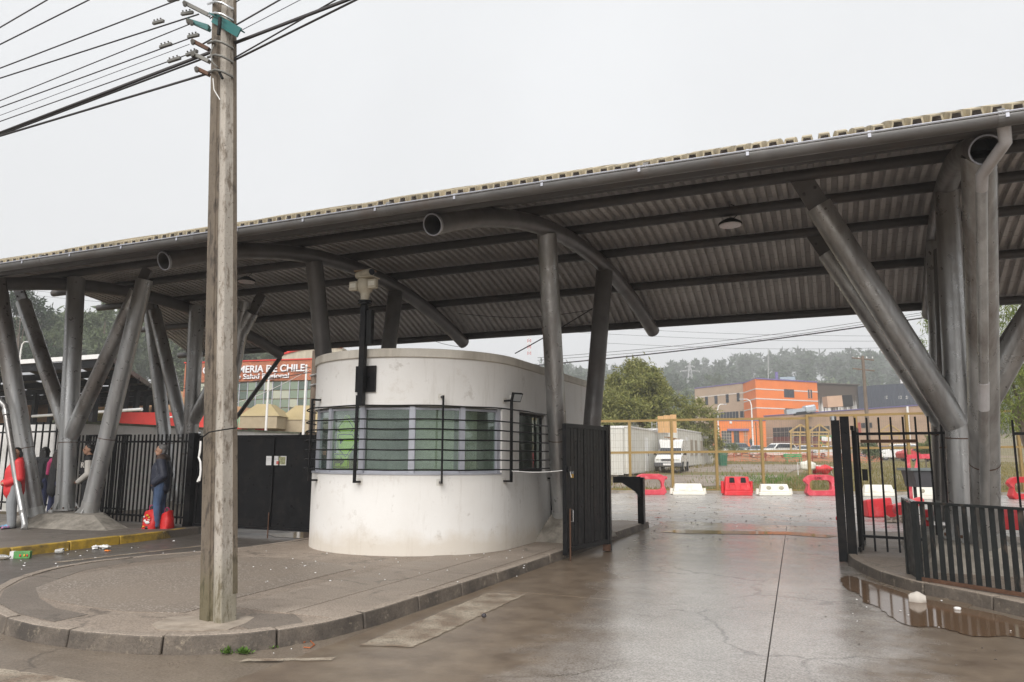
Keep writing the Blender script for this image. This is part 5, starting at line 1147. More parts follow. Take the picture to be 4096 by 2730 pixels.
# ------------------------------------------------------------------ vehicles
CWH = mat('white_car_paint', (.72,.72,.70), .25, var=.03, fine=0); CSI = mat('silver_car_paint', (.36,.38,.39), .25, .5, var=.03, fine=0); CGR = mat('grey_green_car_paint', (.16,.19,.18), .3, .4, fine=0); CRD = mat('red_car_paint', (.45,.03,.03), .3, fine=0); CBL = mat('blue_car_paint', (.05,.13,.3), .3, fine=0)
HL = glass('headlamp_lens', (.6,.6,.55), .1); TYRE = mat('tyre', (.018,.018,.018), .8); RIMM = mat('wheel_rim', (.3,.3,.31), .35, .6); BUMP = mat('grey_bumper', (.08,.08,.085), .6)
def loft_body(b, secs, half):
    """side outline closed polygon (x,z) with per-point half widths, mirrored"""
    n = len(secs); k = len(b.v)
    for s in (1,-1): b.v += [Vector((x, s*w_, z)) for (x, z), w_ in zip(secs, half)]
    b.f.append(tuple(k+i for i in range(n))); b.f.append(tuple(k+n+i for i in range(n-1,-1,-1)))
    for i in range(n): j = (i+1) % n; b.f.append((k+j, k+i, k+n+i, k+n+j))
def place(t, M4):
    t.matrix_world = M4
def vehicle(name, label, cat, pos, head, paint, kind, group=None):
    """built along +x at the origin, then set down at pos with its nose along head"""
    t = thing(name, label, cat, (0,0,0), group)
    if kind == 'van':
        out = [(-1.95,.35),(-2.0,.9),(-2.0,1.85),(-1.9,1.93),(.1,1.93),(.3,1.85),(.32,1.42),(.95,1.0),(1.75,.86),(1.95,.7),(1.97,.35),(1.6,.25),(-1.7,.25)]; hw = [.78,.8,.78,.74,.74,.74,.66,.76,.76,.78,.78,.76,.76]
        glassside = [(.30,1.36),(.86,1.0),(-.1,1.0),(-.1,1.36)]; ws = ((.345,1.405,.62),(.955,1.02,.70)); wx = (1.2,-1.25); R_ = .29
    elif kind == 'suv':
        out = [(-2.2,.4),(-2.25,1.0),(-2.1,1.25),(-1.85,1.68),(-1.5,1.74),(.3,1.72),(.6,1.6),(1.15,1.12),(2.05,.98),(2.25,.8),(2.25,.4),(1.8,.28),(-1.8,.28)]; hw = [.86,.88,.86,.72,.70,.70,.72,.84,.84,.86,.88,.84,.84]
        glassside = [(-1.95,1.2),(-1.72,1.62),(.3,1.62),(.55,1.52),(.95,1.16)]; ws = ((.62,1.57,.64),(1.12,1.14,.76)); wx = (1.4,-1.4); R_ = .36
    else:
        out = [(-2.1,.35),(-2.15,.8),(-1.95,1.0),(-1.5,1.06),(-1.0,1.38),(-.6,1.45),(.25,1.45),(.55,1.36),(1.2,.98),(1.95,.85),(2.1,.65),(2.1,.32),(1.7,.22),(-1.7,.22)]; hw = [.8,.82,.82,.8,.66,.62,.62,.66,.8,.8,.82,.82,.8,.8]
        glassside = [(-1.4,1.06),(-.95,1.34),(-.6,1.40),(.25,1.40),(.5,1.33),(1.0,1.02)]; ws = ((.57,1.34,.58),(1.18,1.0,.72)); wx = (1.3,-1.3); R_ = .31
    b = MB(); loft_body(b, out, hw); bd = b.build('body', paint, t, smooth=30, bevel=.05); rec(bd.data)
    for s in (1,-1):
        q = MB(); m_ = len(glassside); yy = lambda z: (.80 if z < 1.2 else .735)+.012
        zb0, zt0 = min(z for _, z in glassside), max(z for _, z in glassside)
        ww = {'van':(.765,.665),'suv':(.85,.715),'sedan':(.80,.635)}[kind]
        q.v = [Vector((x, s*(ww[0]+(ww[1]-ww[0])*((z-zb0)/(zt0-zb0))+.018), z)) for x, z in glassside]; q.v += [v-Vector((0,s*.02,0)) for v in q.v]
        q.f = [tuple(range(m_)) if s < 0 else tuple(range(m_-1,-1,-1)), tuple(range(m_,2*m_))]+[(i,(i+1)%m_,m_+(i+1)%m_,m_+i) for i in range(m_)]
        q.build('side_window', DGLASS, bd)
        for x in wx:
            w_ = MB().tube([(x,s*.66,R_),(x,s*.84,R_)], R_, 18).build('wheel', TYRE, t, smooth=40); MB().tube([(x,s*.835,R_),(x,s*.85,R_)], R_*.6, 12).build('rim', RIMM, w_, smooth=40)
        fx = out[[i for i,p in enumerate(out) if p[0]==max(o_[0] for o_ in out)][0]][0]
        MB().ext([(-.14,-.07),(.14,-.07),(.14,.07),(-.14,.07)], (fx-.02,s*.56,.76 if kind!='suv' else .86), (0,1,0), (-.25,0,1), .04).build('headlight', HL, bd)
        MB().box((.75,s*.84,.98 if kind!='suv' else 1.1),(.9,s*.98,1.12 if kind!='suv' else 1.25)).build('mirror', DARK, bd)
    (x0,za,wa),(x1,zb_,wb) = ws
    MB().add([(x0+.02,wa,za),(x0+.02,-wa,za),(x1+.02,-wb,zb_),(x1+.02,wb,zb_),(x0,wa,za-.03),(x0,-wa,za-.03),(x1,-wb,zb_-.03),(x1,wb,zb_-.03)], [(0,1,2,3),(7,6,5,4),(0,4,5,1),(1,5,6,2),(2,6,7,3),(3,7,4,0)]).build('windscreen', DGLASS, bd)
    fx = max(p[0] for p in out); MB().box((fx-.1,-.8,.28),(fx+.06,.8,.52)).build('bumper', BUMP if kind != 'sedan' else paint, t, bevel=.03)
    MB().box((fx-.02,-.38,.62),(fx+.02,.38,.74)).build('grille', BUMP, t); pl_ = MB().box((fx+.06,-.26,.36),(fx+.072,.26,.47)).build('number_plate', WHITE, t)
    ang = math.atan2(head[1], head[0]); t.matrix_world = Matrix.Translation(pos) @ Matrix.Rotation(ang,4,'Z'); return t
hd = -fw0*.93-rt0*.33; p = dl(46.3,(2690-2048)/2986*46.3); p.z = terrain(46.3)+.06
van = vehicle('delivery_van', 'white box van with timber on its roof parked by the cabins', 'van', p, hd, CWH, 'van')
t = thing('roof_timber', 'short brown timbers lying on the roof of the white van', 'timber', p+UP*1.95); 
for i in range(3): a = p+UP*(1.97+.05*i)+hd.cross(UP)*(-.35+.25*i)-hd*1.0; MB().bar(a, a+hd*1.3+hd.cross(UP)*.2, .12, .05).build('plank', mat('timber_plank', (.28,.15,.07), .8, var=.2), t)
def park(label, px, py, d, hx, paint, kind, name='parked_car'):
    q = od(px,py,d); q.z = gz(q)+.03; vehicle(name, label, 'car', q, rt0*hx[0]+fw0*hx[1], paint, kind, 'cars in the far car park')
park('white saloon at the left end of the car park beside the acacia', 2890, 1825, 92, (-1,-.5), CWH, 'sedan')
park('grey-green estate car below the orange entrance', 2958, 1820, 98, (.3,-1), CGR, 'suv')
park('silver hatchback parked nose-on before the lamp post', 3030, 1828, 92, (-.4,-1), CSI, 'sedan')
park('large white off-roader parked before the low beige hall', 3112, 1825, 90, (-1,-.35), CWH, 'suv')
park('white car half hidden by the timber pergola frame', 3222, 1826, 94, (-.7,-.7), CWH, 'sedan')
park('white saloon left of the folded right gate', 3315, 1826, 88, (-1,-.2), CWH, 'sedan')
park('blue car seen through the right-hand bar fence', 3530, 1818, 85, (-1,.1), CBL, 'sedan')
park('white car seen through the right-hand bar fence', 3590, 1822, 80, (-1,.2), CWH, 'suv')
park('red car seen through the fence beside the right columns', 3680, 1826, 76, (1,.1), CRD, 'sedan')
# ------------------------------------------------------------------ car-park furniture
def lampost(label, px, pyb, pyt, d, arm):
    a = od(px,pyb,d); a.z = gz(a); zt = od(px,pyt,d).z; t = thing('street_lamp', label, 'street lamp', a, 'street lamps beyond the fence'); q = Vector((a.x,a.y,zt))
    MB().tube([a, q-UP*.8, q-UP*.25+rt0*arm*.15, q+rt0*arm*.5, q+rt0*arm], [.11,.08,.07,.06,.05], 8).build('post', WHITE, t, smooth=60); MB().bar(q+rt0*arm, q+rt0*(arm*1.55), .22, .12).build('lantern', CHROME, t)
lampost('white bent street lamp before the orange building', 3013, 1790, 1598, 96, -1.0)
lampost('short street lamp beside the acacia tree', 2876, 1790, 1618, 100, .8)
t = od(3028,1850,80); a = thing('green_pole', 'thin dark green pole left of the white off-roader', 'pole', (t.x,t.y,gz(t))); tp = od(3023,1690,80); MB().tube([Vector((tp.x,tp.y,gz(t))), tp], .05, 6).build('shaft', mat('dark_green_paint', (.02,.07,.045), .5), a); MB().tube([tp, tp-UP*.8+rt0*.5], .015, 4).tube([tp, tp-UP*.8-rt0*.5], .015, 4).build('stay', WIREG, a)
a = od(3480,1850,78); tp = od(3490,1425,78); a.z = gz(a); WOOD = mat('weathered_wood', (.16,.12,.09), .9, var=.25, scale=3, stretch=(1,1,.2))
t = thing('wooden_power_pole', 'wooden power pole with two crossarms behind the right gate', 'utility pole', a); top = Vector((a.x,a.y,tp.z)); MB().tube([a,top], [.22,.15], 10).build('shaft', WOOD, t, smooth=50)
for k, dz in enumerate((.35,1.5)): MB().bar(top-UP*dz-rt0*1.15+UP*.15, top-UP*dz+rt0*1.15-UP*.1, .13, .13).build('crossarm', WOOD, t)
for s in (-1,-.4,.4,1): MB().lathe(top-UP*.33+rt0*1.05*s, [(.03,.06),(.06,.12),(.06,.2),(.02,.26)], 8).build('insulator', WHITE, t)
OCH = mat('ochre_timber', (.40,.27,.11), .7, var=.15, scale=2)
def pergola(label, px, d):
    t = thing('pergola_frame', label, 'pergola', od(px,1830,d), 'bare timber gable frames'); s = lambda x, y, dd=0: od(px+x,y,d+dd)
    for dd in (0,3):
        for x in (-38,-2,36): MB().bar(s(x,1832,dd), s(x,1728,dd), .16, .16).build('post', OCH, t)
        for y in (1730,1742,1778): MB().bar(s(-42,y,dd), s(40,y,dd), .12, .18 if y < 1740 else .12).build('beam', OCH, t)
        MB().bar(s(-46,1729,dd), s(0,1699,dd), .14, .16).bar(s(0,1699,dd), s(40,1726,dd), .14, .16).build('rafter', OCH, t); MB().bar(s(0,1699,dd), s(0,1730,dd), .12, .12).build('king_post', OCH, t)
    MB().bar(s(0,1699,0), s(0,1699,3), .12, .12).build('ridge', OCH, t)
pergola('left of three bare ochre gable frames before the beige hall', 3202, 84); pergola('middle of three bare ochre gable frames before the beige hall', 3278, 85); pergola('gable frame seen over the right-hand bar fence', 3560, 84)
YEL = mat('yellow_play_paint', (.65,.38,.02), .5); GRN = mat('green_play_paint', (.05,.3,.1), .5)
t = thing('play_frame', 'yellow and green climbing frame beside the car park', 'climbing frame', od(3300,1815,92)); s = lambda x,y,dd=0: od(x,y,92+dd)
for x in (3276,3308,3340): MB().tube([s(x,1815), s(x,1742)], .11, 8).build('post', YEL, t)
for y in (1745,1752): MB().tube([s(3274,y), s(3345,y)], .07, 6).build('rail', GRN, t)
MB().tube([s(3282,1770), s(3312,1805)], .09, 6).build('slide_bar', GRN, t); MB().tube([s(3278,1760), s(3290,1775), s(3280,1800)], .07, 6).build('ladder_rail', YEL, t)
t = thing('notice_board', 'white notice board with red foot on the climbing frame', 'sign', s(3305,1765,-.3)); MB().bar(s(3305,1766,-.3), s(3305,1748,-.3), 1.15, .05, up=fw0).build('board', WHITE, t); MB().bar(s(3305,1768,-.3), s(3305,1764,-.3), 1.15, .05, up=fw0).build('red_strip', CRD, t)
# orange safety netting
t = thing('safety_netting', 'sagging orange safety netting in front of the parked cars', 'netting', dl(72,24,terrain(72)))
NET = mat('orange_net', (.70,.20,.10), .7, var=.15); rr = random.Random(4)
for r_ in range(7):
    b = MB()
    pts = [(lambda q: Vector((q.x,q.y,gz(q)+.08+r_*.13+.08*math.sin(i*1.3+r_*.3))))(dl(72-.01*r_, 20+i*.75)) for i in range(22)]; b.tube(pts, .028, 4).build('strand', NET, t)
for i in range(22): q = dl(72, 20+i*.75); MB().tube([Vector((q.x,q.y,gz(q))), Vector((q.x,q.y,gz(q)+.95))], .022, 4).build('cross_strand', NET, t)
for i in (0,6,12,18): q = dl(71.9, 20+i*.75); MB().bar(Vector((q.x,q.y,gz(q)-.1)), Vector((q.x,q.y,gz(q)+1.15)), .08, .08).build('stake', mat('net_stake', (.25,.06,.04), .8), t)
# green wheeled bin, bench
GB_ = mat('green_bin_plastic', (.03,.13,.075), .45); p = dl(57,(2893-2048)/2986*57); p.z = gz(p)
t = thing('wheeled_bin', 'dark green wheeled bin right of the farther cabin', 'bin', p); MB().add([p+rt0*x*s1+fw0*y*s1+UP*z for z, s1 in ((.08,.8),(.95,1)) for x, y in ((-.3,-.3),(.3,-.3),(.3,.3),(-.3,.3))], [(3,2,1,0),(4,5,6,7),(0,1,5,4),(1,2,6,5),(2,3,7,6),(3,0,4,7)]).build('body', GB_, t); MB().bar(p+UP*1.0-fw0*.34, p+UP*1.03+fw0*.36, .68, .07).build('lid', GB_, t)
p = dl(66,(3180-2048)/2986*66); p.z = gz(p); t = thing('park_bench', 'small green bench in front of the orange netting', 'bench', p)
for i in range(3): MB().bar(p-rt0*.8+UP*.45+fw0*(.14*i), p+rt0*.8+UP*.45+fw0*(.14*i), .11, .04).build('seat_slat', GRN, t)
for i in range(2): MB().bar(p-rt0*.8+UP*(.65+.16*i)+fw0*.4, p+rt0*.8+UP*(.65+.16*i)+fw0*.4, .04, .11).build('back_slat', GRN, t)
for s_ in (-.6,.6): MB().bar(p+rt0*s_, p+rt0*s_+UP*.45, .06, .06).bar(p+rt0*s_+fw0*.4, p+rt0*s_+fw0*.4+UP*.9, .06, .06).build('leg', GRN, t)
# fallen banner heap
p = od(3250,1888,44); p.z = gz(p); t = thing('tarpaulin_heap', 'white and red tarpaulin heaped over a bent tube frame in the grass', 'tarpaulin', p)
def blob(c, r, seed, n=16, m=10, amp=.18):
    rr = random.Random(seed); ph = [rr.uniform(0,6) for _ in range(6)]; b = MB().ell(c, r, n, m); c = Vector(c)
    for i, v in enumerate(b.v):
        d = v-c; k = 1+amp*(math.sin(d.x*7/max(r)+ph[0])+math.sin(d.z*9/max(r)+ph[1])+math.sin(d.y*8/max(r)+ph[2]))/2; b.v[i] = c+d*k
    return b
blob(p+rt0*-.25+UP*.55, (.42,.35,.33), 1).build('white_sheet', WHTP, t, smooth=70); blob(p+rt0*.55+UP*.32, (.6,.3,.24), 2, amp=.3).build('red_sheet', REDP, t, smooth=70)
MB().tube([p-rt0*.85, p-rt0*.85+UP*.75, p-rt0*.5+UP*.7], .025, 6).tube([p+rt0*.2+UP*.55, p+rt0*2.1+UP*.38], .03, 6).tube([p+rt0*1.15, p+rt0*1.05+UP*.5], .02, 6).build('tube_frame', WHITE, t)
# ------------------------------------------------------------------ water-filled barriers on the yard
def bar_solid(label, px, d, m, kind, name='traffic_barrier', grp='plastic barriers along the mesh fence'):
    o = dl(d,(px-2048)/2986*d); t = thing(name, label, 'barrier', o, grp); u = rt0.copy(); n_ = -fw0
    X = lambda x, z, y: o+u*x+UP*z+n_*y
    def shell(w0, w1, z0, z1, y0, y1, nm='shell', mm=m, bv=.03):
        b = MB().add([X(-w0,z0,-y0),X(w0,z0,-y0),X(w0,z0,y0),X(-w0,z0,y0),X(-w1,z1,-y1),X(w1,z1,-y1),X(w1,z1,y1),X(-w1,z1,y1)], [(3,2,1,0),(4,5,6,7),(0,1,5,4),(1,2,6,5),(2,3,7,6),(3,0,4,7)])
        oo = b.build(nm, mm, t, bevel=bv); rec(oo.data); return oo
    if kind == 'loop':
        P = [(-.68,.0),(.66,.0),(.70,.1),(.56,.5),(.62,.62),(.70,.70),(.66,.80),(.4,.92),(-.46,.92),(-.66,.78),(-.74,.62),(-.70,.52),(-.56,.5),(-.68,.12)]
        H = [(-.42,.22),(-.5,.3),(-.5,.55),(-.4,.68),(.36,.68),(.46,.55),(.48,.3),(.4,.22)]
        # outline with a hole, stitched
        b = MB(); k = 28
        def at_ang(poly, a):
            c = Vector((0,.46)); dv = Vector((math.cos(a), math.sin(a))); best = None
            for i in range(len(poly)):
                p_, q_ = Vector(poly[i])-c, Vector(poly[(i+1)%len(poly)])-c; e = q_-p_; den = dv.x*e.y-dv.y*e.x
                if abs(den) < 1e-9: continue
                s_ = (p_.x*e.y-p_.y*e.x)/den; w_ = (p_.x*dv.y-p_.y*dv.x)/den
                if s_ > 0 and -1e-6 <= w_ <= 1+1e-6 and (best is None or s_ > best): best = s_
            return c+dv*best
        for i in range(k):
            a = 2*PI*i/k; po, pi_ = at_ang(P,a), at_ang(H,a); th = .2-.1*max(0,min(1,po.y)); b.v += [X(po.x,po.y,th),X(po.x,po.y,-th),X(pi_.x,pi_.y,-th*.9),X(pi_.x,pi_.y,th*.9)]
        for i in range(k):
            j = (i+1) % k
            for e in range(4): b.f.append((i*4+e, i*4+(e+1)%4, j*4+(e+1)%4, j*4+e))
        oo = b.build('shell', m, t, smooth=60, bevel=.02); rec(oo.data); MB().tube([X(.62,.78,0), X(.74,.72,0)], .07, 10).build('coupling', m, t); MB().tube([X(-.62,.70,0), X(-.74,.64,0)], .06, 10).build('coupling', m, t)
    elif kind == 'jersey':
        shell(.62,.60,0,.22,.26,.24); shell(.58,.5,.22,.82,.2,.1)
        for s_ in (-.25,.25):
            MB().add([X(s_-.12,.56,.165),X(s_+.12,.56,.165),X(s_+.1,.78,.125),X(s_-.1,.78,.125)], [(0,1,2,3)]).build('grip_recess', mat('grass_seen_through', (.2,.2,.06), .9) if False else DARK, t)
            MB().add([X(s_-.16,.28,.2),X(s_+.16,.28,.2),X(s_+.12,.5,.172),X(s_-.12,.5,.172),X(s_-.12,.3,.18),X(s_+.12,.3,.18),X(s_+.09,.48,.155),X(s_-.09,.48,.155)], [(4,5,6,7),(0,1,5,4),(1,2,6,5),(2,3,7,6),(3,0,4,7)]).build('panel', m, t)
        for s_ in (-.64,.64): MB().tube([X(s_,.1,0), X(s_,.62,0)], .07, 10).build('coupling', m, t)
    else:
        shell(.72,.70,0,.16,.22,.21); shell(.66,.58,.16,.5,.18,.1)
        for s_ in (-.28,.28):
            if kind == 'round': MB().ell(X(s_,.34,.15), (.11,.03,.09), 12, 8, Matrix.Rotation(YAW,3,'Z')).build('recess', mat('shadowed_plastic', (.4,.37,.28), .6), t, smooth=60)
            else: MB().ext([(-.15,-.1),(.15,-.1),(.13,.1),(-.13,.1)], X(s_,.33,.165), u, (UP-n_*.24), -.015).build('panel', WHTP, t)
        for s_ in (-.76,.76): MB().tube([X(s_,.05,0), X(s_*.96,.3,0)], .07, 10).build('coupling', m, t)
    return t, X
REDF = mat('sun_faded_red_plastic', (.58,.05,.075), .5, var=.12, scale=3, dirt=(.7,.35,.35), dirt_amt=.4, dscale=3)
bar_solid('faded red loop-shaped barrier nearest the booth gate', 2602, 33.6, REDF, 'loop'); bar_solid('white plastic barrier with two square panels', 2750, 33.6, WHTP, 'panel'); bar_solid('bright red barrier with two window holes', 2945, 33.4, REDP, 'jersey'); bar_solid('white plastic barrier with two round recesses', 3092, 33.5, WHTP, 'round')
t, X = bar_solid('faded red loop-shaped barrier nearest the right gate, lettered on top', 3276, 33.6, REDF, 'loop'); text_part('lettering', 'C.MIC', X(-.28,.73,.135), rt0, UP, .13, .004, BLACK, t)
bar_solid('white barrier behind the right-hand bar fence', 3505, 33.3, WHTP, 'panel'); bar_solid('white barrier end seen between the right columns', 3905, 33.0, WHTP, 'round'); bar_solid('white barrier under the dark bin behind the fence', 3700, 31.0, WHTP, 'round')
bar_solid('red loop-shaped barrier at the right edge beyond the fence', 4090, 31.5, REDP, 'loop')
# tumbled red barriers behind the right fence
t = thing('fallen_barrier', 'red barrier lying broken across the driveway behind the right fence', 'barrier', oz(3540,2070,0)); a = oz(3478,2072,0); b_ = oz(3580,2070,0)
MB().add([a, b_, b_+fw0*.5, a+fw0*.5, a+UP*.5+fw0*.1, b_+UP*.55+fw0*.1, b_+UP*.5+fw0*.4, a+UP*.45+fw0*.4], [(3,2,1,0),(4,5,6,7),(0,1,5,4),(1,2,6,5),(2,3,7,6),(3,0,4,7)]).build('shell', REDP, t, bevel=.05)
MB().tube([oz(3565,2045,.3), oz(3610,2030,.32), oz(3680,2005,.45)], [.16,.14,.12], 10).build('broken_arm', REDP, t, smooth=60); MB().tube([oz(3590,2040,.42)-fw0*.1, oz(3590,2040,.42)+fw0*.02], .12, 12).build('coupling', REDP, t, smooth=40)
tag(blob(oz(3355,2075,.09), (.08,.08,.09), 5, amp=.1).build('float_ball', REDP, smooth=60), 'small red ball float lying at the foot of the right gate post', 'float')
RF = mat('red_tube_paint', (.6,.05,.05), .5); p = oz(3660,1990,0); t = thing('red_trestle', 'pink-red plastic trestle frame behind the dark bin', 'trestle', p); q = dl(29,(3640-2048)/2986*29); Q = lambda x, z: q+rt0*x+UP*z
MB().bar(Q(-.1,1.72), Q(1.6,1.78), .1, .16).bar(Q(-.05,0), Q(-.05,1.7), .12, .12).bar(Q(.1,.9), Q(.35,1.7), .1, .1).bar(Q(1.5,0), Q(1.5,1.75), .12, .12).build('frame', REDF, t)
p = dl(26.5,(3722-2048)/2986*26.5); t = thing('waste_bin', 'dark grey waste container with a grey lid behind the right fence', 'bin', p); Q = lambda x, z, y=0: p+rt0*x+UP*z+fw0*y
MB().add([Q(-.52,.65),Q(.62,.65),Q(.62,.65,.8),Q(-.52,.65,.8),Q(-.62,1.22),Q(.7,1.22),Q(.7,1.22,.85),Q(-.62,1.22,.85)], [(3,2,1,0),(4,5,6,7),(0,1,5,4),(1,2,6,5),(2,3,7,6),(3,0,4,7)]).build('body', mat('dark_grey_plastic', (.035,.033,.037), .5), t); MB().bar(Q(-.75,1.27,.4), Q(.8,1.27,.4), .95, .09).build('lid', mat('grey_plastic_lid', (.13,.15,.15), .5), t)
for x in (-.4,.5): MB().bar(Q(x,0,.4), Q(x,.66,.4), .1, .1).build('leg', DARK, t)
# yard rubble
RUB = mat('broken_concrete', (.3,.25,.2), .9, var=.3, bump=.5)
b = MB(); rr = random.Random(6)
for i in range(60): c = oz(rr.uniform(3540,3660), rr.uniform(2052,2090), .03); s_ = rr.uniform(.03,.1); b.ell(c, (s_,s_,s_*.6), 6, 4)
tag(b.build('rubble', RUB, jit=.012), 'low heap of broken concrete beside the fallen red barrier', 'rubble', kind='stuff')
for lab, x0, y0, x1, y1 in (('red crate edge low behind the right railing', 3700,2040,3720,2120),('red plastic panel behind the railing at the right edge', 4005,2040,4080,2120)):
    a = oz(x0,y1,.02)
    p = oy(x0,y1,14.6); q = oy(x1,y0,14.6); tag(MB().box((p.x,14.6,max(.15,p.z)),(q.x,14.75,q.z)).build('plastic_crate', REDP, bevel=.02), lab, 'crate')
# weeds and grass in the field
def grass(name, label, spots, h, seed, m):
    rng = np.random.default_rng(seed); n = len(spots); B = np.array(spots); a = rng.uniform(0,2*PI,n); w_ = h*.13; hh = h*rng.uniform(.4,1.3,n); ln = rng.normal(0,.3,(n,2))*hh[:,None]
    dx = np.stack([np.cos(a)*w_, np.sin(a)*w_, np.zeros(n)],1); top = B+np.stack([ln[:,0],ln[:,1],hh],1)
    tag(quads(name, np.stack([B-dx,B+dx,top+dx*.15,top-dx*.15],1), m), label, 'grass', kind='stuff')
LF_GR = leaf_mat('field_grass', (.13,.14,.03), (.27,.22,.08), (.33,.26,.11), .6); rr = random.Random(9); sp = []
for i in range(26000):
    d = 36.2+rr.random()**1.6*38; px = rr.uniform(2300,4200); l = (px-2048)/2986*d
    if 37 < d < 63 and (4+ (d-36)*.55) < l < (12.5+(d-36)*.55) and rr.random() < .93: continue
    sp.append(tuple(dl(d,l,terrain(d)-.01)))
grass('field_grass', 'rough yellow-green grass behind the mesh fence', sp, .2, 5, LF_GR)
LF_G2 = leaf_mat('green_weeds', (.07,.15,.025), (.13,.23,.045), (.18,.27,.07), 2); sp = []
for i in range(1500): d = 35.3+rr.random()*1.2; sp.append(tuple(dl(d, rr.uniform(4,36), terrain(d)+.02)))
for i in range(700): d = rr.gauss(41,1.5); sp.append(tuple(dl(d, rr.gauss(14,1.5), terrain(d))))
grass('fence_weeds', 'fresh green weeds along the foot of the mesh fence', sp, .2, 6, LF_G2)
# ------------------------------------------------------------------ left background: health-centre building
def brick_mat():
    m, t, b = nodes('orange_brick'); c = coords(t, False, False); sx = nn(t, 'SeparateXYZ', i_0=c); u = nn(t, 'VectorMath', operation='DOT_PRODUCT', i_0=c, i_1=tuple(rt0)).outputs['Value']
    v = nn(t, 'CombineXYZ', i_X=u, i_Y=sx.outputs[2]).outputs[0]
    k = nn(t, 'TexBrick', i_Vector=v, i_Scale=3.2, i_Mortar_Size=.03, i_Color1=(.52,.19,.09,1), i_Color2=(.38,.115,.06,1), i_Mortar=(.26,.13,.09,1))
    k2 = mix(t, ramp(t, noise(t, c, 1.5, 5), .45, .7, 0, .5), k.outputs[0], (.2,.09,.06)); t.links.new(k2, b.inputs['Base Color']); b.inputs['Roughness'].default_value = .85; return m
BRK = brick_mat(); REDT = mat('red_trim_paint', (.62,.045,.035), .6, var=.08); CREAM = mat('cream_render', (.38,.31,.21), .8, var=.1, world=True); TANA = mat('tan_awning_roof', (.36,.285,.15), .75, var=.12, scale=.8, dirt=(.3,.24,.1), dirt_amt=.4); PALEG = mat('pale_green_railing', (.35,.6,.42), .6)
GBd = thing('health_centre', 'two-storey brick and glass building lettered GENDARMERIA DE CHILE', 'building', dl(46,-24,0))
W6 = Wall(722,47.5,1290,45); zt = od(1200,1441,45.4).z; zb_ = od(1200,1522,45.4).z
W6.block('wall', CREAM, GBd, 0, zb_+.3, 10); W6.slab('brick_parapet', BRK, GBd, 0, zb_, W6.L, zt, .14, .28); W6.slab('parapet_cap', REDT, GBd, -.05, zt, W6.L, zt+.07, .2, .4)
W6.slab('brick_pier', BRK, GBd, 0, 0, .75, zb_, .12, .2)
LET = mat('white_lettering', (.72,.72,.74), .5, var=.03, fine=0)
u0, z0 = W6.hit(818,1497); uE, zE = W6.hit(1226,1468); o0 = W6.A+W6.u*u0+W6.n*.2+UP*z0
def sign_words(s, o, size, bold, sx):
    def wdt(q):
        m_ = text_mesh(q, size, .01, bold); r_ = max(v.co.x for v in m_.vertices); bpy.data.meshes.remove(m_); return r_
    pos = 0; parts = s.split(' ')
    for k, wd in enumerate(parts):
        x0 = 0 if k == 0 else wdt(' '.join(parts[:k+1]))-wdt(wd)
        text_part('sign_lettering', wd, o+W6.u*(x0*sx), W6.u, UP, size, .03, LET, GBd, bold, sx=sx)
me_ = text_mesh('GENDARMERIA DE CHILE', .62, .03, .012); wid_ = max(v.co.x for v in me_.vertices); bpy.data.meshes.remove(me_)
sign_words('GENDARMERIA DE CHILE', o0, .62, .012, (uE-u0)/wid_)
me_ = text_mesh('Centro de Salud Regional', .5, .03, .008); wid2 = max(v.co.x for v in me_.vertices); bpy.data.meshes.remove(me_)
u2, z2 = W6.hit(1163,1507); u1_, z1_ = W6.hit(840,1521); sign_words('Centro de Salud Regional', W6.A+W6.u*u1_+W6.n*.2+UP*z1_, .44, .008, (u2-u1_)/wid2*.5/.44)
GREEN_GL = [glass('green_facade_glass', (.20,.25,.19), .08), glass('pale_facade_glass', (.38,.40,.32), .12), glass('dark_facade_glass', (.10,.13,.11), .06)]
uL, _z = W6.hit(800,1540); n = 15; ztop = zb_-.05; zbot = W6.hit(1100,1668)[1]
for i in range(n):
    for j in range(4):
        a0 = uL+(W6.L-uL)*i/n; a1 = uL+(W6.L-uL)*(i+1)/n; b0 = zbot+(ztop-zbot)*j/4; b1 = zbot+(ztop-zbot)*(j+1)/4
        W6.slab('pane', RND.choice(GREEN_GL), GBd, a0+.03, b0+.03, a1-.03, b1-.03, .06, .03)
for i in range(n+1): W6.slab('mullion', ALU, GBd, uL+(W6.L-uL)*i/n-.025, zbot, uL+(W6.L-uL)*i/n+.025, ztop, .09, .05)
W6.slab('red_fascia', REDT, GBd, W6.hit(1110,1)[0], W6.hit(1180,1704)[1], W6.L, W6.hit(1180,1690)[1], 1.2, 1.2)
def awning(px0, px1, pye, pyt, d):
    a, b_ = od(px0,pye,d), od(px1,pye,d); w_ = (b_-a).length; zc = od((px0+px1)/2,pyt,d).z; c = (a+b_)/2; P = [a, b_, b_+fw0*3, a+fw0*3]
    t1 = Vector((c.x,c.y,zc))+fw0*1.0-rt0*w_*.22; t2 = Vector((c.x,c.y,zc))+fw0*1.0+rt0*w_*.12; t3 = t2+fw0*1.0; t4 = t1+fw0*1.0
    MB().add(P+[t1,t2,t3,t4], [(0,1,5,4),(1,2,6,5),(2,3,7,6),(3,0,4,7),(4,5,6,7),(3,2,1,0)]).build('awning_roof', TANA, GBd)
    MB().prism([(p.x,p.y) for p in (a+fw0*.05+rt0*.05,b_+fw0*.05-rt0*.15,b_+fw0*2.9,a+fw0*2.9)], od(px0,pye+48,d).z, a.z).build('fascia_box', CREAM, GBd)
awning(955,1118,1665,1612,41.5); awning(1110,1290,1680,1618,43)
for px in (1046,965): MB().bar(od(px,1745,42.5), od(px,1690,42.5), .5, .5).build('red_column', REDT, GBd)
for px in (1002,1072,1140,1200): W6.win(GBd, px-22,1728,px+22,1765, 2, ALU, fw_=.08)
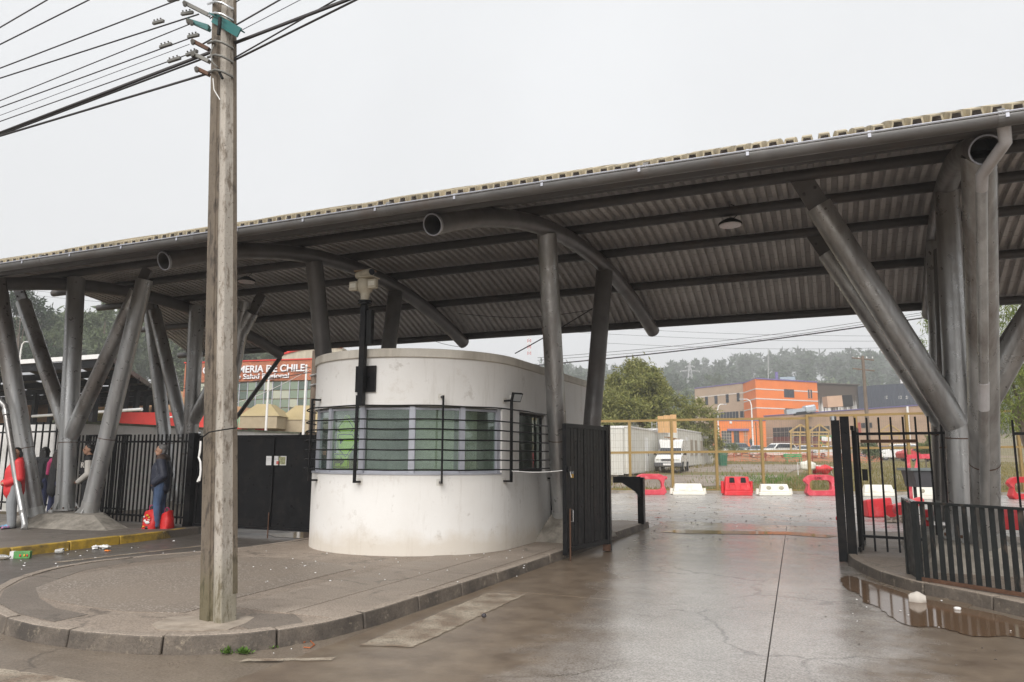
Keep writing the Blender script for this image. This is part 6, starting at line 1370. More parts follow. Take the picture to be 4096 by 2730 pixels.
p0, p1 = od(952,1668,42), od(973,1666,42)
for k in range(4): MB().bar(p0.lerp(p1,k/3)-UP*.62, p0.lerp(p1,k/3), .05, .05).build('balcony_bar', PALEG, GBd)
MB().bar(p0-UP*.0, p1-UP*.0, .06, .06).build('balcony_rail', PALEG, GBd)
# curved red-edged roof behind
t = thing('vault_roof', 'grey vaulted roof with a red edge rising behind the brick sign', 'roof', od(1210,1440,56)); a = od(1128,1440,56); L_ = 4.6; poly = [(0,0)]+[(L_*i/12, .42+1.0*math.sin(PI*(.12+.5*i/12))-.36) for i in range(13)]+[(L_,0)]
MB().ext(poly, a, rt0, UP, -4).build('vault', mat('stained_fibre_roof', (.42,.38,.3), .8, var=.2, stretch=(1,1,.2)), t)
pts = [a+rt0*p[0]+UP*p[1]-fw0*.05 for p in poly[1:-1]]; MB().tube(pts, .09, 6).build('red_edge', REDT, t)
def flagpole(label, xb, yb, xt, yt, d):
    a = od(xb,yb,d); a.z = .0; tp = od(xt,yt,d); t = thing('flagpole', label, 'flagpole', a, 'white flagpoles behind the gate'); MB().tube([Vector((tp.x,tp.y,0)), tp], [.075,.05], 10).build('shaft', WHITE, t, smooth=50); MB().ell(tp+UP*.05, .07, 8, 6).build('finial', WHITE, t, smooth=60)
flagpole('left white flagpole over the sliding gate', 1060, 1745, 1077, 1480, 38); flagpole('right white flagpole over the sliding gate, next to the booth', 1207, 1740, 1226, 1468, 38)
a = oy(1243,1800,21); tp = oy(1247,1405,21); t = thing('timber_post', 'old brown timber pole just left of the booth', 'pole', (a.x,a.y,0)); MB().tube([Vector((a.x,a.y,0)), Vector((a.x,a.y,tp.z))], [.12,.10], 10).build('shaft', WOOD, t, smooth=50)
for dz in (.9,1.25): MB().tube([Vector((a.x-.1,a.y-.1,tp.z-dz)), Vector((a.x+.2,a.y-.12,tp.z-dz+.05))], .035, 6).build('insulator', CHROME, t)
# wires crossing behind
def wire(label, A, B, r=.012, sag=.3, grp='thin wires strung beyond the canopy', m=WIRE):
    pts = [A.lerp(B,i/16)-UP*(sag*math.sin(PI*i/16)) for i in range(17)]; tag(MB().tube(pts, r, 5).build('wire', m), label, 'wire', grp)
wire('thick black cable sagging across the opening to the right columns', od(2150,1462,24), od(3720,1268,20), .02, .1)
wire('pair of thin wires above the thick cable, upper one', od(2150,1432,40), od(3700,1250,36), .012, .25); wire('pair of thin wires above the thick cable, lower one', od(2150,1442,40), od(3700,1258,36), .012, .3)
wire('high far wire sloping down right over the car park', od(2300,1305,90), od(3700,1345,90), .02, .4, m=WIREG); wire('second high far wire over the car park', od(2300,1330,90), od(3700,1365,90), .02, .4, m=WIREG); wire('lower far wire over the car park', od(2400,1372,90), od(3700,1388,90), .02, .5, m=WIREG)
wire('black stay cable rising from the booth roof behind the column', oy(2060,1415,14.5), oy(2370,1235,14.6), .012, .02); wire('thin lead from the canopy beam end to the left', oy(1715,1358,17), oy(1850,1390,17), .006, .03)
wire('cable drooping under the canopy between two columns', oy(1835,1255,13.9), oy(2370,1240,14.3), .006, .12)
wire('upper cable crossing before the brick sign', od(700,1545,34), od(1243,1470,26), .012, .05); wire('lower cable crossing before the brick sign', od(700,1558,34), od(1243,1490,26), .016, .08); wire('pale slack cable before the glass facade', od(940,1615,34), od(1243,1478,26), .012, .1, m=WHITE)
for i, (y0,y1) in enumerate(((1130,1150),(1150,1165),(1195,1240),(1225,1290))): wire(('topmost','second','third','lowest')[i]+' far transmission wire seen between the left columns', od(-100,y0,130), od(720,y1+60,140), .03, .6, m=WIREG)
# ------------------------------------------------------------------ white compound wall and shelters
t = thing('compound_wall', 'white rendered compound wall behind the left fence', 'wall', (-18,13,.1)); MB().box((-18.15,12.75,.1),(-18,22,2.43)).build('wall', mat('grubby_white_wall', (.76,.74,.71), .8, var=.08, scale=1, world=True, dirt=(.25,.27,.2), dirt_amt=.45, dscale=1.2), t); MB().box((-18.19,12.7,2.43),(-17.96,22,2.49)).build('mossy_cap', mat('mossy_cap', (.16,.17,.12), .9, var=.4, scale=6), t)
MB().box((-30,13.4,.1),(-18.15,13.52,2.43)).build('return_wall', bpy.data.materials['grubby_white_wall'], t)
TRN = mat('translucent_roof_sheet', (.80,.81,.82), .4, var=.04); DKR = mat('dark_roof_underside', (.09,.08,.075), .7, var=.2)
def tr_mat():
    m, tt, b = nodes('milky_skylight'); b.inputs['Base Color'].default_value = (.85,.86,.88,1); tr = nn(tt,'BsdfTranslucent', i_Color=(.85,.86,.88,1)); ms = nn(tt,'MixShader', i_0=.65); tt.links.new(b.outputs[0], ms.inputs[1]); tt.links.new(tr.outputs[0], ms.inputs[2]); tt.links.new(ms.outputs[0], tt.nodes['Material Output'].inputs[0]); return m
TRN = tr_mat()
F_ = od(425,1436,26); ZF = F_.z; Dn = (fw0*2986+rt0*(1070-2048)); Dn.z = 0; Dn.normalize(); LX = Vector((-1,0,0))
SH = thing('queue_shelter', 'black flat-roofed steel shelter with milky skylight strips behind the left columns', 'shelter', (F_.x,F_.y,.1))
Q = lambda a_, b_, z_=0: Vector((F_.x,F_.y,ZF))+LX*a_+Dn*b_+UP*(z_-.012*b_)
def quadslab(nm, mm, a0, a1, b0, b1, th=.035):
    p_ = [Q(a0,b0),Q(a0,b1),Q(a1,b1),Q(a1,b0)]; o_ = MB().add(p_+[v+UP*th for v in p_], [(0,1,2,3),(7,6,5,4),(0,4,5,1),(1,5,6,2),(2,6,7,3),(3,7,4,0)]).build(nm, mm, SH); rec(o_.data)
NB = 7; BD = 2.9
for bay in range(NB):
    b0, b1 = bay*BD, bay*BD+BD-.02; a_ = -.2; k = 0
    while a_ < 15:
        wd_ = .95 if k % 3 == 2 else 1.1
        quadslab('skylight' if k % 3 == 2 else 'roof_sheet', TRN if k % 3 == 2 else DKR, a_+.01, a_+wd_-.01, b0, b1); a_ += wd_; k += 1
    MB().bar(Q(-.3,b0,-.16), Q(15,b0,-.16), .1, .26).build('beam', BLACK, SH)
    for a_ in (.4,7.5,14): q_ = Q(a_,b0); MB().box((q_.x-.1,q_.y-.1,.1),(q_.x+.1,q_.y+.1,q_.z-.2)).build('post', BLACK, SH)
    MB().bar(Q(-.2,b0+BD/2,-.06), Q(15,b0+BD/2,-.06), .06, .1).build('purlin', BLACK, SH)
MB().bar(Q(-.3,-.12,.08), Q(15,-.12,.08), .08, .16).build('white_fascia', WHITE, SH); MB().bar(Q(-.25,-.1,-.02), Q(-.25,NB*BD,-.02), .08, .2).build('edge_beam', BLACK, SH)
for z_ in (2.62,2.95): MB().bar(Vector((*Q(0,4).xy,z_)), Vector((*Q(14,4).xy,z_)), .06, .09).build('rail', BLACK, SH)
MB().tube([Vector((*Q(-1.5,2).xy,3.3)), Vector((*Q(5,3).xy,3.2))], .06, 10).build('white_pipe', WHITE, SH)
# red kiosk roof, bank and flax plant
t = thing('red_kiosk', 'bright red sheet-sided kiosk above the white wall', 'kiosk', od(650,1760,31)); a, b_ = od(505,1720,31), od(850,1722,30)
MB().bar((a+b_)/2-UP*1.2, (a+b_)/2+UP*.66, (b_-a).length, 2.0, up=fw0).build('side_sheet', REDT, t); MB().tube([od(470,1692,29.9), od(560,1686,29.9), od(740,1662,29.0)], .035, 6).build('white_conduit', WHITE, t)
t = thing('earth_bank', 'bare orange-brown earth bank above the red kiosk', 'bank', dl(44,-22,2)); MB().add([dl(40,-40,1.0),dl(40,-17,1.0),dl(48,-15,5.6),dl(48,-42,6.2),dl(56,-15,4),dl(56,-42,4)], [(0,1,2,3),(3,2,4,5)]).build('slope', mat('bare_earth', (.30,.17,.09), .95, var=.3, scale=1, bump=.6, bscale=6, dirt=(.2,.16,.07), dirt_amt=.6), t)
c = od(372,1660,34); t = thing('flax_plant', 'spiky flax plant behind the shelter rail', 'plant', c); rng = np.random.default_rng(3); n = 90; B_ = np.repeat(np.array([[c.x,c.y,c.z-.5]]),n,0)+rng.normal(0,.25,(n,3))*np.array([1,1,0]); d_ = rng.normal(0,.55,(n,3)); d_[:,2] = 1; d_ /= np.linalg.norm(d_,axis=1)[:,None]; s_ = np.cross(d_, rng.normal(size=(n,3))); s_ /= np.linalg.norm(s_,axis=1)[:,None]; Ln = rng.uniform(.6,1.3,(n,1))
quads('leaf_blades', np.stack([B_-s_*.03,B_+s_*.03,B_+d_*Ln+s_*.006,B_+d_*Ln-s_*.006],1), leaf_mat('flax_leaf', (.12,.13,.04), (.2,.2,.07), (.3,.24,.1), 3), t)['kind'] = 'stuff'
lampost('small street lamp on the hillside between the left columns', 75, 1480, 1368, 70, .5); lampost('lamp on a pole behind the shelter ridge', 478, 1470, 1375, 60, -.4)

# ------------------------------------------------------------------ people
SKIN = mat('skin', (.42,.23,.15), .55, var=.08, fine=0); SKIN2 = mat('skin_tan', (.45,.25,.165), .55, var=.08, fine=0)
def voxel(b, size, smooth_it=3):
    me = bpy.data.meshes.new('tmp'); me.from_pydata(b.v, [], b.f); bm = bmesh.new(); bm.from_mesh(me); bmesh.ops.recalc_face_normals(bm, faces=bm.faces[:]); bm.to_mesh(me); bm.free()
    o = bpy.data.objects.new('tmp', me); COL.objects.link(o); r_ = o.modifiers.new('r','REMESH'); r_.mode = 'VOXEL'; r_.voxel_size = size; s_ = o.modifiers.new('s','SMOOTH'); s_.iterations = smooth_it; s_.factor = .5
    bpy.context.view_layer.update(); out = bpy.data.meshes.new_from_object(o.evaluated_get(bpy.context.evaluated_depsgraph_get())); bpy.data.objects.remove(o); bpy.data.meshes.remove(me); out.shade_smooth(); return out
def person(label, pos, face, H, J, cl, vox=.011, head_turn=0, hair='short', skin=SKIN, hairm=None, shoem=None):
    """J overrides joints (forward, left, up) in units of height; cl: list of (name, material, list of limbs) worn over the body"""
    pos = Vector(pos); f = Vector((face[0],face[1],0)).normalized(); lft = Vector((-f.y,f.x,0)); t = thing('person', label, 'person', pos, None)
    j = dict(pel=(0,0,.53), chest=(0.005,0,.73), neck=(0,0,.845), head=(.018,0,.925), hl=(0,.05,.52), hr=(0,-.05,.52), kl=(.012,.055,.285), kr=(.012,-.055,.285), al=(-.01,.06,.045), ar=(-.01,-.06,.045), tl=(.085,.07,.016), tr=(.085,-.07,.016),
             sl=(0,.105,.81), sr=(0,-.105,.81), el=(-.015,.135,.635), er=(-.015,-.135,.635), wl=(.04,.125,.49), wr=(.04,-.125,.49), gl=(.06,.12,.43), gr=(.06,-.12,.43)); j.update(J)
    W_ = lambda p: pos+f*(p[0]*H)+lft*(p[1]*H)+UP*(p[2]*H); P = {k_: W_(v) for k_, v in j.items()}
    ht = math.radians(head_turn); hf = f*math.cos(ht)+lft*math.sin(ht); hl_ = Vector((-hf.y,hf.x,0)); hrot = Matrix((hf,hl_,UP)).transposed()
    b = MB(); L = lambda a, c, r0, r1: b.limb(a, c, r0*H, r1*H)
    L(P['pel'],P['chest'],.075,.082); L(P['chest'],P['neck']-UP*.03*H,.078,.05); L(P['neck']-UP*.03*H,P['head'],.036,.034); L(P['hl'],P['hr'],.062,.062); L(P['sl'],P['sr'],.042,.042)
    for s in 'lr':
        L(P['h'+s],P['k'+s],.055,.036); L(P['k'+s],P['a'+s],.036,.023); L(P['a'+s]-UP*.02*H,P['t'+s],.024,.02); L(P['s'+s],P['e'+s],.034,.026); L(P['e'+s],P['w'+s],.025,.017)
        d = (P['g'+s]-P['w'+s]); pl_ = P['w'+s]+d*.45; L(P['w'+s],pl_,.016,.022); sd = lft*(1 if s == 'l' else -1); cr = d.cross(sd).normalized() if d.length > 0 else f
        dn = d.normalized(); side = (f-dn*f.dot(dn)).normalized()
        for k_, ln in ((-1.5,.042),(-.5,.048),(.5,.046),(1.5,.036)): r0_ = pl_+side*(k_*.0105*H); m_ = r0_+dn*ln*.55*H; L(r0_, m_, .0062,.0058); L(m_, m_+(dn*.8-sd*.5).normalized()*ln*.5*H, .0056,.005)
        L(P['w'+s]+d*.2, P['w'+s]+d*.35+side*.026*H, .008,.006)
    hc = P['head']
    b.ell(hc+UP*.012*H, (.058*H,.047*H,.062*H), 16, 12, hrot); b.ell(hc+hf*.02*H-UP*.03*H, (.042*H,.036*H,.036*H), 12, 8, hrot)
    b.ell(hc+hf*.06*H-UP*.004*H, (.016*H,.009*H,.014*H), 8, 6, hrot); b.ell(hc+hf*.052*H+UP*.016*H, (.012*H,.034*H,.008*H), 8, 6, hrot); b.ell(hc+hf*.053*H-UP*.03*H, (.012*H,.018*H,.006*H), 8, 6, hrot)
    for s in (1,-1): b.ell(hc+hl_*.048*H*s-hf*.004*H, (.013*H,.007*H,.018*H), 8, 6, hrot)
    me = voxel(b, vox*.75, 2); me.transform(Matrix.Translation(-pos)); body = put('body', me, skin, t)
    for s in (1,-1): MB().ell(hc+hf*.054*H+hl_*.02*H*s+UP*.006*H, (.006*H,.009*H,.005*H), 8, 6, hrot).build('eye', DARK, body)
    MB().ell(hc+hf*.057*H-UP*.031*H, (.007*H,.015*H,.0035*H), 8, 6, hrot).build('mouth', mat('lips', (.25,.08,.07), .5) if 'lips' not in bpy.data.materials else bpy.data.materials['lips'], body)
    b = MB()
    b.ell(hc+UP*.034*H-hf*.014*H, (.058*H,.052*H,.05*H), 16, 12, hrot); b.ell(hc-hf*.03*H+UP*.0*H, (.036*H,.05*H,.05*H), 12, 8, hrot)
    if hair == 'long':
        for s in (-1,0,1): b.limb(hc-hf*.035*H+hl_*.03*H*s, hc-hf*.06*H+hl_*.04*H*s-UP*.2*H, .034*H, .028*H)
        b.limb(hc+UP*.03*H+hl_*.045*H, hc-UP*.09*H+hl_*.055*H, .018*H, .016*H); b.limb(hc+UP*.03*H-hl_*.045*H, hc-UP*.09*H-hl_*.055*H, .018*H, .016*H)
    if hair == 'mid':
        for s in (-1,0,1): b.limb(hc-hf*.03*H+hl_*.03*H*s, hc-hf*.04*H+hl_*.04*H*s-UP*.09*H, .034*H, .026*H)
        b.limb(hc+UP*.03*H+hl_*.045*H, hc-UP*.06*H+hl_*.05*H, .016*H, .014*H); b.limb(hc+UP*.03*H-hl_*.045*H, hc-UP*.06*H-hl_*.05*H, .016*H, .014*H)
    me = voxel(b, vox*.8, 1); me.transform(Matrix.Translation(-pos)); put('hair', me, hairm, t)
    def cloth(name, m_, limbs, sz=vox, it=3, parent=t):
        b = MB()
        for q in limbs:
            if q[0] == 'ell': b.ell(W_(q[1]), tuple(x*H for x in q[2]), 16, 10, Matrix((f,lft,UP)).transposed())
            else:
                g_ = lambda a: P[a] if isinstance(a,str) else W_(a)
                b.limb(g_(q[0]), g_(q[1]), q[2]*H, q[3]*H)
        me = voxel(b, sz, it); me.transform(Matrix.Translation(-pos)); return put(name, me, m_, parent)
    for name, m_, limbs in cl: cloth(name, m_, limbs)
    for s in 'lr':
        b = MB(); tdir = (P['t'+s]-P['a'+s]); tdir.z = 0; tdir.normalize(); a = P['a'+s]; a0 = Vector((a.x,a.y,pos.z))
        b.limb(a0-tdir*.025*H+UP*.026*H, a0+tdir*.05*H+UP*.024*H, .027*H, .025*H); b.limb(a0+tdir*.04*H+UP*.02*H, a0+tdir*.105*H+UP*.017*H, .024*H, .019*H); b.limb(a0-tdir*.02*H+UP*.03*H, a0-tdir*.015*H+UP*.055*H, .025*H, .024*H)
        me = voxel(b, vox*.8, 1); me.transform(Matrix.Translation(-pos)); so = put('shoe', me, shoem, t)
        bb = MB().bar(a0-tdir*.05*H+UP*.007*H, a0+tdir*.12*H+UP*.007*H, .044*H, .013*H); bb.build('sole', DARK, so, bevel=.006)
    return t, P, W_
TORSO = lambda r: [('pel','chest',r,r+.008),('chest',(0,0,.815),r+.006,.058),('sl','sr',.052,.052)]
ARMS = lambda r: [('s'+s,'e'+s,r+.008,r) for s in 'lr']+[('e'+s,'w'+s,r,r-.006) for s in 'lr']
LEGS = lambda r, h=.0: [('hl','hr',.07,.07)]+[('h'+s,'k'+s,.064+h,r) for s in 'lr']+[('k'+s,'a'+s,r,r-.008) for s in 'lr']
NAVY = mat('navy_quilted_jacket', (.022,.026,.045), .55, var=.2, scale=8, bump=.9, bscale=11); BRN = mat('brown_yoke', (.06,.035,.025), .7, var=.2); JEAN = mat('blue_denim', (.06,.10,.19), .85, var=.25, scale=5, bump=.9, bscale=11); GREYH = mat('grey_hair', (.16,.155,.15), .7, var=.4, scale=30); BLKH = mat('black_hair', (.012,.010,.009), .5, var=.2); LEA = mat('brown_leather', (.07,.03,.02), .45); BLKC = mat('black_cloth', (.013,.013,.015), .7, var=.2, bump=.9, bscale=11); WSL = mat('white_sleeve', (.6,.57,.52), .6, var=.08, bump=.9, bscale=11); REDJ = mat('red_rain_jacket', (.62,.03,.035), .55, var=.1, scale=4, bump=.9, bscale=9); GSW = mat('grey_sweatpants', (.26,.27,.28), .9, var=.12, scale=6, bump=.9, bscale=11); SNK = mat('teal_pink_sneaker', (.05,.3,.45), .5, var=.6, scale=9, dirt=(.6,.08,.2), dirt_amt=1, dscale=7, dlo=.48); PINK = mat('pink_scarf', (.5,.05,.16), .8, var=.2); BRH = mat('dark_brown_hair', (.03,.017,.012), .5, var=.3); BLUJ = mat('dark_blue_jeans', (.025,.03,.075), .85, var=.2, bump=.9, bscale=11)
# man in navy jacket, hands in pockets
p = oz(632,2114,.142)
t, P, W_ = person('grey-haired man in a navy quilted jacket and jeans with hands in pockets', p, -rt0*.97-fw0*.22, 1.70,
    dict(wl=(.055,.105,.545), wr=(.055,-.105,.545), gl=(.085,.075,.51), gr=(.085,-.075,.51), el=(-.05,.14,.63), er=(-.05,-.14,.63), kl=(.02,.045,.285), kr=(.0,-.05,.285), al=(.012,.05,.045), ar=(-.03,-.055,.045), tl=(.105,.06,.016), tr=(.06,-.07,.016), head=(.03,0,.925)),
    [('jacket', NAVY, [((.0,0,.49),(.012,0,.70),.108,.116),((.02,0,.52),(.03,0,.62),.1,.1),('chest',(0,0,.81),.108,.068),('sl','sr',.062,.062),((0,0,.83),(.01,0,.87),.05,.046)]+ARMS(.051)), ('jeans', JEAN, LEGS(.05,.006))], head_turn=4, skin=SKIN2, hairm=GREYH, shoem=LEA)
b = MB().limb(W_((0,.1,.825)), W_((0,-.1,.825)), .064*1.7, .064*1.7); b.limb(W_((0,.0,.8)), W_((0,0,.85)), .07*1.7, .05*1.7); me = voxel(b,.012,3); me.transform(Matrix.Translation(-p)); put('brown_yoke', me, BRN, t)
# shopping bags behind him
def bag(label, pxl, pxr, pyt, pyb, yy, m_, seed, print_=None):
    a = oy(pxl,pyb,yy); c = oy(pxr,pyb,yy); w_ = c.x-a.x; h = oy(pxl,pyt,yy).z-.142; base = Vector(((a.x+c.x)/2,yy,.142)); t = thing('shopping_bag', label, 'bag', base, 'red bags at the man\'s feet'); rr = random.Random(seed); n = 9; b = MB(); k = 16
    for i in range(n):
        f_ = i/(n-1); sx = w_/2*(1+.1*math.sin(f_*4)-.12*f_); sy = .13*(1-.3*f_)
        for q in range(k): a_ = 2*PI*q/k; cx, cy = math.cos(a_), math.sin(a_); b.v.append(base+Vector(((abs(cx)**.5)*math.copysign(1,cx)*sx+rr.uniform(-.008,.008), (abs(cy)**.6)*math.copysign(1,cy)*sy+rr.uniform(-.008,.008), h*f_+(.05*cx if i == n-1 else 0))))
    for i in range(n-1):
        for q in range(k): b.f.append((i*k+q, i*k+(q+1)%k, (i+1)*k+(q+1)%k, (i+1)*k+q))
    b.f.append(tuple(range(k-1,-1,-1))); b.f.append(tuple((n-1)*k+q for q in range(k))); o = b.build('sack', m_, t, smooth=60)
    for s_ in (-1,1): MB().tube([base+Vector((s_*.06,-.02,h)), base+Vector((s_*.05,-.02,h+.09)), base+Vector((s_*.0,-.02,h+.1))], .008, 6).build('handle', PINK, t)
    return base, h, w_, t
REDB = mat('red_bag_plastic', (.6,.02,.02), .35, var=.15, scale=6)
base, h, w_, t = bag('red printed shopping bag left of the man\'s legs', 580, 628, 2040, 2112, 11.35, REDB, 1)
for i, (x0, z0, x1, z1, mm) in enumerate(((-.03,.10,.10,.16,WHITE),(-.07,.13,-.0,.19,WHITE),(.03,.17,.11,.19,WHITE),(-.09,.03,-.03,.06,YEL),(.05,.21,.10,.25,YEL),(-.02,.25,.06,.29,YEL),(-.08,.22,-.04,.26,WHITE))): MB().ell(base+Vector(((x0+x1)/2,-.135,(z0+z1)/2)), ((x1-x0)/2,.012,(z1-z0)/2), 10, 6).build('print', mm, t, smooth=60)
bag('plain red shopping bag right of the man\'s legs', 650, 682, 2050, 2115, 11.5, REDB, 2)
# varsity jacket man
p = oy(336,2090,11.7); p.z = .142
t, P, W_ = person('young man in a black and white varsity jacket behind the leaning column', p, -rt0*.9-fw0*.4, 1.72, dict(wl=(.10,.05,.52), wr=(.10,-.05,.525), gl=(.135,.01,.495), gr=(.135,-.015,.50), el=(-.01,.15,.62), er=(-.01,-.15,.62)),
    [('jacket', BLKC, [((.0,0,.52),(.01,0,.70),.085,.096),('chest',(0,0,.81),.09,.06),('sl','sr',.056,.056)]), ('sleeves', WSL, ARMS(.042)), ('trousers', BLKC, LEGS(.046))], head_turn=8, skin=SKIN2, hairm=BLKH, shoem=BLKC)
fx = Vector((-rt0.x*.9-fw0.x*.4, -rt0.y*.9-fw0.y*.4, 0)).normalized(); lf_ = Vector((-fx.y,fx.x,0))
fn = (fx*.62+lf_*.78).normalized(); uu = UP.cross(fn).normalized(); text_part('letter_patch', 'R', W_((0,0,.70))+fn*(.108*1.72)-uu*.05, uu, UP, .16, .006, WSL, t, .004)
for k_ in range(5): c = W_((.098,0,.55+.055*k_))+fx*.004; MB().ell(c, .008, 6, 4).build('snap_button', WHITE, t)
# woman in dark coat and pink scarf, seen from behind
p = oy(206,2085,11.75); p.z = .142
person('long-haired woman in a dark coat and pink scarf between the left columns', p, rt0*.35+fw0*.9, 1.60, dict(), [('coat', BLKC, [((.0,0,.42),(.01,0,.70),.1,.098),('chest',(0,0,.81),.092,.06),('sl','sr',.056,.056)]+ARMS(.044)), ('jeans', BLUJ, LEGS(.044)), ('scarf', PINK, [((-.02,.07,.835),(.03,-.07,.835),.05,.05),((-.04,.09,.80),(-.05,.10,.66),.04,.03)])], hair='long', hairm=BRH, shoem=BLKC)
p = oy(152,2085,12.15); p.z = .142
person('black-haired person in dark clothes mostly hidden behind the leaning column', p, rt0*.2+fw0*.9, 1.66, dict(), [('coat', BLKC, [((.0,0,.45),(.01,0,.70),.095,.095),('chest',(0,0,.81),.09,.06),('sl','sr',.056,.056)]+ARMS(.044)), ('jeans', BLUJ, LEGS(.044))], hair='mid', hairm=BLKH, shoem=BLKC)
# woman in red
p = oz(40,2114,.142)
person('woman in a red jacket, grey sweatpants and bright sneakers at the left edge', p, -rt0*.55-fw0*.55, 1.62, dict(wl=(.09,.06,.56), wr=(.10,-.06,.56), gl=(.13,.02,.545), gr=(.14,-.01,.55), el=(-.02,.15,.62), er=(-.02,-.15,.62), kl=(.02,.06,.285), kr=(.0,-.065,.285), al=(.0,.065,.045), ar=(-.03,-.08,.045), tl=(.09,.10,.016), tr=(.05,-.12,.016)),
    [('jacket', REDJ, [((.0,0,.46),(.01,0,.70),.118,.112),('chest',(0,0,.81),.104,.066),('sl','sr',.056,.056),((-.02,0,.83),(-.02,0,.85),.055,.05)]+ARMS(.052)), ('sweatpants', GSW, LEGS(.058,.014))], head_turn=55, hair='mid', hairm=BLKH, shoem=SNK)
# far person
p = od(3005,1786,126); p.z = gz(p)
person('distant person in a dark green top standing before the orange wall', p, fw0, 1.7, dict(), [('top', mat('dark_green_top', (.02,.05,.035), .8), [((.0,0,.50),(.01,0,.70),.09,.095),('chest',(0,0,.81),.09,.06),('sl','sr',.056,.056)]+ARMS(.044)), ('jeans', JEAN, LEGS(.044))], vox=.03, hair='short', hairm=BLKH, shoem=BLKC)

# ------------------------------------------------------------------ litter and small things
p = oz(78,2236,.006); t = thing('juice_carton', 'green juice carton with fruit print lying by the yellow kerb', 'carton', p); CG = mat('green_carton', (.10,.30,.09), .5, var=.3, scale=14); ux = (rt0*.97+fw0*.2).normalized(); vx = Vector((-ux.y,ux.x,0))
MB().ext([(-.14,0),(.14,0),(.14,.11),(-.14,.11)], p, ux, UP, -.09).build('box', CG, t, bevel=.004); MB().ext([(-.145,0),(-.09,0),(-.09,.112),(-.145,.112)], p-vx*.002, ux, UP, -.088).build('white_end', WHITE, t)
for x, mm in ((.0,REDP),(.06,YEL),(.10,REDB)): MB().ell(p+ux*x+UP*.05-vx*.001, (.022,.006,.022), 8, 6).build('fruit_print', mm, t, smooth=60)
p = oz(15,2240,.006); tag(MB().tube([p-rt0*.1+UP*.04, p+UP*.04, p+rt0*.06+UP*.04, p+rt0*.1+UP*.04], [.04,.042,.025,.014], 12).build('plastic_bottle', glass('clear_plastic', (.8,.8,.8), .1, trans=.7), smooth=50), 'clear plastic bottle lying left of the green carton', 'bottle')
p = oz(238,2216,.006); tag(MB().tube([p-rt0*.07+UP*.035, p+rt0*.05+UP*.05+fw0*.02], [.035,.045], 12).build('plastic_cup', glass('cloudy_plastic', (.7,.7,.68), .25, trans=.5), smooth=50), 'clear plastic cup lying beside the yellow kerb', 'cup')
p = oz(198,2058,.4); tag(MB().lathe(oy(200,2062,11.0), [(.035,0),(.045,.11)], 14).build('paper_cup', WHITE, smooth=40), 'white paper cup standing on the left concrete footing', 'cup')
p = oz(418,2198,.006); t = thing('food_scraps', 'crumpled white paper and scraps against the yellow kerb', 'litter', p)
blob(p+UP*.04, (.09,.06,.04), 7, amp=.35).build('paper', WHITE, t, smooth=60); blob(p-rt0*.16+UP*.035, (.05,.05,.035), 8, amp=.35).build('paper', PAPER, t, smooth=60); blob(p-rt0*.07+UP*.03+fw0*.06, (.06,.04,.03), 9, amp=.4).build('leaf_scrap', LF_BUS, t, smooth=60); blob(p+rt0*.18+UP*.012-fw0*.25, (.05,.03,.012), 10, amp=.4).build('orange_peel', mat('orange_peel', (.7,.2,.03), .6), t, smooth=60)
rr = random.Random(14); b = MB()
regions = [(0,900,2200,2290,.0,34),(1000,1700,2560,2700,.0,16),(1800,2300,2290,2420,.0,16),(2500,3300,2080,2200,.0,22),(3400,4096,2330,2560,.02,16),(1000,2100,2200,2330,.147,46),(200,900,2160,2200,.144,8)]
for x0, x1, y0, y1, z, n in regions:
    for i in range(n):
        c = oz(rr.uniform(x0,x1), rr.uniform(y0,y1), z+.008); s_ = rr.uniform(.004,.012)*(c.length/10); b.ell(c, (s_*rr.uniform(.6,1.6),s_,s_*.4), 6, 4, Matrix.Rotation(rr.uniform(0,3),3,'Z'))
tag(b.build('pale_litter', PAPER, jit=.003), 'scattered scraps of paper and paint chips on the ground', 'litter', kind='stuff')
b = MB()
for x0, x1, y0, y1, z, n in [(2420,3330,2060,2200,.012,70),(2600,3330,1985,2090,0,70),(1900,2500,2210,2420,.006,20),(3300,4000,2400,2700,.016,16)]:
    for i in range(n): c = oz(rr.uniform(x0,x1), rr.uniform(y0,y1), z+.005); s_ = rr.uniform(.006,.018)*(c.length/14); b.ell(c, (s_*rr.uniform(.6,1.4),s_,s_*.5), 6, 4)
tag(b.build('grit', mat('dark_grit', (.13,.11,.095), .8, var=.4), jit=.003), 'dark grit and gravel scattered on the wet driveway', 'grit', kind='stuff')
def stone(label, px, py, r, seed, m_=None, z=.0): c = oz(px,py,z); tag(blob(c+UP*r[2]*.6, r, seed, 12, 8, amp=.12).build('stone', m_ or mat('pale_stone', (.5,.46,.41), .8, var=.15), smooth=50), label, 'stone')
stone('pale wedge of stone standing in the puddle', 3670, 2415, (.095,.075,.085), 21); stone('white lump below the low railing', 3922, 2378, (.06,.05,.045), 4, WHITE, .02); stone('dark pebble on the painted road stripe', 1935, 2468, (.025,.022,.022), 5, mat('dark_stone', (.05,.045,.05), .7), .02)
stone('small white lump in the puddle at the right', 3830, 2440, (.04,.03,.02), 6, WHITE, .02); stone('crumpled white paper near the kerb below the stripe', 1484, 2502, (.03,.025,.02), 7, PAPER, 0)
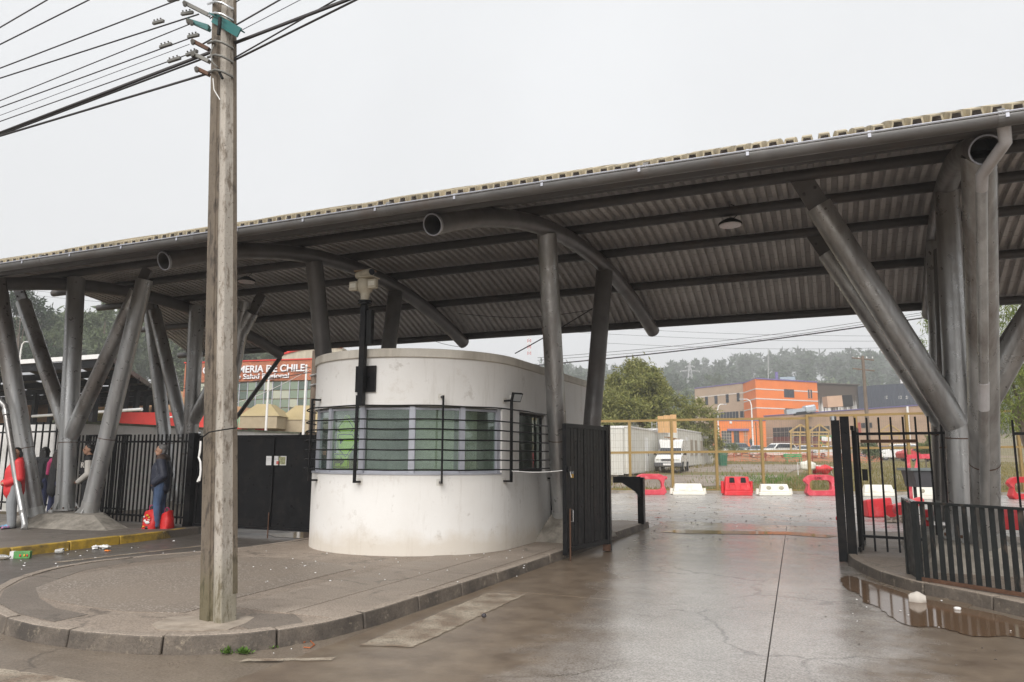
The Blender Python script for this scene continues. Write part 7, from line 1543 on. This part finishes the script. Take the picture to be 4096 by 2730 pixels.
# weeds at the kerb
def weed(label, px, py, n, s, seed):
    rng = np.random.default_rng(seed); c = oz(px,py,0); t = thing('kerb_weed', label, 'weed', c, 'weeds at the foot of the kerb'); B_ = np.repeat(np.array([[c.x,c.y,.005]]),n,0)+rng.normal(0,s*.5,(n,3))*np.array([1,.5,0]); d_ = rng.normal(0,.8,(n,3)); d_[:,2] = np.abs(d_[:,2])*.6+.35; d_ /= np.linalg.norm(d_,axis=1)[:,None]; s_ = np.cross(d_, np.array([0,0,1.])); s_ /= np.linalg.norm(s_,axis=1)[:,None]; Ln = rng.uniform(.4,1,(n,1))*s*1.1
    o = quads('leaves', np.stack([B_,B_+d_*Ln*.6+s_*Ln*.22,B_+d_*Ln,B_+d_*Ln*.6-s_*Ln*.22],1), LF_G2, t); o['kind'] = 'stuff'
weed('broad-leaved weed at the kerb below the pole', 905, 2616, 40, .07, 1); weed('grassy weed in the middle of the kerb weeds', 975, 2616, 90, .055, 2); weed('small leafy weed at the right of the kerb weeds', 1080, 2594, 30, .05, 3); weed('thin sprig growing from the kerb joint', 1300, 2552, 10, .05, 4)
tag(MB().tube([oz(1215,2570,.01), oz(1240,2562,.01), oz(1258,2580,.01), oz(1240,2592,.01), oz(1215,2590,.01)], .005, 6).build('rusty_wire', mat('rusty_wire', (.35,.1,.03), .7)), 'bent rusty wire lying on the road below the kerb', 'wire')
b = MB()
for px, py, L_ in ((2830,2032,.3),(2680,2092,.25),(2660,2072,.2)): a = oz(px-40,py,.008); MB().add([a, a+rt0*L_, a+rt0*L_+fw0*.12, a+fw0*.1], [(0,1,2,3)]).build('red_paint_patch', mat('red_paint_scrap', (.5,.1,.06), .6) if 'red_paint_scrap' not in bpy.data.materials else bpy.data.materials['red_paint_scrap'])['kind'] = 'structure'

# ------------------------------------------------------------------ misty air
hz = MB().box((-1700,-1700,-1.05),(1700,1700,96)).build('haze', None); tag(hz, 'thin pale drizzle haze over the whole site', 'haze', kind='stuff')
hm = bpy.data.materials.new('haze_air'); hm.use_nodes = True; ht_ = hm.node_tree; ht_.nodes.clear(); ho = ht_.nodes.new('ShaderNodeOutputMaterial'); hv = ht_.nodes.new('ShaderNodeVolumePrincipled')
hv.inputs['Color'].default_value = (.985,.99,1,1); hv.inputs['Density'].default_value = .0013; hv.inputs['Anisotropy'].default_value = 0.0; ht_.links.new(hv.outputs[0], ho.inputs['Volume']); hz.data.materials.append(hm)
